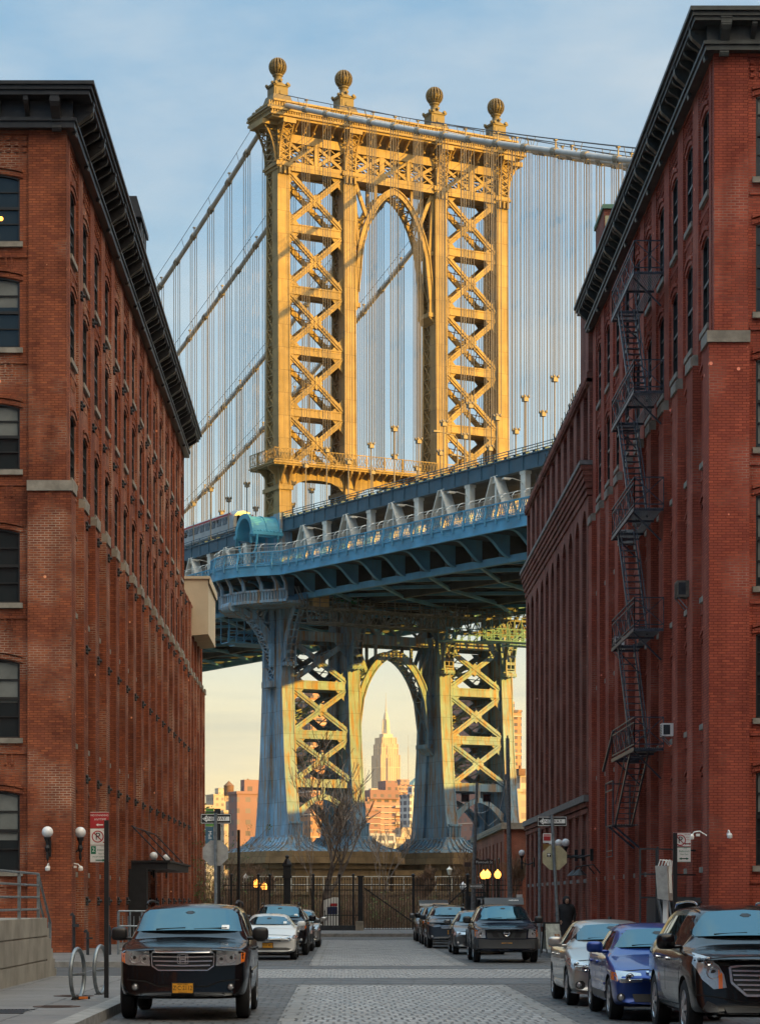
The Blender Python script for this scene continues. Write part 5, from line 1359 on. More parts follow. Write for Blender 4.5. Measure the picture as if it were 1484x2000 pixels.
m = MB(); x = X(702,128.6); m.box(x-.22, 127.7, .15, x+.22, 128.15, .62); m.box(x-.2, 127.72, .62, x+.2, 128.13, .66); tag(m.build('stone_block', M['stone']), 'pale square stone block standing at the corner of the planting bed', 'stone block')
sgn = thing('notice_board', 'white leaning notice board with dark blue panel behind the guard rail', 'sign', (X(648,134),134,0), R(4))
m = MB(); m.prism([(-.45,.1),(.46,.1),(.46,1.95),(.1,1.98),(-.45,1.8)], 'y', 0, .05); m.build('board', M['white_paint'], sgn)
m = MB(); m.box(-.28,-.012,1.0,.32,-.002,1.42); m.build('blue_panel', mat('dark_blue_print', (.02,.03,.10), .5), sgn); m = MB(); m.box(-.1,-.012,1.46,.32,-.002,1.62); m.build('red_panel', M['red_sign'], sgn)
# terrace walls and rails between fence and pier
m = MB(); m.box(-9, 205, 0, 12, 206, 2.3); m.box(-9.3, 204.8, 2.3, 12, 206.2, 2.6); tag(m.build('terrace_wall', mat('dark_terrace_stone', (.13,.095,.055), .9, var=.4, scale=.7)), 'low tawny stone terrace wall in front of the bridge pier', 'wall')
m = MB()
for k in range(15): m.bar((-8.8+k*1.4,205.3,2.6), (-8.8+k*1.4,205.3,3.9), .05)
for z in (3.2,3.9): m.bar((-8.8,205.3,z), (10.8,205.3,z), .05)
tag(m.build('handrail', M['fence']), 'thin pale handrail on top of the terrace wall', 'handrail')
m = MB(); m.box(X(680,150),149,0,X(806,150),149.6,.75); tag(m.build('bench_wall', M['concrete']), 'low pale concrete bench wall seen through the gates', 'bench')
sheet('lawn', -12, 134, 12, 204, -.005, mat('winter_lawn', (.07,.065,.025), .95, var=.5, scale=.8, c2=(.10,.12,.04)))
# small kiosk behind the right gate post
m = MB(); m.box(X(912,136),136,0,X(945,136),138,1.9); m.box(X(908,136),135.6,1.9,X(948,136),138.4,2.02); m.box(X(908,136),135.6,2.2,X(948,136),138.4,2.3)
for px in (909,947): m.box(X(px,136)-.05,135.7,0,X(px,136)+.05,135.8,2.3)
tag(m.build('kiosk', M['steel_dark']), 'small dark flat-roofed booth below the one-way arrow by the amber lamps', 'kiosk')
# ------------------------------------------------------------------ lamps
def amber(px, py, D, label, lit=True, post=True):
    p = at(px, py, D); t = thing('post_lamp', label, 'street lamp', (p.x, p.y, 0), 0, 'acorn lamps by the fence'); z = p.z
    m = MB(); m.lathe([(.09,0),(.07,.3),(.05,.5),(.045,z-.35),(.1,z-.3),(.09,z-.2)], (0,0,0), 10); m.build('post', M['iron'], t, smooth=50)
    m = MB(); m.lathe([(.09,z-.2),(.17,z-.1),(.205,z+.03),(.17,z+.16),(.08,z+.24),(.03,z+.3),(.001,z+.36)], (0,0,0), 14); m.build('globe', M['lamp_lit'] if lit else M['globe'], t, smooth=50)
    return t
amber(501,1727,141,'amber lit acorn lamp, left one of the pair behind the left fence'); amber(516.5,1733,147,'dimmer amber lit acorn lamp, right one of the pair behind left fence')
amber(480,1717,139,'unlit white acorn lamp beside the amber pair behind the left fence', False)
amber(944,1710,139,'amber lit acorn lamp, left of the three by the rose brick wall'); amber(951.5,1709,142,'amber lit acorn lamp, middle of the three by the rose brick wall'); amber(971.5,1709,140,'amber lit acorn lamp, right of the three by the rose brick wall')
amber(904,1733,138,'unlit white acorn lamp by the gate post near the kiosk', False)
p = at(877.5,1702,165); t_ = thing('lantern_post', 'slim dark park lantern standing before the pier right of the gates', 'street lamp', (p.x,p.y,0))
m = MB(); m.lathe([(.1,0),(.05,.6),(.04,p.z-.3),(.08,p.z-.25)], (0,0,0), 8); m.build('post', M['iron'], t_)
m = MB(); m.lathe([(.1,p.z-.25),(.2,p.z+.1),(.22,p.z+.14),(.05,p.z+.3),(.001,p.z+.42)], (0,0,0), 6); m.build('lantern', M['fence'], t_)
def wall_globe(loc, r, N, label, arm=.35):
    """white globe on an iron bracket; N: outward normal of the wall it hangs on"""
    t = thing('wall_lamp', label, 'wall lamp', loc, 0, 'white globe wall lamps'); n = Vector((N[0],N[1],0)); b0 = -n*arm
    m = MB(); m.bar(b0+Vector((0,0,-.75)), b0+Vector((0,0,-.25)), .14); m.tube([b0+Vector((0,0,-.5)), b0*.5+Vector((0,0,-.62)), Vector((0,0,-.5)), Vector((0,0,-r*1.1))], .035, 7); m.lathe([(.05,-.62),(.09,-.5),(.05,-.4),(.06,-r-.12),(.11,-r-.03),(.11,-r+.02)], (0,0,0), 10); m.lathe([(.001,-.95),(.05,-.8),(.03,-.62)], (0,0,0), 8); m.build('bracket', M['iron'], t)
    m = MB(); m.ball((0,0,0), r, 22); m.build('globe', M['globe'], t, smooth=80)
wall_globe(at(93.5,1625,72.6), .178, (0,-1), 'white globe lamp on iron bracket, on the warehouse wall facing the viewer', .38)
wall_globe(at(157.5,1626,74.4), .178, (1,0), 'white globe lamp at the corner of the orange-red warehouse', .3)
for px, py, D, lab in ((300.5,1672,97,'white globe lamp over the dark canopy, nearer of the two'),(325.5,1676,103,'white globe lamp over the dark canopy, farther of the two')): p = at(px,py,D); wall_globe(p, .172, (1,0), lab, p.x-XL)
for px, py, D, lab in ((1018.5,1666,126,'white globe lamp alone at the far corner of brown-red factory'),(1104,1646,97,'white globe lamp nearest of three on the brown-red factory'),(1090.5,1647,100.5,'white globe lamp in the middle of three on brown-red factory'),(1079,1648.5,103.5,'white globe lamp half hidden behind the yellowed octagon sign')):
    p = at(px,py,D); wall_globe(p, .172, (-1,0), lab, max(.1, XR-p.x))
# floodlight mast and tall pole
p = at(924,1780,127); t_ = thing('floodlight_mast', 'grey pole carrying two dark floodlights on a curved arm', 'floodlight pole', (p.x,p.y,0))
hh = EYE+(HY-1527)*127/F; lx = .2
m = MB(); m.tube([(-.05,0,0),(.05,0,4),(lx,0,hh)], [.13,.11,.07], 8); za = EYE+(HY-1588)*127/F
m.tube([(-.45+lx,0,za+.55),(-.42+lx,0,za+.15),(-.15+lx,0,za),(.3+lx,0,za),(.62+lx,0,za+.15),(.66+lx,0,za+.7)], .035, 6); m.build('pole', M['galv'], t_)
for px in (908, 950):
    q = at(px,1559,127); m = MB(); x = q.x-p.x; z = q.z; m.prism([(-.2,z-.2),(.2,z-.16),(.2,z+.2),(-.2,z+.24)], 'x', x-.21, x+.21); m.box(x-.23,-.28,z+.18,x+.23,.2,z+.25); f_ = m.build('floodlight', M['iron'], t_)
    m = MB(); m.box(x-.17,-.212,z-.14,x+.17,-.205,z+.17); m.build('lens', M['glass'], f_)
m = MB(); m.tube([(.05,-.1,za+1.2),(.3,-.1,za-.1),(.8,-.1,za-.7),(1.3,-.1,za-.3),(1.75,-.1,za+1.6),(2.0,-.1,za+3.0)], .012, 4); m.build('wire', M['fence'], t_)
p = at(996.5,1765,124); t_ = thing('utility_pole', 'tall plain grey steel pole before the low rose brick building', 'pole', (p.x,p.y,0)); hh = EYE+(HY-1442)*124/F
m = MB(); m.tube([(0,0,0),(-.08,0,hh*.5),(-.16,0,hh)], [.15,.125,.1], 10); m.tube([(-.16,0,hh),(-.16,0,hh+.15)], .05, 6); m.box(-.35,-.1,hh-2.2,-.1,.1,hh-1.9); m.build('shaft', M['galv'], t_)
m = MB(); m.box(.3,-.3,EYE-.0,.6,-.1,EYE+.35); m.build('meter_box', M['white_paint'], t_)
p = at(466.5,1760,125); m = MB(); m.tube([(0,0,0),(0,0,EYE+(HY-1621)*125/F)], .075, 8); tag(m.build('bare_pole', M['iron'], None, None, (p.x,p.y,0)), 'thin black bare pole left of the unlit lantern', 'pole')
# ------------------------------------------------------------------ traffic signs
def flat_sign(mb, w_, h_, z, y=0., th=.006): mb.box(-w_/2, y, z-h_/2, w_/2, y+th, z+h_/2)
def oneway(name, label, loc, z, lean=0., right=False, sc=1., rz=0.):
    t = thing(name, label, 'one-way sign', loc, rz); w_, h_ = .914*sc, .305*sc; T = lambda a, b: (a*sc, b*sc)
    m = MB(); flat_sign(m, w_, h_, z); m.build('plate', M['black_sign'], t)
    m = MB()
    for x0, x1, z0, z1 in ((-.44,.44,.125,.137),(-.44,.44,-.137,-.125),(-.44,-.43,-.137,.137),(.43,.44,-.137,.137)): m.box(x0*sc, -.004, z+z0*sc, x1*sc, -.001, z+z1*sc)
    s = 1 if right else -1
    arrow = [(s*.40,0),(s*.27,.105),(s*.27,.062),(-s*.40,.062),(-s*.40,-.062),(s*.27,-.062),(s*.27,-.105)]
    m.prism([(a*sc, z+b*sc) for a, b in arrow], 'y', -.006, -.002); m.build('arrow', M['white_paint'], t)
    m = MB(); text_into(m, 'ONE WAY', .145*sc, (-.03*s*-1*sc, -.0075, z), (1.0,0,0), (0,0,1), (0,-1,0), .001); m.build('lettering', M['black_sign'], t)
    return t
D = 70; p = at(422, 1599, D)
t_ = oneway('one_way_sign', 'black and white ONE WAY sign on the pole at the far left kerb', (p.x, D+.05, 0), p.z)
def octagon(label, px, py, D, m_, pole_dx=0., sticker=False):
    p = at(px, py, D); t = thing('stop_sign_back', label, 'stop sign', (p.x, D, 0)); r = .41; m = MB()
    m.prism([(r*math.cos(math.pi/8+k*math.pi/4), p.z+r*math.sin(math.pi/8+k*math.pi/4)) for k in range(8)], 'y', .06, .066); m.build('plate', m_, t)
    m = MB()
    for dz in (-.28, .28): m.box(-.02+pole_dx, .03, p.z+dz-.015, .02+pole_dx, .06, p.z+dz+.015)
    m.build('bracket', M['galv'], t)
    if sticker:
        m = MB(); m.box(-.24,.056,p.z+.02,-.12,.0595,p.z+.14); s_ = m.build('sticker', M['black_sign'], t)
        m = MB(); m.box(-.225,.053,p.z+.09,-.135,.0555,p.z+.12); m.box(-.19,.053,p.z+.035,-.17,.0555,p.z+.09); m.build('mark', M['white_paint'], s_)
octagon('plain grey back of an octagonal stop sign below the left one-way sign', 421, 1666, 70.0, M['sign_back'])
m = MB(); m.tube([(0,0,0),(0,0,EYE+(HY-1588)*70/F)], .045, 8); tag(m.build('sign_pole', M['galv'], None, None, (p.x, D-.02, 0)), 'steel sign pole holding one-way sign and grey octagon at left kerb', 'pole')
# lamp post with the hanging banners behind it
q = at(425, 1690, 72.5); t_ = thing('banner_post', 'dark post with green and blue street banner behind the left one-way sign', 'banner', (q.x, q.y, 0))
m = MB(); m.tube([(0,0,0),(0,0,4.6)], .1, 10); m.tube([(0,0,4.5),(-.4,0,4.5)], .025, 6); m.tube([(0,0,2.9),(-.4,0,2.9)], .025, 6); m.build('post', M['iron'], t_)
x0, x1 = at(402,0,72.5).x-q.x, at(418,0,72.5).x-q.x; z0, z1, z2 = EYE+(HY-1648)*72.5/F, EYE+(HY-1614)*72.5/F, EYE+(HY-1579)*72.5/F
m = MB(); m.box(x0,-.01,z1,x1,.01,z2); m.build('green_banner', mat('green_banner_cloth', (.10,.26,.06), .8), t_)
m = MB(); m.box(x0,-.011,z0,x1,.011,z1-.004); m.build('blue_banner', mat('slate_blue_banner_cloth', (.05,.12,.18), .8), t_)
m = MB(); xm = (x0+x1)/2; text_into(m, 'Mell', .15, (xm,-.0125,(z0+z1)/2), (0,0,-1), (1,0,0), (0,-1,0), .001); text_into(m, 'S', .15, (xm,-.0125,(z1*.6+z2*.4)), (0,0,-1), (1,0,0), (0,-1,0), .001); m.build('lettering', M['white_paint'], t_)
# right one-way corner
D = 73; p = at(1078, 1604, D); t_ = oneway('one_way_sign', 'black and white ONE WAY sign on the leaning pole at the right kerb', (p.x, D+.05, 0), p.z, rz=R(-3))
octagon('yellowed back of an octagonal stop sign with a sticker, right kerb', 1083, 1675, 73.0, M['sign_back_y'], 0, True)
z1 = EYE+(HY-1590)*D/F; m = MB(); m.tube([(at(1092,0,D).x-p.x,-.01,0),(at(1077,0,D).x-p.x,-.01,z1)], .05, 8); tag(m.build('sign_pole', M['galv'], None, None, (p.x, D-.03, 0)), 'leaning steel sign pole with one-way sign and yellowed octagon', 'pole')
q = at(1053, 1862, 74); zt = EYE+(HY-1617)*74/F; m = MB(); m.tube([(0,0,0),(0,0,zt)], .05, 8); tag(m.build('sign_pole', M['galv'], None, None, (q.x, q.y, 0)), 'upright grey sign pole beside the folding board', 'pole')
t_ = thing('parking_sign', 'small red and brown parking plates on the upright grey pole', 'parking sign', (q.x+.24, q.y, 0)); z = EYE+(HY-1637)*74/F
m = MB(); flat_sign(m, .26, .3, z); m.build('plate', M['white_paint'], t_); m = MB(); m.box(-.11,-.004,z-.08,.11,-.001,z+.06); m.box(-.11,-.004,z+.08,.11,-.001,z+.12); m.build('red_panel', M['red_sign'], t_)
m = MB(); flat_sign(m, .26, .18, z-.28); m.build('brown_plate', mat('ochre_sign', (.22,.12,.03), .5), t_); m = MB(); flat_sign(m, .24, .22, z-.5); m.build('white_plate', M['white_paint'], t_)
# street name board and small one-way arrow far right
p = at(945, 1684, 126.6); t_ = thing('street_name_sign', 'brown Plymouth St name board on the floodlight pole', 'street sign', (p.x, p.y, 0))
m = MB(); m.box(-.52,0,p.z-.13,.5,.02,p.z+.13); m.box(-.46,0,p.z+.13,-.28,.02,p.z+.2); m.box(.1,0,p.z+.13,.3,.02,p.z+.2); m.build('board', mat('brown_sign', (.05,.03,.025), .5), t_)
m = MB(); text_into(m, 'Plymouth St', .2, (0,-.004,p.z), (.92,0,0), (0,0,1), (0,-1,0), .001); m.build('lettering', M['white_paint'], t_)
m = MB(); m.box(-1.05,.1,p.z-.24,-.7,.12,p.z+.0); m.build('side_board', mat('brown_sign_side', (.05,.03,.025), .5), t_)
p = at(930, 1731, 126.8); oneway('one_way_arrow', 'small black one-way arrow sign pointing right, by the amber lamps', (p.x, p.y, 0), p.z, right=True, sc=.82)
# parking regulation plates: left (near) and right (near)
def no_park(t, z, y, w_, lines):
    m = MB(); cx = -.03
    m.lathe([(.083,-.001),(.100,-.001),(.100,.002),(.083,.002),(.083,-.001)], (cx, y, z), 22, 'y', False)
    m.bar((cx-.06,y-.001,z+.06), (cx+.06,y-.001,z-.06), .016, .003, (0,1,0)); m.build('prohibition_ring', M['red_sign'], t)
    m = MB(); text_into(m, 'P', .17, (cx,y-.0015,z), (1,0,0), (0,0,1), (0,-1,0), .001)
    m.build('letter', M['black_sign'], t)
D = 39.15; p = at(195, 1600, D); t_ = thing('parking_sign', 'stacked red, white and green parking plates on the near left black post', 'parking sign', (p.x, D, 0)); z = lambda py: EYE+(HY-py)*D/F
w_ = .31
for part, y0, y1, m_ in (('red_plate',1586,1617.5,M['red_sign']),('white_plate',1618.5,1650,M['white_paint']),('green_plate',1651,1684,M['white_paint'])):
    m = MB(); m.box(-w_/2,0,z(y1),w_/2,.006,z(y0)); m.build(part, m_, t_)
m = MB()
text_into(m, 'NO STANDING', .043, (0,-.001,z(1592.5)), (1,0,0), (0,0,1), (0,-1,0), .001); text_into(m, 'ANYTIME', .048, (.01,-.001,z(1600.5)), (1,0,0), (0,0,1), (0,-1,0), .001)
def arrow(m, x, zz, L, s, y=-.0025): m.prism([(x-s*L/2,zz),(x-s*L*.18,zz+.022),(x-s*L*.18,zz+.008),(x+s*L/2,zz+.008),(x+s*L/2,zz-.008),(x-s*L*.18,zz-.008),(x-s*L*.18,zz-.022)], 'y', y, y+.0015)
arrow(m, 0, z(1611), .12, 1)
m.box(-w_/2,-.002,z(1586.8),w_/2,-.0005,z(1586)); m.build('white_lettering', M['white_paint'], t_)
no_park(t_, z(1634), -.002, w_, 0)
m = MB(); text_into(m, '8am-6pm', .03, (.108,-.001,z(1622)), (.9,0,0), (0,0,1), (0,-1,0), .001); text_into(m, 'MON', .03, (.112,-.001,z(1629)), (1,0,0), (0,0,1), (0,-1,0), .001); arrow(m, .1, z(1645), .09, -1); m.build('red_lettering', M['red_sign'], t_)
m = MB(); m.box(-.145,-.002,z(1668),-.06,-.0005,z(1652.5))
text_into(m, '1 HOUR', .022, (.05,-.001,z(1654)), (1,0,0), (0,0,1), (0,-1,0), .001); text_into(m, 'PARKING', .042, (.05,-.001,z(1660.5)), (1,0,0), (0,0,1), (0,-1,0), .001); text_into(m, '9am-7pm', .036, (.05,-.001,z(1667.5)), (1,0,0), (0,0,1), (0,-1,0), .001); text_into(m, 'EXCEPT SUNDAY', .03, (0,-.001,z(1673.5)), (1,0,0), (0,0,1), (0,-1,0), .001); arrow(m, .02, z(1680), .17, -1)
for (a, b, c_, d_) in ((-.15,.15,1652,1651.4),(-.15,.15,1683.5,1683)): m.box(a,-.002,z(d_),b,-.0005,z(c_)+.004)
m.build('green_lettering', M['green_sign'], t_); m = MB(); text_into(m, '2', .1, (-.102,-.003,z(1660)), (1,0,0), (0,0,1), (0,-1,0), .001); m.build('numeral', M['white_paint'], t_)
q = at(208.5, 1948, 38.9); zt = EYE+(HY-1602)*38.9/F; m = MB(); m.box(-.036,-.03,.14,.036,.03,zt); 
for k in range(30): m.box(-.012,-.034,.4+k*.08,.012,-.0305,.43+k*.08)
tag(m.build('sign_post', M['iron'], None, None, (q.x, q.y, 0)), 'square black sign post on the near left pavement by bicycle hoops', 'post')
D = 42.15; p = at(1331, 1655, D); t_ = thing('parking_sign', 'white and green parking plates on the near right black post', 'parking sign', (p.x, D, 0)); z = lambda py: EYE+(HY-py)*D/F; w_ = .31
for part, y0, y1 in (('white_plate',1626,1653.5),('green_plate',1654.5,1684)):
    m = MB(); m.box(-w_/2,0,z(y1),w_/2,.006,z(y0)); m.build(part, M['white_paint'], t_)
no_park(t_, z(1641), -.002, w_, 0)
m = MB(); text_into(m, '8am-9am', .03, (.1,-.001,z(1630)), (.95,0,0), (0,0,1), (0,-1,0), .001); text_into(m, 'MON', .026, (.1,-.001,z(1635.5)), (1,0,0), (0,0,1), (0,-1,0), .001); text_into(m, '& THU', .024, (.1,-.001,z(1640)), (1,0,0), (0,0,1), (0,-1,0), .001); arrow(m, .085, z(1648), .09, 1); arrow(m, .115, z(1648), .09, -1)
for y_ in (1626.6, 1652.8): m.box(-.15,-.002,z(y_)-.003,.15,-.0005,z(y_)+.003)
m.build('red_lettering', M['red_sign'], t_)
m = MB(); text_into(m, '1 HOUR', .022, (.05,-.001,z(1657.5)), (1,0,0), (0,0,1), (0,-1,0), .001); text_into(m, 'PARKING', .045, (.04,-.001,z(1663)), (1,0,0), (0,0,1), (0,-1,0), .001); text_into(m, '9am-7pm', .038, (.04,-.001,z(1668.5)), (1,0,0), (0,0,1), (0,-1,0), .001); arrow(m, .02, z(1677), .15, 1); arrow(m, .05, z(1677), .15, -1)
for y_ in (1655, 1683.4): m.box(-.15,-.002,z(y_)-.004,.15,-.0005,z(y_)+.004)
m.build('green_lettering', M['green_sign'], t_)
q = at(1317.5, 1800, 41.9); m = MB(); m.box(-.036,-.03,.14,.036,.03,EYE+(HY-1627)*41.9/F); tag(m.build('sign_post', M['iron'], None, None, (q.x, q.y, 0)), 'square black sign post behind the black crossover at right kerb', 'post')
# ------------------------------------------------------------------ street furniture on the left
def hoop(px, ybot, ytop, D, label):
    p = at(px, ybot, D); r = (ybot-ytop)*D/F/2; t = thing('bicycle_hoop', label, 'bike rack', (p.x, D, .15), R(81), 'bicycle hoops on the pavement')
    m = MB(); n = 28; pts = [(r*math.sin(2*math.pi*k/n), 0, r-r*math.cos(2*math.pi*k/n)) for k in range(n+1)]
    m.tube(pts, .035, 8, False); m.tube([(-r,0,r*1.0),(r,0,r*1.0)], .025, 6); m.build('ring', M['galv'], t, smooth=60)
    m = MB(); m.box(-.14,-.07,-.002,.14,.07,.012); m.build('foot', M['iron'], t); return t
hoop(152, 1951, 1852, 38.2, 'galvanised bicycle hoop with chain round its foot, nearer of two')
hoop(197, 1940, 1846, 40.4, 'galvanised bicycle hoop behind the black post, farther of two')
p = at(156, 1951, 38.0); m = MB(); rn = random.Random(2); q0 = Vector((-.12,-.05,.03)); pts = [q0]
for k in range(26): pts.append(Vector((.13*math.cos(k*.9)+.03, .07*math.sin(k*.9), .03+.012*(k % 3))))
m.tube(pts, .014, 5); tag(m.build('bicycle_chain', M['iron'], None, None, (p.x, p.y, .15)), 'black chain with orange lock lying at the foot of bicycle hoop', 'chain')
m = MB(); m.box(.0,-.1,.02,.14,-.05,.06); m.build('lock', mat('orange_plastic', (.6,.16,.02), .5), bpy.data.objects['bicycle_chain'])
# concrete ramp with pipe railing
t_ = thing('concrete_ramp', 'low grey concrete loading ramp with two grooves and steel pipe railing', 'ramp')
m = MB(); RX = -6.22
m.box(-14, 36, .14, RX-.0, 49.3, .5); m.box(-14, 36, .5, RX-.02, 49.3, .53); m.box(-14,36,.53,RX,49.3,1.0); m.box(-14,36,1.0,RX-.02,49.3,1.03); m.box(-14,36,1.03,RX,49.3,1.40)
for k in range(5): m.box(-14, 49.3+k*.32, .14, RX, 49.62+k*.32, 1.40-(k+1)*.22)
m.build('wall', M['concrete'], t_)
m = MB(); zb = 1.4
for y in (40, 43.2, 46.2, 49.1):
    m.box(RX-.19, y-.03, zb, RX-.13, y+.03, zb+.93)
for z_ in (.18,.43,.68,.92): m.tube([(RX-.16,38,zb+z_),(RX-.16,49.1,zb+z_)], .025, 6)
for z_ in (.45,.92): m.tube([(RX-.16,49.1,zb+z_),(RX-.12,50.8,.35+z_)], .025, 6)
m.box(RX-.17,50.75,.15,RX-.1,50.82,1.3)
m.build('railing', M['galv'], t_)
# pipe railing before the warehouse, standpipes, canopy
t_ = thing('pipe_railing', 'galvanised pipe railing at the warehouse foot behind the black car', 'railing', at(232,1862,70.5)*1.0); t_.location.z = .15
m = MB()
for dx in (0,.35,.7,1.05): m.tube([(dx,0,0),(dx,0,1.3)], .028 if dx else .04, 6)
for z_ in (.15,.85,1.3): m.tube([(0,0,z_),(1.1,0,z_)], .028, 6)
for k in range(6):
    m.tube([(.12+k*.17,.02,.15),(.12+k*.17,.02,1.15)], .016, 5)
m.build('rails', M['galv'], t_)
for px, py, hh, lab in ((145,1868,1.15,'bent black standpipe rising at the warehouse corner'),(172,1870,.65,'short grey capped standpipe near the warehouse wall'),(215,1868,.8,'grey standpipe behind the square black post')):
    p = at(px, py, 70); m = MB(); m.tube([(0,0,0),(0,0,hh*.8),(0,0,hh),(-.05,0,hh+.08),(-.1,0,hh+.02)], .045, 7); m.box(-.05,-.09,hh*.72,.16,-.05,hh*.8); tag(m.build('standpipe', M['steel_dark'], None, None, (p.x,p.y,.15)), lab, 'standpipe')
t_ = thing('entrance_canopy', 'black flat entrance canopy hung on slanting rods from the orange-red warehouse', 'canopy')
za = EYE+(HY-1700)*98/F; m = MB()
m.box(XL,93.5,za,XL+1.45,106,za+.26); m.box(XL,93.4,za+.26,XL+1.55,106.1,za+.34); m.build('roof', M['iron'], t_)
m = MB()
for y in (94.2, 99.8, 105.5): 
    m.tube([(XL+1.35,y,za+.3),(XL-.05,y,za+1.75)], .03, 5)
m.tube([(XL+.02,94.2,za+1.7),(XL+.02,105.5,za+1.7)], .025, 5); m.build('rod', M['iron'], t_)
m = MB(); m.box(XL-.1,93.5,.15,XL+.62,94.1,za); m.build('post', M['iron'], t_)
def camera_bracket(loc, N, label):
    t = thing('security_camera', label, 'security camera', loc); n = Vector((N[0],N[1],0)); s = n.cross(Vector((0,0,1)))
    m = MB(); m.tube([-n*.25, -n*.05+Vector((0,0,.12)), n*.1+Vector((0,0,.1)), n*.18], .02, 6); m.lathe([(.001,-.1),(.07,-.08),(.08,0),(.05,.05),(.001,.07)], tuple(n*.18+Vector((0,0,-.02))), 12); m.box(-.05,-.05,-.02,.05,.05,.05); m.build('dome', M['white_paint'], t)
camera_bracket(at(95,1694,72.8), (0,-1), 'white security camera below the globe lamp facing the viewer'); camera_bracket(at(147,1694,73.7), (1,0), 'white security camera at the orange-red warehouse corner')
camera_bracket(at(1362,1632,65.6), (-1,0), 'white hooked security camera at the deep red warehouse corner'); camera_bracket(at(1422,1630,65.5), (0,-1), 'white security camera on the deep red front wall')
# ------------------------------------------------------------------ right-hand side furniture
M['rusty_case'] = mat('stained_grey_case', (.13,.12,.10), .7, var=.4, scale=6)
def air_unit(px, py, label, m_, D=None, s=.55):
    D = D or XR*F/(px-VX); p = at(px, py, D); t = thing('air_conditioner', label, 'air conditioner', (XR-.05, D, p.z), 0, 'window air conditioners on the deep red warehouse')
    m = MB(); m.box(-.30,-s*.5,-s*.4,.2,s*.5,s*.4); m.build('case', m_, t)
    m = MB()
    for k in range(7): m.box(-.315,-s*.43,-s*.34+k*s*.1,-.302,s*.43,-s*.31+k*s*.1)
    m.box(-.26,-s*.515,-s*.3,-.05,-s*.502,s*.3); m.build('grille', M['steel_dark'], t)
    for y in (-s*.4, s*.4): m = MB(); m.bar((-.28,y,-s*.4), (0,y,-s*.95), .03); m.build('bracket', M['galv'], t)
air_unit(1226, 1050, 'pale air conditioner beside the third fire escape balcony', M['sign_back'], s=.6); air_unit(1256, 1012, 'small pale air conditioner seen through the third fire escape balcony', M['sign_back'], s=.55)
air_unit(1216, 1258, 'white air conditioner left of the fourth fire escape balcony', M['white_paint'], s=.62); air_unit(1312, 1426, 'newest bright white air conditioner beside the lowest balcony', M['white_paint'], s=.5); air_unit(1342, 1152, 'dark rusty air conditioner nearest the deep red corner', M['rusty_case'], s=.6)
t_ = thing('steel_stair', 'dark blue steel entrance stair with pipe rails at the deep red warehouse', 'stair'); 
m = MB(); sx0, sx1, sz = XR-1.75, XR-.35, 1.85
for k in range(8): m.box(sx0+.25, 62.8+k*.28, .3+k*.2, sx1, 63.12+k*.28, .34+k*.2); m.box(sx0+.25, 63.08+k*.28, .14+k*.2, sx1, 63.12+k*.28, .34+k*.2)
m.box(sx0+.25, 65.0, 1.75, sx1, 67.5, 1.85); m.box(sx0+.22,65.0,.15,sx0+.3,67.5,1.75); m.box(sx1-.05,62.8,.15,sx1,65.0,.6)
m.build('flight', M['steel_dark'], t_)
m = MB()
m.bar((sx0+.22,62.7,.9), (sx0+.22,65.1,2.75), .06); m.bar((sx0+.22,62.7,.2), (sx0+.22,65.1,1.8), .06, .2); m.bar((sx0+.34,62.7,.2), (sx0+.34,65.1,1.8), .06, .2); m.bar((sx0+.34,62.7,.9), (sx0+.34,65.1,2.75), .05)
for y, zz in ((62.75,.2),(65.1,.15)): m.bar((sx0+.22,y,zz), (sx0+.22,y,zz+(.8 if y < 64 else 3.1)), .06)
for x in (sx0-.25, sx0+.2): m.bar((x,65.2,.15), (x,65.2,3.2), .05); 
for zz in (1.85,2.5,3.2): m.bar((sx0-.25,65.2,zz), (sx0+.2,65.2,zz), .045); m.bar((sx0+.2,65.2,zz), (sx1+.2,67.4,zz), .045)
m.build('rail', M['steel_dark'], t_)
p = at(1299, 1722, 62.3); t_ = thing('electrical_cabinet', 'tilted grey electrical cabinet with white cables beside the steel stair', 'cabinet', (p.x, p.y, p.z), R(-20))
m = MB(); m.prism([(-.16,-.45),(.14,-.5),(.10,.42),(-.22,.42)], 'y', -.28, .28); m.build('case', M['sign_back'], t_)
m = MB()
for k in range(4): m.tube([(-.15+k*.06,-.2+.1*k,.42),(-.1+k*.06,-.2+.1*k,.58),(.05+k*.03,-.1+.08*k,.55),(.12,-.1+.08*k,.2),(.13,-.1+.08*k,-.3)], .015, 5)
m.bar((0,.0,-.5), (0,.0,-1.6), .12); m.build('cable', M['white_paint'], t_)
t_ = thing('folding_board', 'pavement folding board with colourful picture panels by the right poles', 'sandwich board', (at(1077,0,72.4).x, 72.4, .15), R(12))
m = MB()
for s_ in (-1, 1):
    for x in (-.24,.24): m.bar((x, s_*.28, 0), (x, s_*.03, .95), .035)
m.box(-.24,-.05,.9,.24,.05,.95); m.build('frame', M['iron'], t_)
m = MB(); m.add([(-.24,-.27,.12),(.24,-.27,.12),(.24,-.06,.9),(-.24,-.06,.9)], [(0,1,2,3)]); m.add([(-.24,.27,.12),(.24,.27,.12),(.24,.06,.9),(-.24,.06,.9)], [(0,1,2,3)]); m.build('panel', mat('pale_print', (.45,.47,.42), .6, var=.3, scale=6), t_)
M['pic1'] = mat('red_print', (.45,.06,.04), .6, var=.6, scale=14, c2=(.5,.35,.2)); M['pic2'] = mat('green_print', (.08,.22,.10), .6, var=.6, scale=14, c2=(.35,.4,.3))
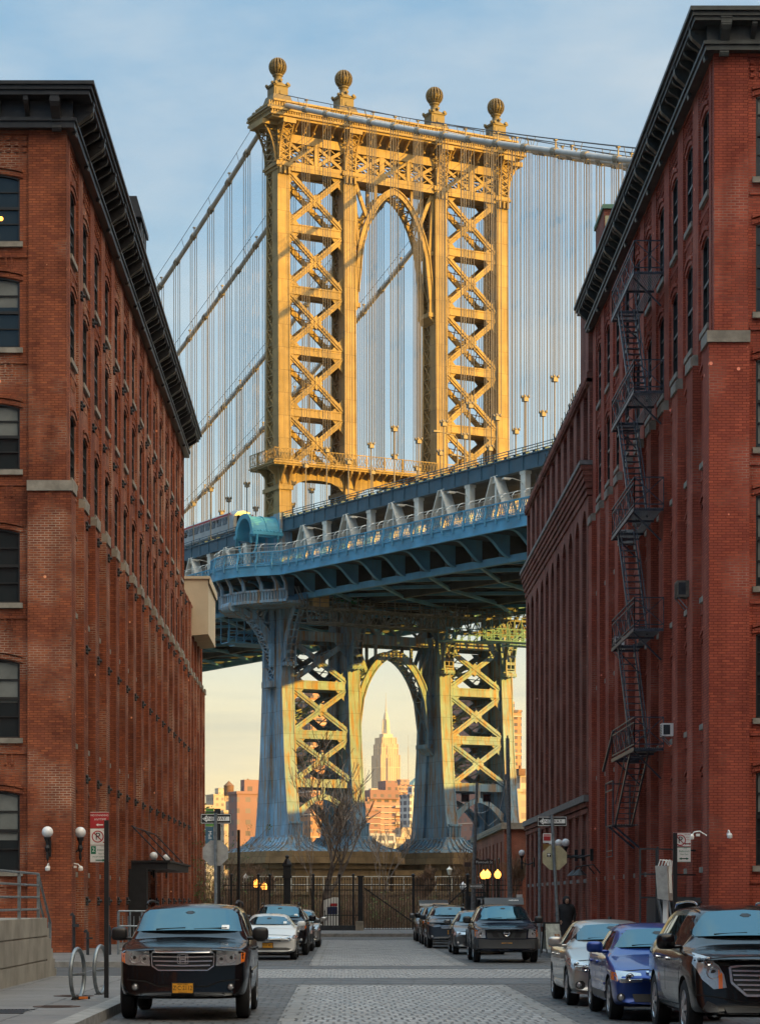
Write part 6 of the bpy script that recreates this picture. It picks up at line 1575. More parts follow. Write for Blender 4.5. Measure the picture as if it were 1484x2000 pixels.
for x0, x1, f0, f1, mm in ((-.18,.0,.1,.42,'pic1'),(.03,.2,.08,.35,'pic2'),(.04,.2,.42,.6,'pic1')):
    m = MB(); Y = lambda f_: -.275+.21*f_; Zf = lambda f_: .12+.78*f_
    m.add([(x0,Y(f0),Zf(f0)),(x1,Y(f0),Zf(f0)),(x1,Y(f1),Zf(f1)),(x0,Y(f1),Zf(f1))], [(0,1,2,3)]); m.build('picture', M[mm], t_)
p = at(1175, 1700, 92); t_ = thing('gooseneck_lamp', 'dark gooseneck lamp fixture on the wall beside the rear globe lamps', 'wall lamp', (XR, 93.5, p.z-.1))
for y in (0, 2.2): m = MB(); m.tube([(-.02,y,0),(-.3,y,.35),(-.75,y,.3),(-.85,y,.1)], .03, 6); m.lathe([(.3,-.12),(.08,.1),(.001,.12)], (-.85,y,.05), 10); m.build('arm', M['iron'], t_)
m = MB(); m.box(XR-.02, 90.2, .15, XR+.05, 90.9, 1.15); tag(m.build('metal_hatch', M['steel_dark']), 'plain dark blue metal hatch at the wall foot behind the silver car', 'hatch')
# ------------------------------------------------------------------ cars: one lofted shell each, everything else laid onto it
def paint(name, c, metal=0., rough=.28, coat=.8):
    m, t, b = nt(name); b.inputs['Base Color'].default_value = rgb(c); b.inputs['Metallic'].default_value = metal; b.inputs['Roughness'].default_value = rough
    b.inputs['Coat Weight'].default_value = coat; b.inputs['Coat Roughness'].default_value = .02; b.inputs['Coat IOR'].default_value = 1.4; b.inputs['Specular IOR Level'].default_value = .25
    t.links.new(ramp(t, noise(t, 1.1, 4), [(.3,(rough-.04,)*3),(.75,(rough+.12,)*3)]), b.inputs['Roughness'])   # light road dust
    return m
P_BLACK = paint('black_car_paint', (.004,.004,.005), 0, .16, .45); P_NAVY = paint('navy_car_paint', (.006,.010,.022), 0, .2, .5); P_WHITE = paint('white_car_paint', (.62,.62,.60), 0, .3)
P_SILVER = paint('silver_car_paint', (.40,.385,.36), .75, .32); P_BLUE = paint('blue_car_paint', (.014,.05,.25), .45, .3); P_GREY = paint('grey_car_paint', (.10,.105,.11), .6, .32); P_SLATE = paint('slate_car_paint', (.022,.028,.038), .4, .3)
M['carglass'] = glassmat('car_glass', (.006,.016,.022), 2.3, .012, (.42,.86,1.0), .35)
M['sideglass'] = glassmat('car_side_glass', (.008,.010,.012), 1.6, .02)
M['chrome'] = mat('chrome', (.62,.63,.64), .2, 1., var=.03); M['lens'] = mat('headlight_lens', (.46,.48,.50), .12, .55, var=.12, scale=30, coat=1.)
M['amber'] = mat('amber_lens', (.75,.16,.01), .25, var=.1, coat=1.); M['reflector'] = mat('lamp_reflector', (.85,.86,.88), .06, 1., var=.02)
M['trim'] = mat('black_trim', (.010,.010,.011), .45, var=.1); M['cladding'] = mat('grey_bumper_cladding', (.035,.037,.04), .55, var=.12)
M['rim'] = mat('alloy_rim', (.45,.45,.46), .3, .8, var=.1); M['plate'] = mat('amber_number_plate', (.72,.33,.02), .5, var=.05); M['seam'] = mat('panel_gap', (.002,.002,.002), .9, var=0)
M['interior'] = mat('car_interior', (.01,.01,.01), .9, var=.1)
def superell(mb, c, d, e=4., n=14):
    k = n//2; sg = lambda v: math.copysign(abs(v)**(2/e), v); rings = []
    for i in range(k+1):
        ph = -math.pi/2+math.pi*i/k
        rings.append([(c[0]+d[0]*sg(math.cos(ph))*sg(math.cos(2*math.pi*j/n)), c[1]+d[1]*sg(math.cos(ph))*sg(math.sin(2*math.pi*j/n)), c[2]+d[2]*sg(math.sin(ph))) for j in range(n)])
    mb.loft(rings)
def eval_mesh(o):
    dg = bpy.context.evaluated_depsgraph_get(); me = bpy.data.meshes.new_from_object(o.evaluated_get(dg)); return me
def car_shell(P):
    L, W, H, wr, belt = P['L'], P['W'], P['H'], P['wr'], P['belt']
    T = P['top']; zb = P.get('zb', .25); c0, c1 = P['c0'], P['c1']
    ds = sorted(set([0, .05, .14, .3, .55, .9] + [c0-.12, c0, c0+.10, (c0+c1)/2, c1-.12, c1, c1+.3] + [c1+.3+(L-.9-c1)*k/5 for k in range(1, 5)] + [d for d, _ in T if d > c1+.3] + [L-.32, L-.12, L-.03, L]))
    wd = [(0,.90),(.14,.945),(.4,.975),(1.0,1.0),(L-.9,1.0),(L-.3,.965),(L,.90)]
    rings = []
    for d in ds:
        zt = interp(T, d); w = W*interp(wd, d); zbb = zb + max(0, .06*(1-d/.35)) + max(0, .12*(1-(L-d)/.5))
        zs = min(belt + .03*d/L, zt-.035); c = max(0, min(1, (zt-belt-.03)/.30))
        wrr = lerp(wr*1.05, wr, c)
        A = [(0,zt),(w*.36,zt-.004),(w*.62,zt-.012),(w*.84,zt-.03),(w*.93,zs+.012),(w*.975,zs-.02)]
        B = [(0,zt),(wrr*.45,zt-.012),(wrr*.80,zt-.035),(wrr*.97,zt-.09),(lerp(wrr,w*.93,.55),lerp(zt-.09,zs,.6)),(w*.945,zs+.015)]
        top = [(lerp(a[0],b[0],c), lerp(a[1],b[1],c)) for a, b in zip(A, B)]
        zm = lerp(zbb, zs, .60)
        low = [(w*.99,zs-.05),(w*1.0,zm),(w*.992,lerp(zbb,zm,.45)),(w*.97,zbb+.07),(w*.90,zbb+.01),(w*.5,zbb),(0,zbb)]
        half = top + low
        cv = P.get('curv', .22)*max(0, 1-d/.9)**1.3; cr = .12*max(0, 1-(L-d)/.6)
        def Y(x, z):
            y = d - L/2 + cv*(abs(x)/W)**2.6 - cr*(abs(x)/W)**2.4
            if d < .5: y += P.get('tilt', .10)*max(0, z-.55)*(1-d/.5) + .10*max(0, .42-z)*(1-d/.5)*2
            return y
        ring = [(x, Y(x,z), z) for x, z in half] + [(-x, Y(x,z), z) for x, z in half[-2:0:-1]]
        rings.append(ring)
    m = MB(); n = len(rings[0]); h = n//2
    m.loft(rings, cap=False)
    for base, flip in ((0, False), ((len(rings)-1)*n, True)):
        for k in range(h):
            q = [base+k, base+k+1, base+(n-k-1)%n, base+(n-k)%n]
            q = [a for i, a in enumerate(q) if a not in q[:i]]
            m.f.append(tuple(q if flip else q[::-1])); m.m.append(0)
    o = m.build('shell', P['paint']); o.data.materials.append(M['interior'])
    bm = bmesh.new(); bm.from_mesh(o.data); bmesh.ops.recalc_face_normals(bm, faces=bm.faces)
    bm.to_mesh(o.data); bm.free()
    s = o.modifiers.new('s', 'SUBSURF'); s.levels = 2; s.render_levels = 2
    return o
def patch(bvh, poly, axis, off, th, res=.07, bow=0.):
    """polygon in front view (x,z) or side view (y,z), laid on the shell; axis 'f' front, 'l' -x side, 'r' +x side, 't' from above"""
    bm = bmesh.new(); vs = [bm.verts.new((a, b, 0)) for a, b in poly]; bm.faces.new(vs)
    for ax in (0, 1):
        lo, hi = min(p[ax] for p in poly), max(p[ax] for p in poly); n = max(1, int((hi-lo)/res))
        for k in range(1, n):
            co = [0,0,0]; no = [0,0,0]; co[ax] = lerp(lo,hi,(k+.0137)/n); no[ax] = 1
            bmesh.ops.bisect_plane(bm, geom=bm.verts[:]+bm.edges[:]+bm.faces[:], plane_co=co, plane_no=no)
    D = {'f': Vector((0,1,0)), 'l': Vector((1,0,0)), 'r': Vector((-1,0,0)), 't': Vector((0,0,-1))}[axis]
    out = []
    for v in bm.verts:
        a, b = v.co.x, v.co.y
        o = {'f': Vector((a,-9,b)), 'l': Vector((-9,a,b)), 'r': Vector((9,a,b)), 't': Vector((a,b,9))}[axis]
        hit = bvh.ray_cast(o, D)
        p = hit[0]
        if p is None:
            p = bvh.find_nearest({'f': Vector((a,-1.5,b)), 'l': Vector((-.8,a,b)), 'r': Vector((.8,a,b)), 't': Vector((a,b,1.2))}[axis])[0]
            nrm = -D
        else: nrm = hit[1] if hit[1].dot(D) < 0 else -hit[1]
        out.append((p, nrm))
    bm.verts.index_update(); m = MB(); n = len(out)
    hw = max(abs(a) for a, _ in poly)
    if bow: out = [(p, Vector((0,-.72,.69))) for p, nr in out]
    front = [p + nr*(off + bow*(1-(p.x/hw)**2)) for p, nr in out]; back = [p - D*0 + D*th for p, nr in out]
    m.v = [tuple(p) for p in front] + [tuple(p) for p in back]
    for f in bm.faces: m.f.append(tuple(v.index for v in f.verts)); m.m.append(0)
    for e in bm.edges:
        if len(e.link_faces) == 1: a, b = e.verts[0].index, e.verts[1].index; m.f.append((a, b, b+n, a+n)); m.m.append(0)
    bm.free(); return m
def mirror_poly(poly): return [(-a, b) for a, b in poly][::-1]
def band(pts, w): 
    up = [(a, b+w/2) for a, b in pts]; dn = [(a, b-w/2) for a, b in pts]; return up + dn[::-1]
def rnd_rect(x0, x1, z0, z1, r=.03):
    return [(x0+r,z0),(x1-r,z0),(x1,z0+r),(x1,z1-r),(x1-r,z1),(x0+r,z1),(x0,z1-r),(x0,z0+r)]
def make_car(P, label, cat, X_, Zf, rz=0., group=None):
    L, W, H = P['L'], P['W'], P['H']
    root = thing(P.get('name', 'parked_car'), label, cat, (X_, Zf+L/2, 0), rz, group)
    sh = car_shell(P); me = eval_mesh(sh)
    bvh = BVHTree.FromPolygons([v.co.copy() for v in me.vertices], [tuple(p.vertices) for p in me.polygons])
    # wheel arches cut out of the shell
    sm = bpy.data.objects.new('shell_fine', me); col.objects.link(sm); me.materials.clear(); me.materials.append(P['paint']); me.materials.append(M['interior'])
    wf, wb, rw = -L/2+P['wf'], -L/2+P['wb'], P['rw']; cut = MB()
    for y in (wf, wb):
        for s in (-1, 1): cut.lathe([(rw+.055, s*(W-.30)), (rw+.055, s*(W+.3))][::s], (0, y, rw-.01), 26, 'x')
    cu = cut.build('cutter', M['interior']); bm = bmesh.new(); bm.from_mesh(cu.data); bmesh.ops.recalc_face_normals(bm, faces=bm.faces); bm.to_mesh(cu.data); bm.free()
    b = sm.modifiers.new('b', 'BOOLEAN'); b.operation = 'DIFFERENCE'; b.object = cu; b.solver = 'EXACT'; b.material_mode = 'TRANSFER'
    body_me = eval_mesh(sm); body_me.polygons.foreach_set('use_smooth', [True]*len(body_me.polygons)); body_me.set_sharp_from_angle(angle=R(42))
    body = bpy.data.objects.new('body', body_me); col.objects.link(body); body.parent = root
    for o in (sm, cu, sh): bpy.data.objects.remove(o)
    def add(name, mb, m, parent=None, smooth=30): return mb.build(name, m, parent or root, smooth)
    def fp(name, poly, m, off=.005, th=.02, both=False, parent=None, res=.07):
        o = add(name, patch(bvh, poly, 'f', off, th, res), m, parent)
        if both: add(name, patch(bvh, mirror_poly(poly), 'f', off, th, res), m, parent)
        return o
    def yat(x, z): 
        h = bvh.ray_cast(Vector((x,-9,z)), Vector((0,1,0))); return h[0].y if h[0] else -L/2
    def xat(y, z):
        h = bvh.ray_cast(Vector((-9,y,z)), Vector((1,0,0))); return h[0].x if h[0] else -W
    # glass
    c0, c1, bl = P['c0'], P['c1'], P['belt']; zc = interp(P['top'], c0); zr = interp(P['top'], c1)
    wb_, wt_ = P.get('ws', (W*.80, P['wr']*.80))
    wsp = [(-wb_,zc+.085),(-wb_*.5,zc+.085),(0,zc+.085),(wb_*.5,zc+.085),(wb_,zc+.085),(wt_+.03,zr-.12),(wt_-.05,zr-.065),(0,zr-.045),(-wt_+.05,zr-.065),(-wt_-.03,zr-.12)]
    fp('windscreen_seal', [(a*1.055, zc+.085+(b-zc-.085)*1.04) for a, b in wsp], M['trim'], .002, .03, res=.1)
    g = add('windscreen', patch(bvh, wsp, 'f', .010, .03, .09, .03), M['carglass'])
    for xa, xb in ((-wb_*.62,-.05), (.08,wb_*.72)):
        mb = MB(); mb.bar((xa, yat(xa,zc+.12)-.055, zc+.125), (xb, yat(xb,zc+.14)-.065, zc+.145), .016, .016); add('wiper', mb, M['trim'], g, None)
    add('mirror_mount', patch(bvh, rnd_rect(-.07,.07,zr-.145,zr-.10), 'f', .040, .0), M['trim'], g)
    if P.get('sticker', True): fp('sticker', rnd_rect(wb_*.62,wb_*.76,zc+.10,zc+.16,.005), M['white_paint'], .032, 0, parent=g)
    for s, ax in ((-1,'l'),(1,'r')):
        for pane in P['panes']: add('side_window', patch(bvh, [(d-L/2, z) for d, z in pane], ax, .004, .02, .12), M['sideglass'])
        for d in P['seams']:
            add('panel_gap', patch(bvh, [(d-L/2-.006,.34),(d-L/2+.006,.34),(d-L/2+.006,bl-.02),(d-L/2-.006,bl-.02)], ax, .0025, .0, .2), M['seam'])
        for d in P['handles']: add('door_handle', patch(bvh, rnd_rect(d-L/2-.09,d-L/2+.09,bl-.13,bl-.09,.012), ax, .03, .02, .2), P.get('handle', P['paint']))
        sl = P.get('sill', (.30,.40)); add('sill_trim', patch(bvh, [(wf+rw+.1,sl[0]),(wb-rw-.1,sl[0]),(wb-rw-.1,sl[1]),(wf+rw+.1,sl[1])], ax, .012, .02, .25), P.get('sillm', M['trim']))
        if P.get('strip'): add('side_strip', patch(bvh, [(wf+rw+.12,P['strip']),(wb-rw-.12,P['strip']+.02),(wb-rw-.12,P['strip']+.06),(wf+rw+.12,P['strip']+.04)], ax, .014, .01, .25), P.get('stripm', P['paint']))
        # door mirrors
        mb = MB(); my = -L/2+c0+.42; mz = bl+.13; mx = W+.11
        superell(mb, (s*mx, my, mz), (.125,.075,.085 if H < 1.55 else .105), 3.4); superell(mb, (s*(W-.02), my+.02, mz-.07), (.09,.04,.025), 3)
        mo = add('door_mirror', mb, P.get('mirror', P['paint']), None, 60)
        mb = MB(); superell(mb, (s*mx, my+.066, mz), (.11,.012,.07), 3.5); add('mirror_glass', mb, M['carglass'], mo, 60)
        # wheels
        for y in (wf, wb):
            wx = s*(W-.115)
            mb = MB(); mb.lathe([(rw*.64,-.095),(rw*.86,-.105),(rw*.97,-.085),(rw,-.05),(rw,.05),(rw*.97,.085),(rw*.86,.105),(rw*.64,.095)], (wx,y,rw), 28, 'x', False)
            wo = add('wheel', mb, M['rubber'], None, 40)
            mb = MB(); mb.lathe([(rw*.655,s*.085),(rw*.62,s*.098),(rw*.58,s*.06),(rw*.56,s*.0)], (wx,y,rw), 28, 'x', False)
            ns = P.get('spokes', 6)
            for k in range(ns):
                a = 2*math.pi*k/ns+.3; ca, sa = math.cos(a), math.sin(a)
                mb.bar((wx+s*.092, y+ca*rw*.1, rw+sa*rw*.1), (wx+s*.075, y+ca*rw*.6, rw+sa*rw*.6), .075, .035, (s,0,0))
            mb.lathe([(.001,s*.1),(rw*.17,s*.095),(rw*.2,s*.05)], (wx,y,rw), 14, 'x'); add('rim', mb, M['rim'], wo, 40)
            mb = MB(); mb.lathe([(.001,s*.0),(rw*.57,s*.004)], (wx,y,rw), 20, 'x'); add('brake_disc', mb, M['interior'], wo)
    # bonnet shut line and number plate
    hz = P['hood']; fp('bonnet_gap', band([(-W*.86,hz-.03),(-W*.5,hz+.0),(0,hz+.01),(W*.5,hz+.0),(W*.86,hz-.03)], .012), M['seam'], .002, .0)
    if P.get('plate'):
        px_, pz, txt = P['plate']; y0 = min(yat(px_,pz+.07), yat(px_,pz-.07))-.012
        mb = MB(); mb.box(px_-.165,y0-.004,pz-.085,px_+.165,y0+.08,pz+.085); fr_ = add('plate_frame', mb, M['trim'])
        mb = MB(); mb.box(px_-.15,y0-.010,pz-.07,px_+.15,y0-.0042,pz+.07); pl = add('number_plate', mb, M['plate'], fr_)
        mb = MB(); text_into(mb, txt, .092, (px_,y0-.011,pz), (.80,0,0), (0,0,1), (0,-1,0), .001)
        if P.get('slogan'): text_into(mb, 'NEW YORK', .03, (px_,y0-.011,pz+.055), (1,0,0), (0,0,1), (0,-1,0), .001); text_into(mb, 'EMPIRE STATE', .02, (px_,y0-.011,pz-.06), (1,0,0), (0,0,1), (0,-1,0), .001)
        add('plate_number', mb, M['trim'], fr_, None)
    ctx = dict(root=root, bvh=bvh, add=add, fp=fp, yat=yat, xat=xat, L=L, W=W, H=H, P=P)
    P['face'](ctx)
    if P.get('rails'):
        for s in (-1, 1):
            mb = MB(); x = s*(P['wr']-.10); pts = [Vector((x,-L/2+c1+.15,H-.02))]
            for k in range(9): d = lerp(c1+.28, P['rails'], k/8); pts.append(Vector((x,-L/2+d,interp(P['top'],d)+.035)))
            pts.append(Vector((x,-L/2+P['rails']+.12,H-.06))); mb.tube(pts, .018, 8); add('roof_rail', mb, P.get('railm', M['chrome']), None, 50)
    return root
def lamp(ctx, poly, bulbs, amber=None, m=None):
    for s in (1, -1):
        pl = poly if s > 0 else mirror_poly(poly)
        h = ctx['add']('headlight', patch(ctx['bvh'], pl, 'f', .008, .02, .05), m or M['lens'])
        for x, z, r in bulbs:
            y = ctx['yat'](s*x, z); mb = MB(); mb.lathe([(r,.012),(r*.8,.004),(r*.55,.012),(.001,.016)], (s*x,y-.012,z), 16, 'y'); ctx['add']('bulb', mb, M['reflector'], h); mb = MB(); mb.tube([(s*x+r*1.08*math.cos(2*math.pi*q/20),y-.012,z+r*1.08*math.sin(2*math.pi*q/20)) for q in range(21)], r*.12, 5, False); ctx['add']('bulb_ring', mb, M['chrome'], h)
            mb = MB(); mb.lathe([(r*.45,-.002),(.001,-.004)], (s*x,y-.006,z), 12, 'y'); ctx['add']('bulb_glass', mb, M['trim'], h)
        if amber:
            ctx['add']('indicator', patch(ctx['bvh'], amber if s > 0 else mirror_poly(amber), 'f', .013, .0, .05), M['amber'], h)
def h_badge(ctx, z, s, m=None):
    y = ctx['yat'](0, z)-.03; mb = MB(); w_, h_ = s*.5, s*.46
    fr_ = [(-w_*1.05,-h_*.8),(-w_*.8,-h_),(w_*.8,-h_),(w_*1.05,-h_*.8),(w_*1.0,h_*.9),(w_*.75,h_*1.05),(-w_*.75,h_*1.05),(-w_,h_*.9)]
    for a, b in zip(fr_, fr_[1:]+fr_[:1]): mb.bar((a[0],y,z+a[1]), (b[0],y,z+b[1]), s*.08, .02, (0,1,0))
    for sx in (-1, 1): mb.bar((sx*w_*.62,y,z+h_*.82), (sx*w_*.5,y,z-h_*.78), s*.15, .022, (0,1,0))
    mb.bar((-w_*.5,y,z), (w_*.5,y,z), .022, s*.16, (0,0,1)); ctx['add']('badge', mb, m or M['chrome'])
def grille(ctx, poly, bars, m=None, frame=.016, bar_w=.02, barm=None):
    g = ctx['fp']('grille', poly, m or M['trim'], .010, .02)
    for z, hw in bars: ctx['fp']('grille_bar', band([(-hw,z+.008),(0,z),(hw,z+.008)], bar_w), barm or M['chrome'], .026, .0, parent=g)
    for a, b in zip(poly, poly[1:]+poly[:1]):
        dx, dz = b[0]-a[0], b[1]-a[1]; l_ = math.hypot(dx,dz) or 1; nx, nz = -dz/l_*frame/2, dx/l_*frame/2
        if l_ > .03 and frame: ctx['fp']('grille_frame', [(a[0]-nx,a[1]-nz),(b[0]-nx,b[1]-nz),(b[0]+nx,b[1]+nz),(a[0]+nx,a[1]+nz)], M['chrome'], .030, .0, parent=g)
    return g
def lower_intake(ctx, poly, fogs=(), m=None, fr=.05):
    ctx['fp']('bumper_intake', poly, m or M['trim'], .004, .0)
    for x, z in fogs:
        for s in (-1, 1):
            mb = MB(); y = ctx['yat'](s*x,z); mb.lathe([(fr*1.25,.02),(fr*1.25,-.012),(fr,-.016),(fr*.9,.0),(.001,-.004)], (s*x,y,z), 16, 'y'); f_ = ctx['add']('fog_light', mb, M['trim'], None)
            mb = MB(); mb.lathe([(fr*.86,-.008),(fr*.5,-.016),(.001,-.018)], (s*x,y,z), 14, 'y'); ctx['add']('fog_lens', mb, M['lens'], f_)
# ---- front faces
def face_boxy(ctx):
    W = ctx['W']
    lamp(ctx, [(.485,.80),(.80,.815),(.885,.86),(.90,.995),(.86,1.02),(.49,1.02)], [(.70,.92,.075),(.56,.90,.06)], [(.845,.84),(.886,.86),(.9,.99),(.85,.99)])
    grille(ctx, [(-.36,.735),(.36,.735),(.45,.80),(.46,1.00),(.40,1.03),(-.40,1.03),(-.46,1.00),(-.45,.80)], [(.80,.40),(.865,.43),(.93,.44),(.985,.43)])
    h_badge(ctx, .90, .15)
    ctx['fp']('bumper_step', band([(-.82,.60),(-.55,.575),(-.36,.50),(.36,.50),(.55,.575),(.82,.60)], .02), M['seam'], .004, .0)
    lower_intake(ctx, rnd_rect(-.62,.62,.345,.40,.02), [(.70,.49)], None, .045)
def face_civic(ctx):
    lamp(ctx, [(.40,.585),(.62,.58),(.82,.64),(.86,.73),(.80,.745),(.60,.68),(.42,.64)], [(.62,.63,.045)], [(.80,.65),(.845,.68),(.85,.72),(.80,.71)])
    grille(ctx, [(-.38,.57),(.38,.57),(.42,.64),(.38,.66),(-.38,.66),(-.42,.64)], [(.635,.38)], frame=.012)
    h_badge(ctx, .615, .11)
    lower_intake(ctx, [(-.62,.29),(.62,.29),(.70,.34),(.55,.375),(-.55,.375),(-.70,.34)], [])
def face_crv(ctx):
    lamp(ctx, [(.42,.80),(.66,.79),(.84,.86),(.88,.97),(.80,.98),(.58,.90),(.42,.88)], [(.66,.86,.05)], [(.80,.88),(.86,.9),(.88,.96),(.82,.95)])
    grille(ctx, [(-.40,.70),(.40,.70),(.44,.80),(.40,.88),(-.40,.88),(-.44,.80)], [(.745,.38),(.79,.41),(.84,.41)], frame=.0)
    h_badge(ctx, .80, .12)
    lower_intake(ctx, [(-.55,.33),(.55,.33),(.60,.42),(-.60,.42)], [(.72,.44)], M['cladding'])
def face_dark_suv(ctx):
    lamp(ctx, [(.46,.80),(.82,.82),(.88,.90),(.86,.97),(.48,.96)], [(.70,.89,.06),(.56,.88,.05)], [(.84,.84),(.88,.9),(.86,.96),(.83,.95)])
    grille(ctx, [(-.40,.70),(.40,.70),(.42,.95),(-.42,.95)], [(.78,.39),(.86,.4)])
    lower_intake(ctx, rnd_rect(-.6,.6,.36,.50,.03), [(.72,.5)])
def face_nissan(ctx):
    W = ctx['W']
    ctx['fp']('bumper', [(-.90,.33),(.90,.33),(.93,.45),(.92,.68),(.86,.69),(.50,.66),(-.50,.66),(-.86,.69),(-.92,.68),(-.93,.45)], M['cladding'], .035, .02)
    lamp(ctx, [(.60,.71),(.86,.71),(.90,.76),(.89,.93),(.85,.95),(.62,.95)], [(.72,.83,.075)], [(.82,.72),(.88,.75),(.885,.93),(.835,.93)])
    g = ctx['fp']('grille', [(-.55,.69),(.55,.69),(.57,.94),(-.57,.94)], M['cladding'], .010, .02)
    for pl in ([(-.10,.72),(.10,.72),(.20,.93),(-.20,.93)], [(.20,.72),(.38,.72),(.46,.93),(.30,.93)], [(-.38,.72),(-.20,.72),(-.30,.93),(-.46,.93)]): ctx['fp']('grille_slot', pl, M['trim'], .018, .0, parent=g)
    y = ctx['yat'](0,.83)-.04; mb = MB(); n = 20; pts = [(.075*math.cos(2*math.pi*k/n), y, .835+.075*math.sin(2*math.pi*k/n)) for k in range(n+1)]; mb.tube(pts, .011, 6, False); mb.box(-.095,y-.014,.818,.095,y+.01,.852); ctx['add']('badge', mb, M['chrome'])
    lower_intake(ctx, rnd_rect(-.50,.50,.46,.60,.03), [(.72,.56)], M['trim'], .055)
    for k in range(7): ctx['fp']('grille_pin', rnd_rect(-.45+k*.14,-.38+k*.14,.645,.665,.008), M['trim'], .042, .0)
    # roof rack with wind deflector carrying the maker's lettering
    L, H = ctx['L'], ctx['H']; y0 = -L/2+1.95; mb = MB()
    mb.prism([(y0,H-.03),(y0+.06,H+.02),(y0+.28,H+.17),(y0+.34,H+.16),(y0+.1,H-.03)], 'x', -.52, .62); rk = ctx['add']('roof_deflector', mb, M['cladding'], None, None)
    mb = MB(); 
    for s in (-1,1):
        mb.tube([(s*.60,y0+.1,H-.02),(s*.60,y0+.3,H+.13),(s*.60,y0+2.3,H+.13),(s*.60,y0+2.5,H-.02)], .028, 8)
    for k in range(4): mb.tube([(-.60,y0+.4+k*.6,H+.12),(.60,y0+.4+k*.6,H+.12)], .02, 6)
    ctx['add']('roof_rack', mb, M['cladding'], None, 40)
    mb = MB(); text_into(mb, 'NISSAN', .085, (.33,y0+.155,H+.088), (1,0,0), (0,.806,.592), (0,-.592,.806), .006); ctx['add']('lettering', mb, M['white_paint'], rk, None)
    for s in (-1,1):
        for y in (-L/2+ctx['P']['wf'], -L/2+ctx['P']['wb']):
            n = 12; rw = ctx['P']['rw']; mb = MB()
            for k in range(n):
                a0, a1 = math.pi*k/n, math.pi*(k+1)/n; r0, r1 = rw+.05, rw+.14
                mb.prism([(y+r0*math.cos(a0),rw+r0*math.sin(a0)),(y+r1*math.cos(a0),rw+r1*math.sin(a0)),(y+r1*math.cos(a1),rw+r1*math.sin(a1)),(y+r0*math.cos(a1),rw+r0*math.sin(a1))], 'x', s*(W-.06), s*(W+.035))
            ctx['add']('wheel_flare', mb, M['cladding'], None, 40)
def face_silver(ctx):
    lamp(ctx, [(.36,.60),(.60,.565),(.80,.62),(.86,.74),(.84,.80),(.70,.75),(.44,.67)], [(.60,.64,.05),(.74,.69,.042)], None, None)
    grille(ctx, [(-.34,.60),(.34,.60),(.38,.68),(-.38,.68)], [(.64,.34)], frame=.012)
    lower_intake(ctx, [(-.50,.26),(.50,.26),(.54,.40),(-.54,.40)], [(.70,.36)], None, .05)
    ctx['fp']('fog_recess', rnd_rect(.60,.80,.29,.43,.04), M['trim'], .003, .0, True)
    ctx['fp']('front_lip', band([(-.86,.225),(-.5,.20),(.5,.20),(.86,.225)], .05), P_SILVER, .03, .0)
def face_blue(ctx):
    lamp(ctx, [(.42,.575),(.70,.56),(.85,.60),(.88,.70),(.84,.74),(.44,.70)], [(.60,.64,.055)], [(.76,.585),(.85,.615),(.88,.70),(.84,.725),(.77,.70)])
    grille(ctx, [(-.30,.60),(.30,.60),(.36,.70),(-.36,.70)], [(.65,.2)], frame=.02)
    lower_intake(ctx, [(-.52,.28),(.52,.28),(.56,.40),(-.56,.40)], [(.72,.35)], None, .05)
def face_crossover(ctx):
    lamp(ctx, [(.50,.68),(.66,.66),(.80,.78),(.90,.98),(.86,1.10),(.74,1.06),(.60,.96),(.53,.84)], [(.66,.87,.075),(.72,1.0,.055)], [(.55,.67),(.60,.665),(.60,.90),(.55,.85)])
    grille(ctx, [(-.26,.58),(.26,.58),(.44,.74),(.46,.93),(.30,.955),(-.30,.955),(-.46,.93),(-.44,.74)], [(.645,.30),(.705,.37),(.765,.41),(.825,.42),(.88,.43)], frame=.03, bar_w=.022)
    ctx['fp']('bumper_crease', band([(-.93,.60),(-.60,.56),(-.30,.50),(.30,.50),(.60,.56),(.93,.60)], .015), M['seam'], .004, .0)
    lower_intake(ctx, [(-.48,.30),(.48,.30),(.54,.44),(-.54,.44)])
    ctx['fp']('fog_recess', [(.60,.30),(.72,.30),(.80,.42),(.74,.52),(.62,.46)], M['trim'], .006, .0, True)
    ctx['fp']('fog_trim', [(.615,.33),(.66,.33),(.70,.46),(.64,.45)], M['chrome'], .016, .0, True)
    ctx['fp']('front_lip', band([(-.84,.285),(-.5,.25),(.5,.25),(.84,.285)], .025), M['chrome'], .02, .0)
    y = ctx['yat'](0,.80)-.04; mb = MB(); n = 20; pts = [(.09*math.cos(2*math.pi*k/n), y, .80+.075*math.sin(2*math.pi*k/n)) for k in range(n+1)]; mb.tube(pts, .012, 6, False); mb.prism([(-.045,.84),(.045,.84),(.04,.79),(0,.755),(-.04,.79)], 'y', y-.01, y+.01); ctx['add']('badge', mb, M['chrome'])
def face_plain(ctx):
    lamp(ctx, [(.44,.60),(.80,.60),(.86,.68),(.84,.76),(.46,.72)], [(.65,.67,.05)], [(.80,.62),(.86,.68),(.84,.74),(.8,.72)])
    grille(ctx, [(-.38,.60),(.38,.60),(.40,.71),(-.40,.71)], [(.655,.38)], frame=.015)
    lower_intake(ctx, rnd_rect(-.55,.55,.30,.42,.03), [(.70,.38)])
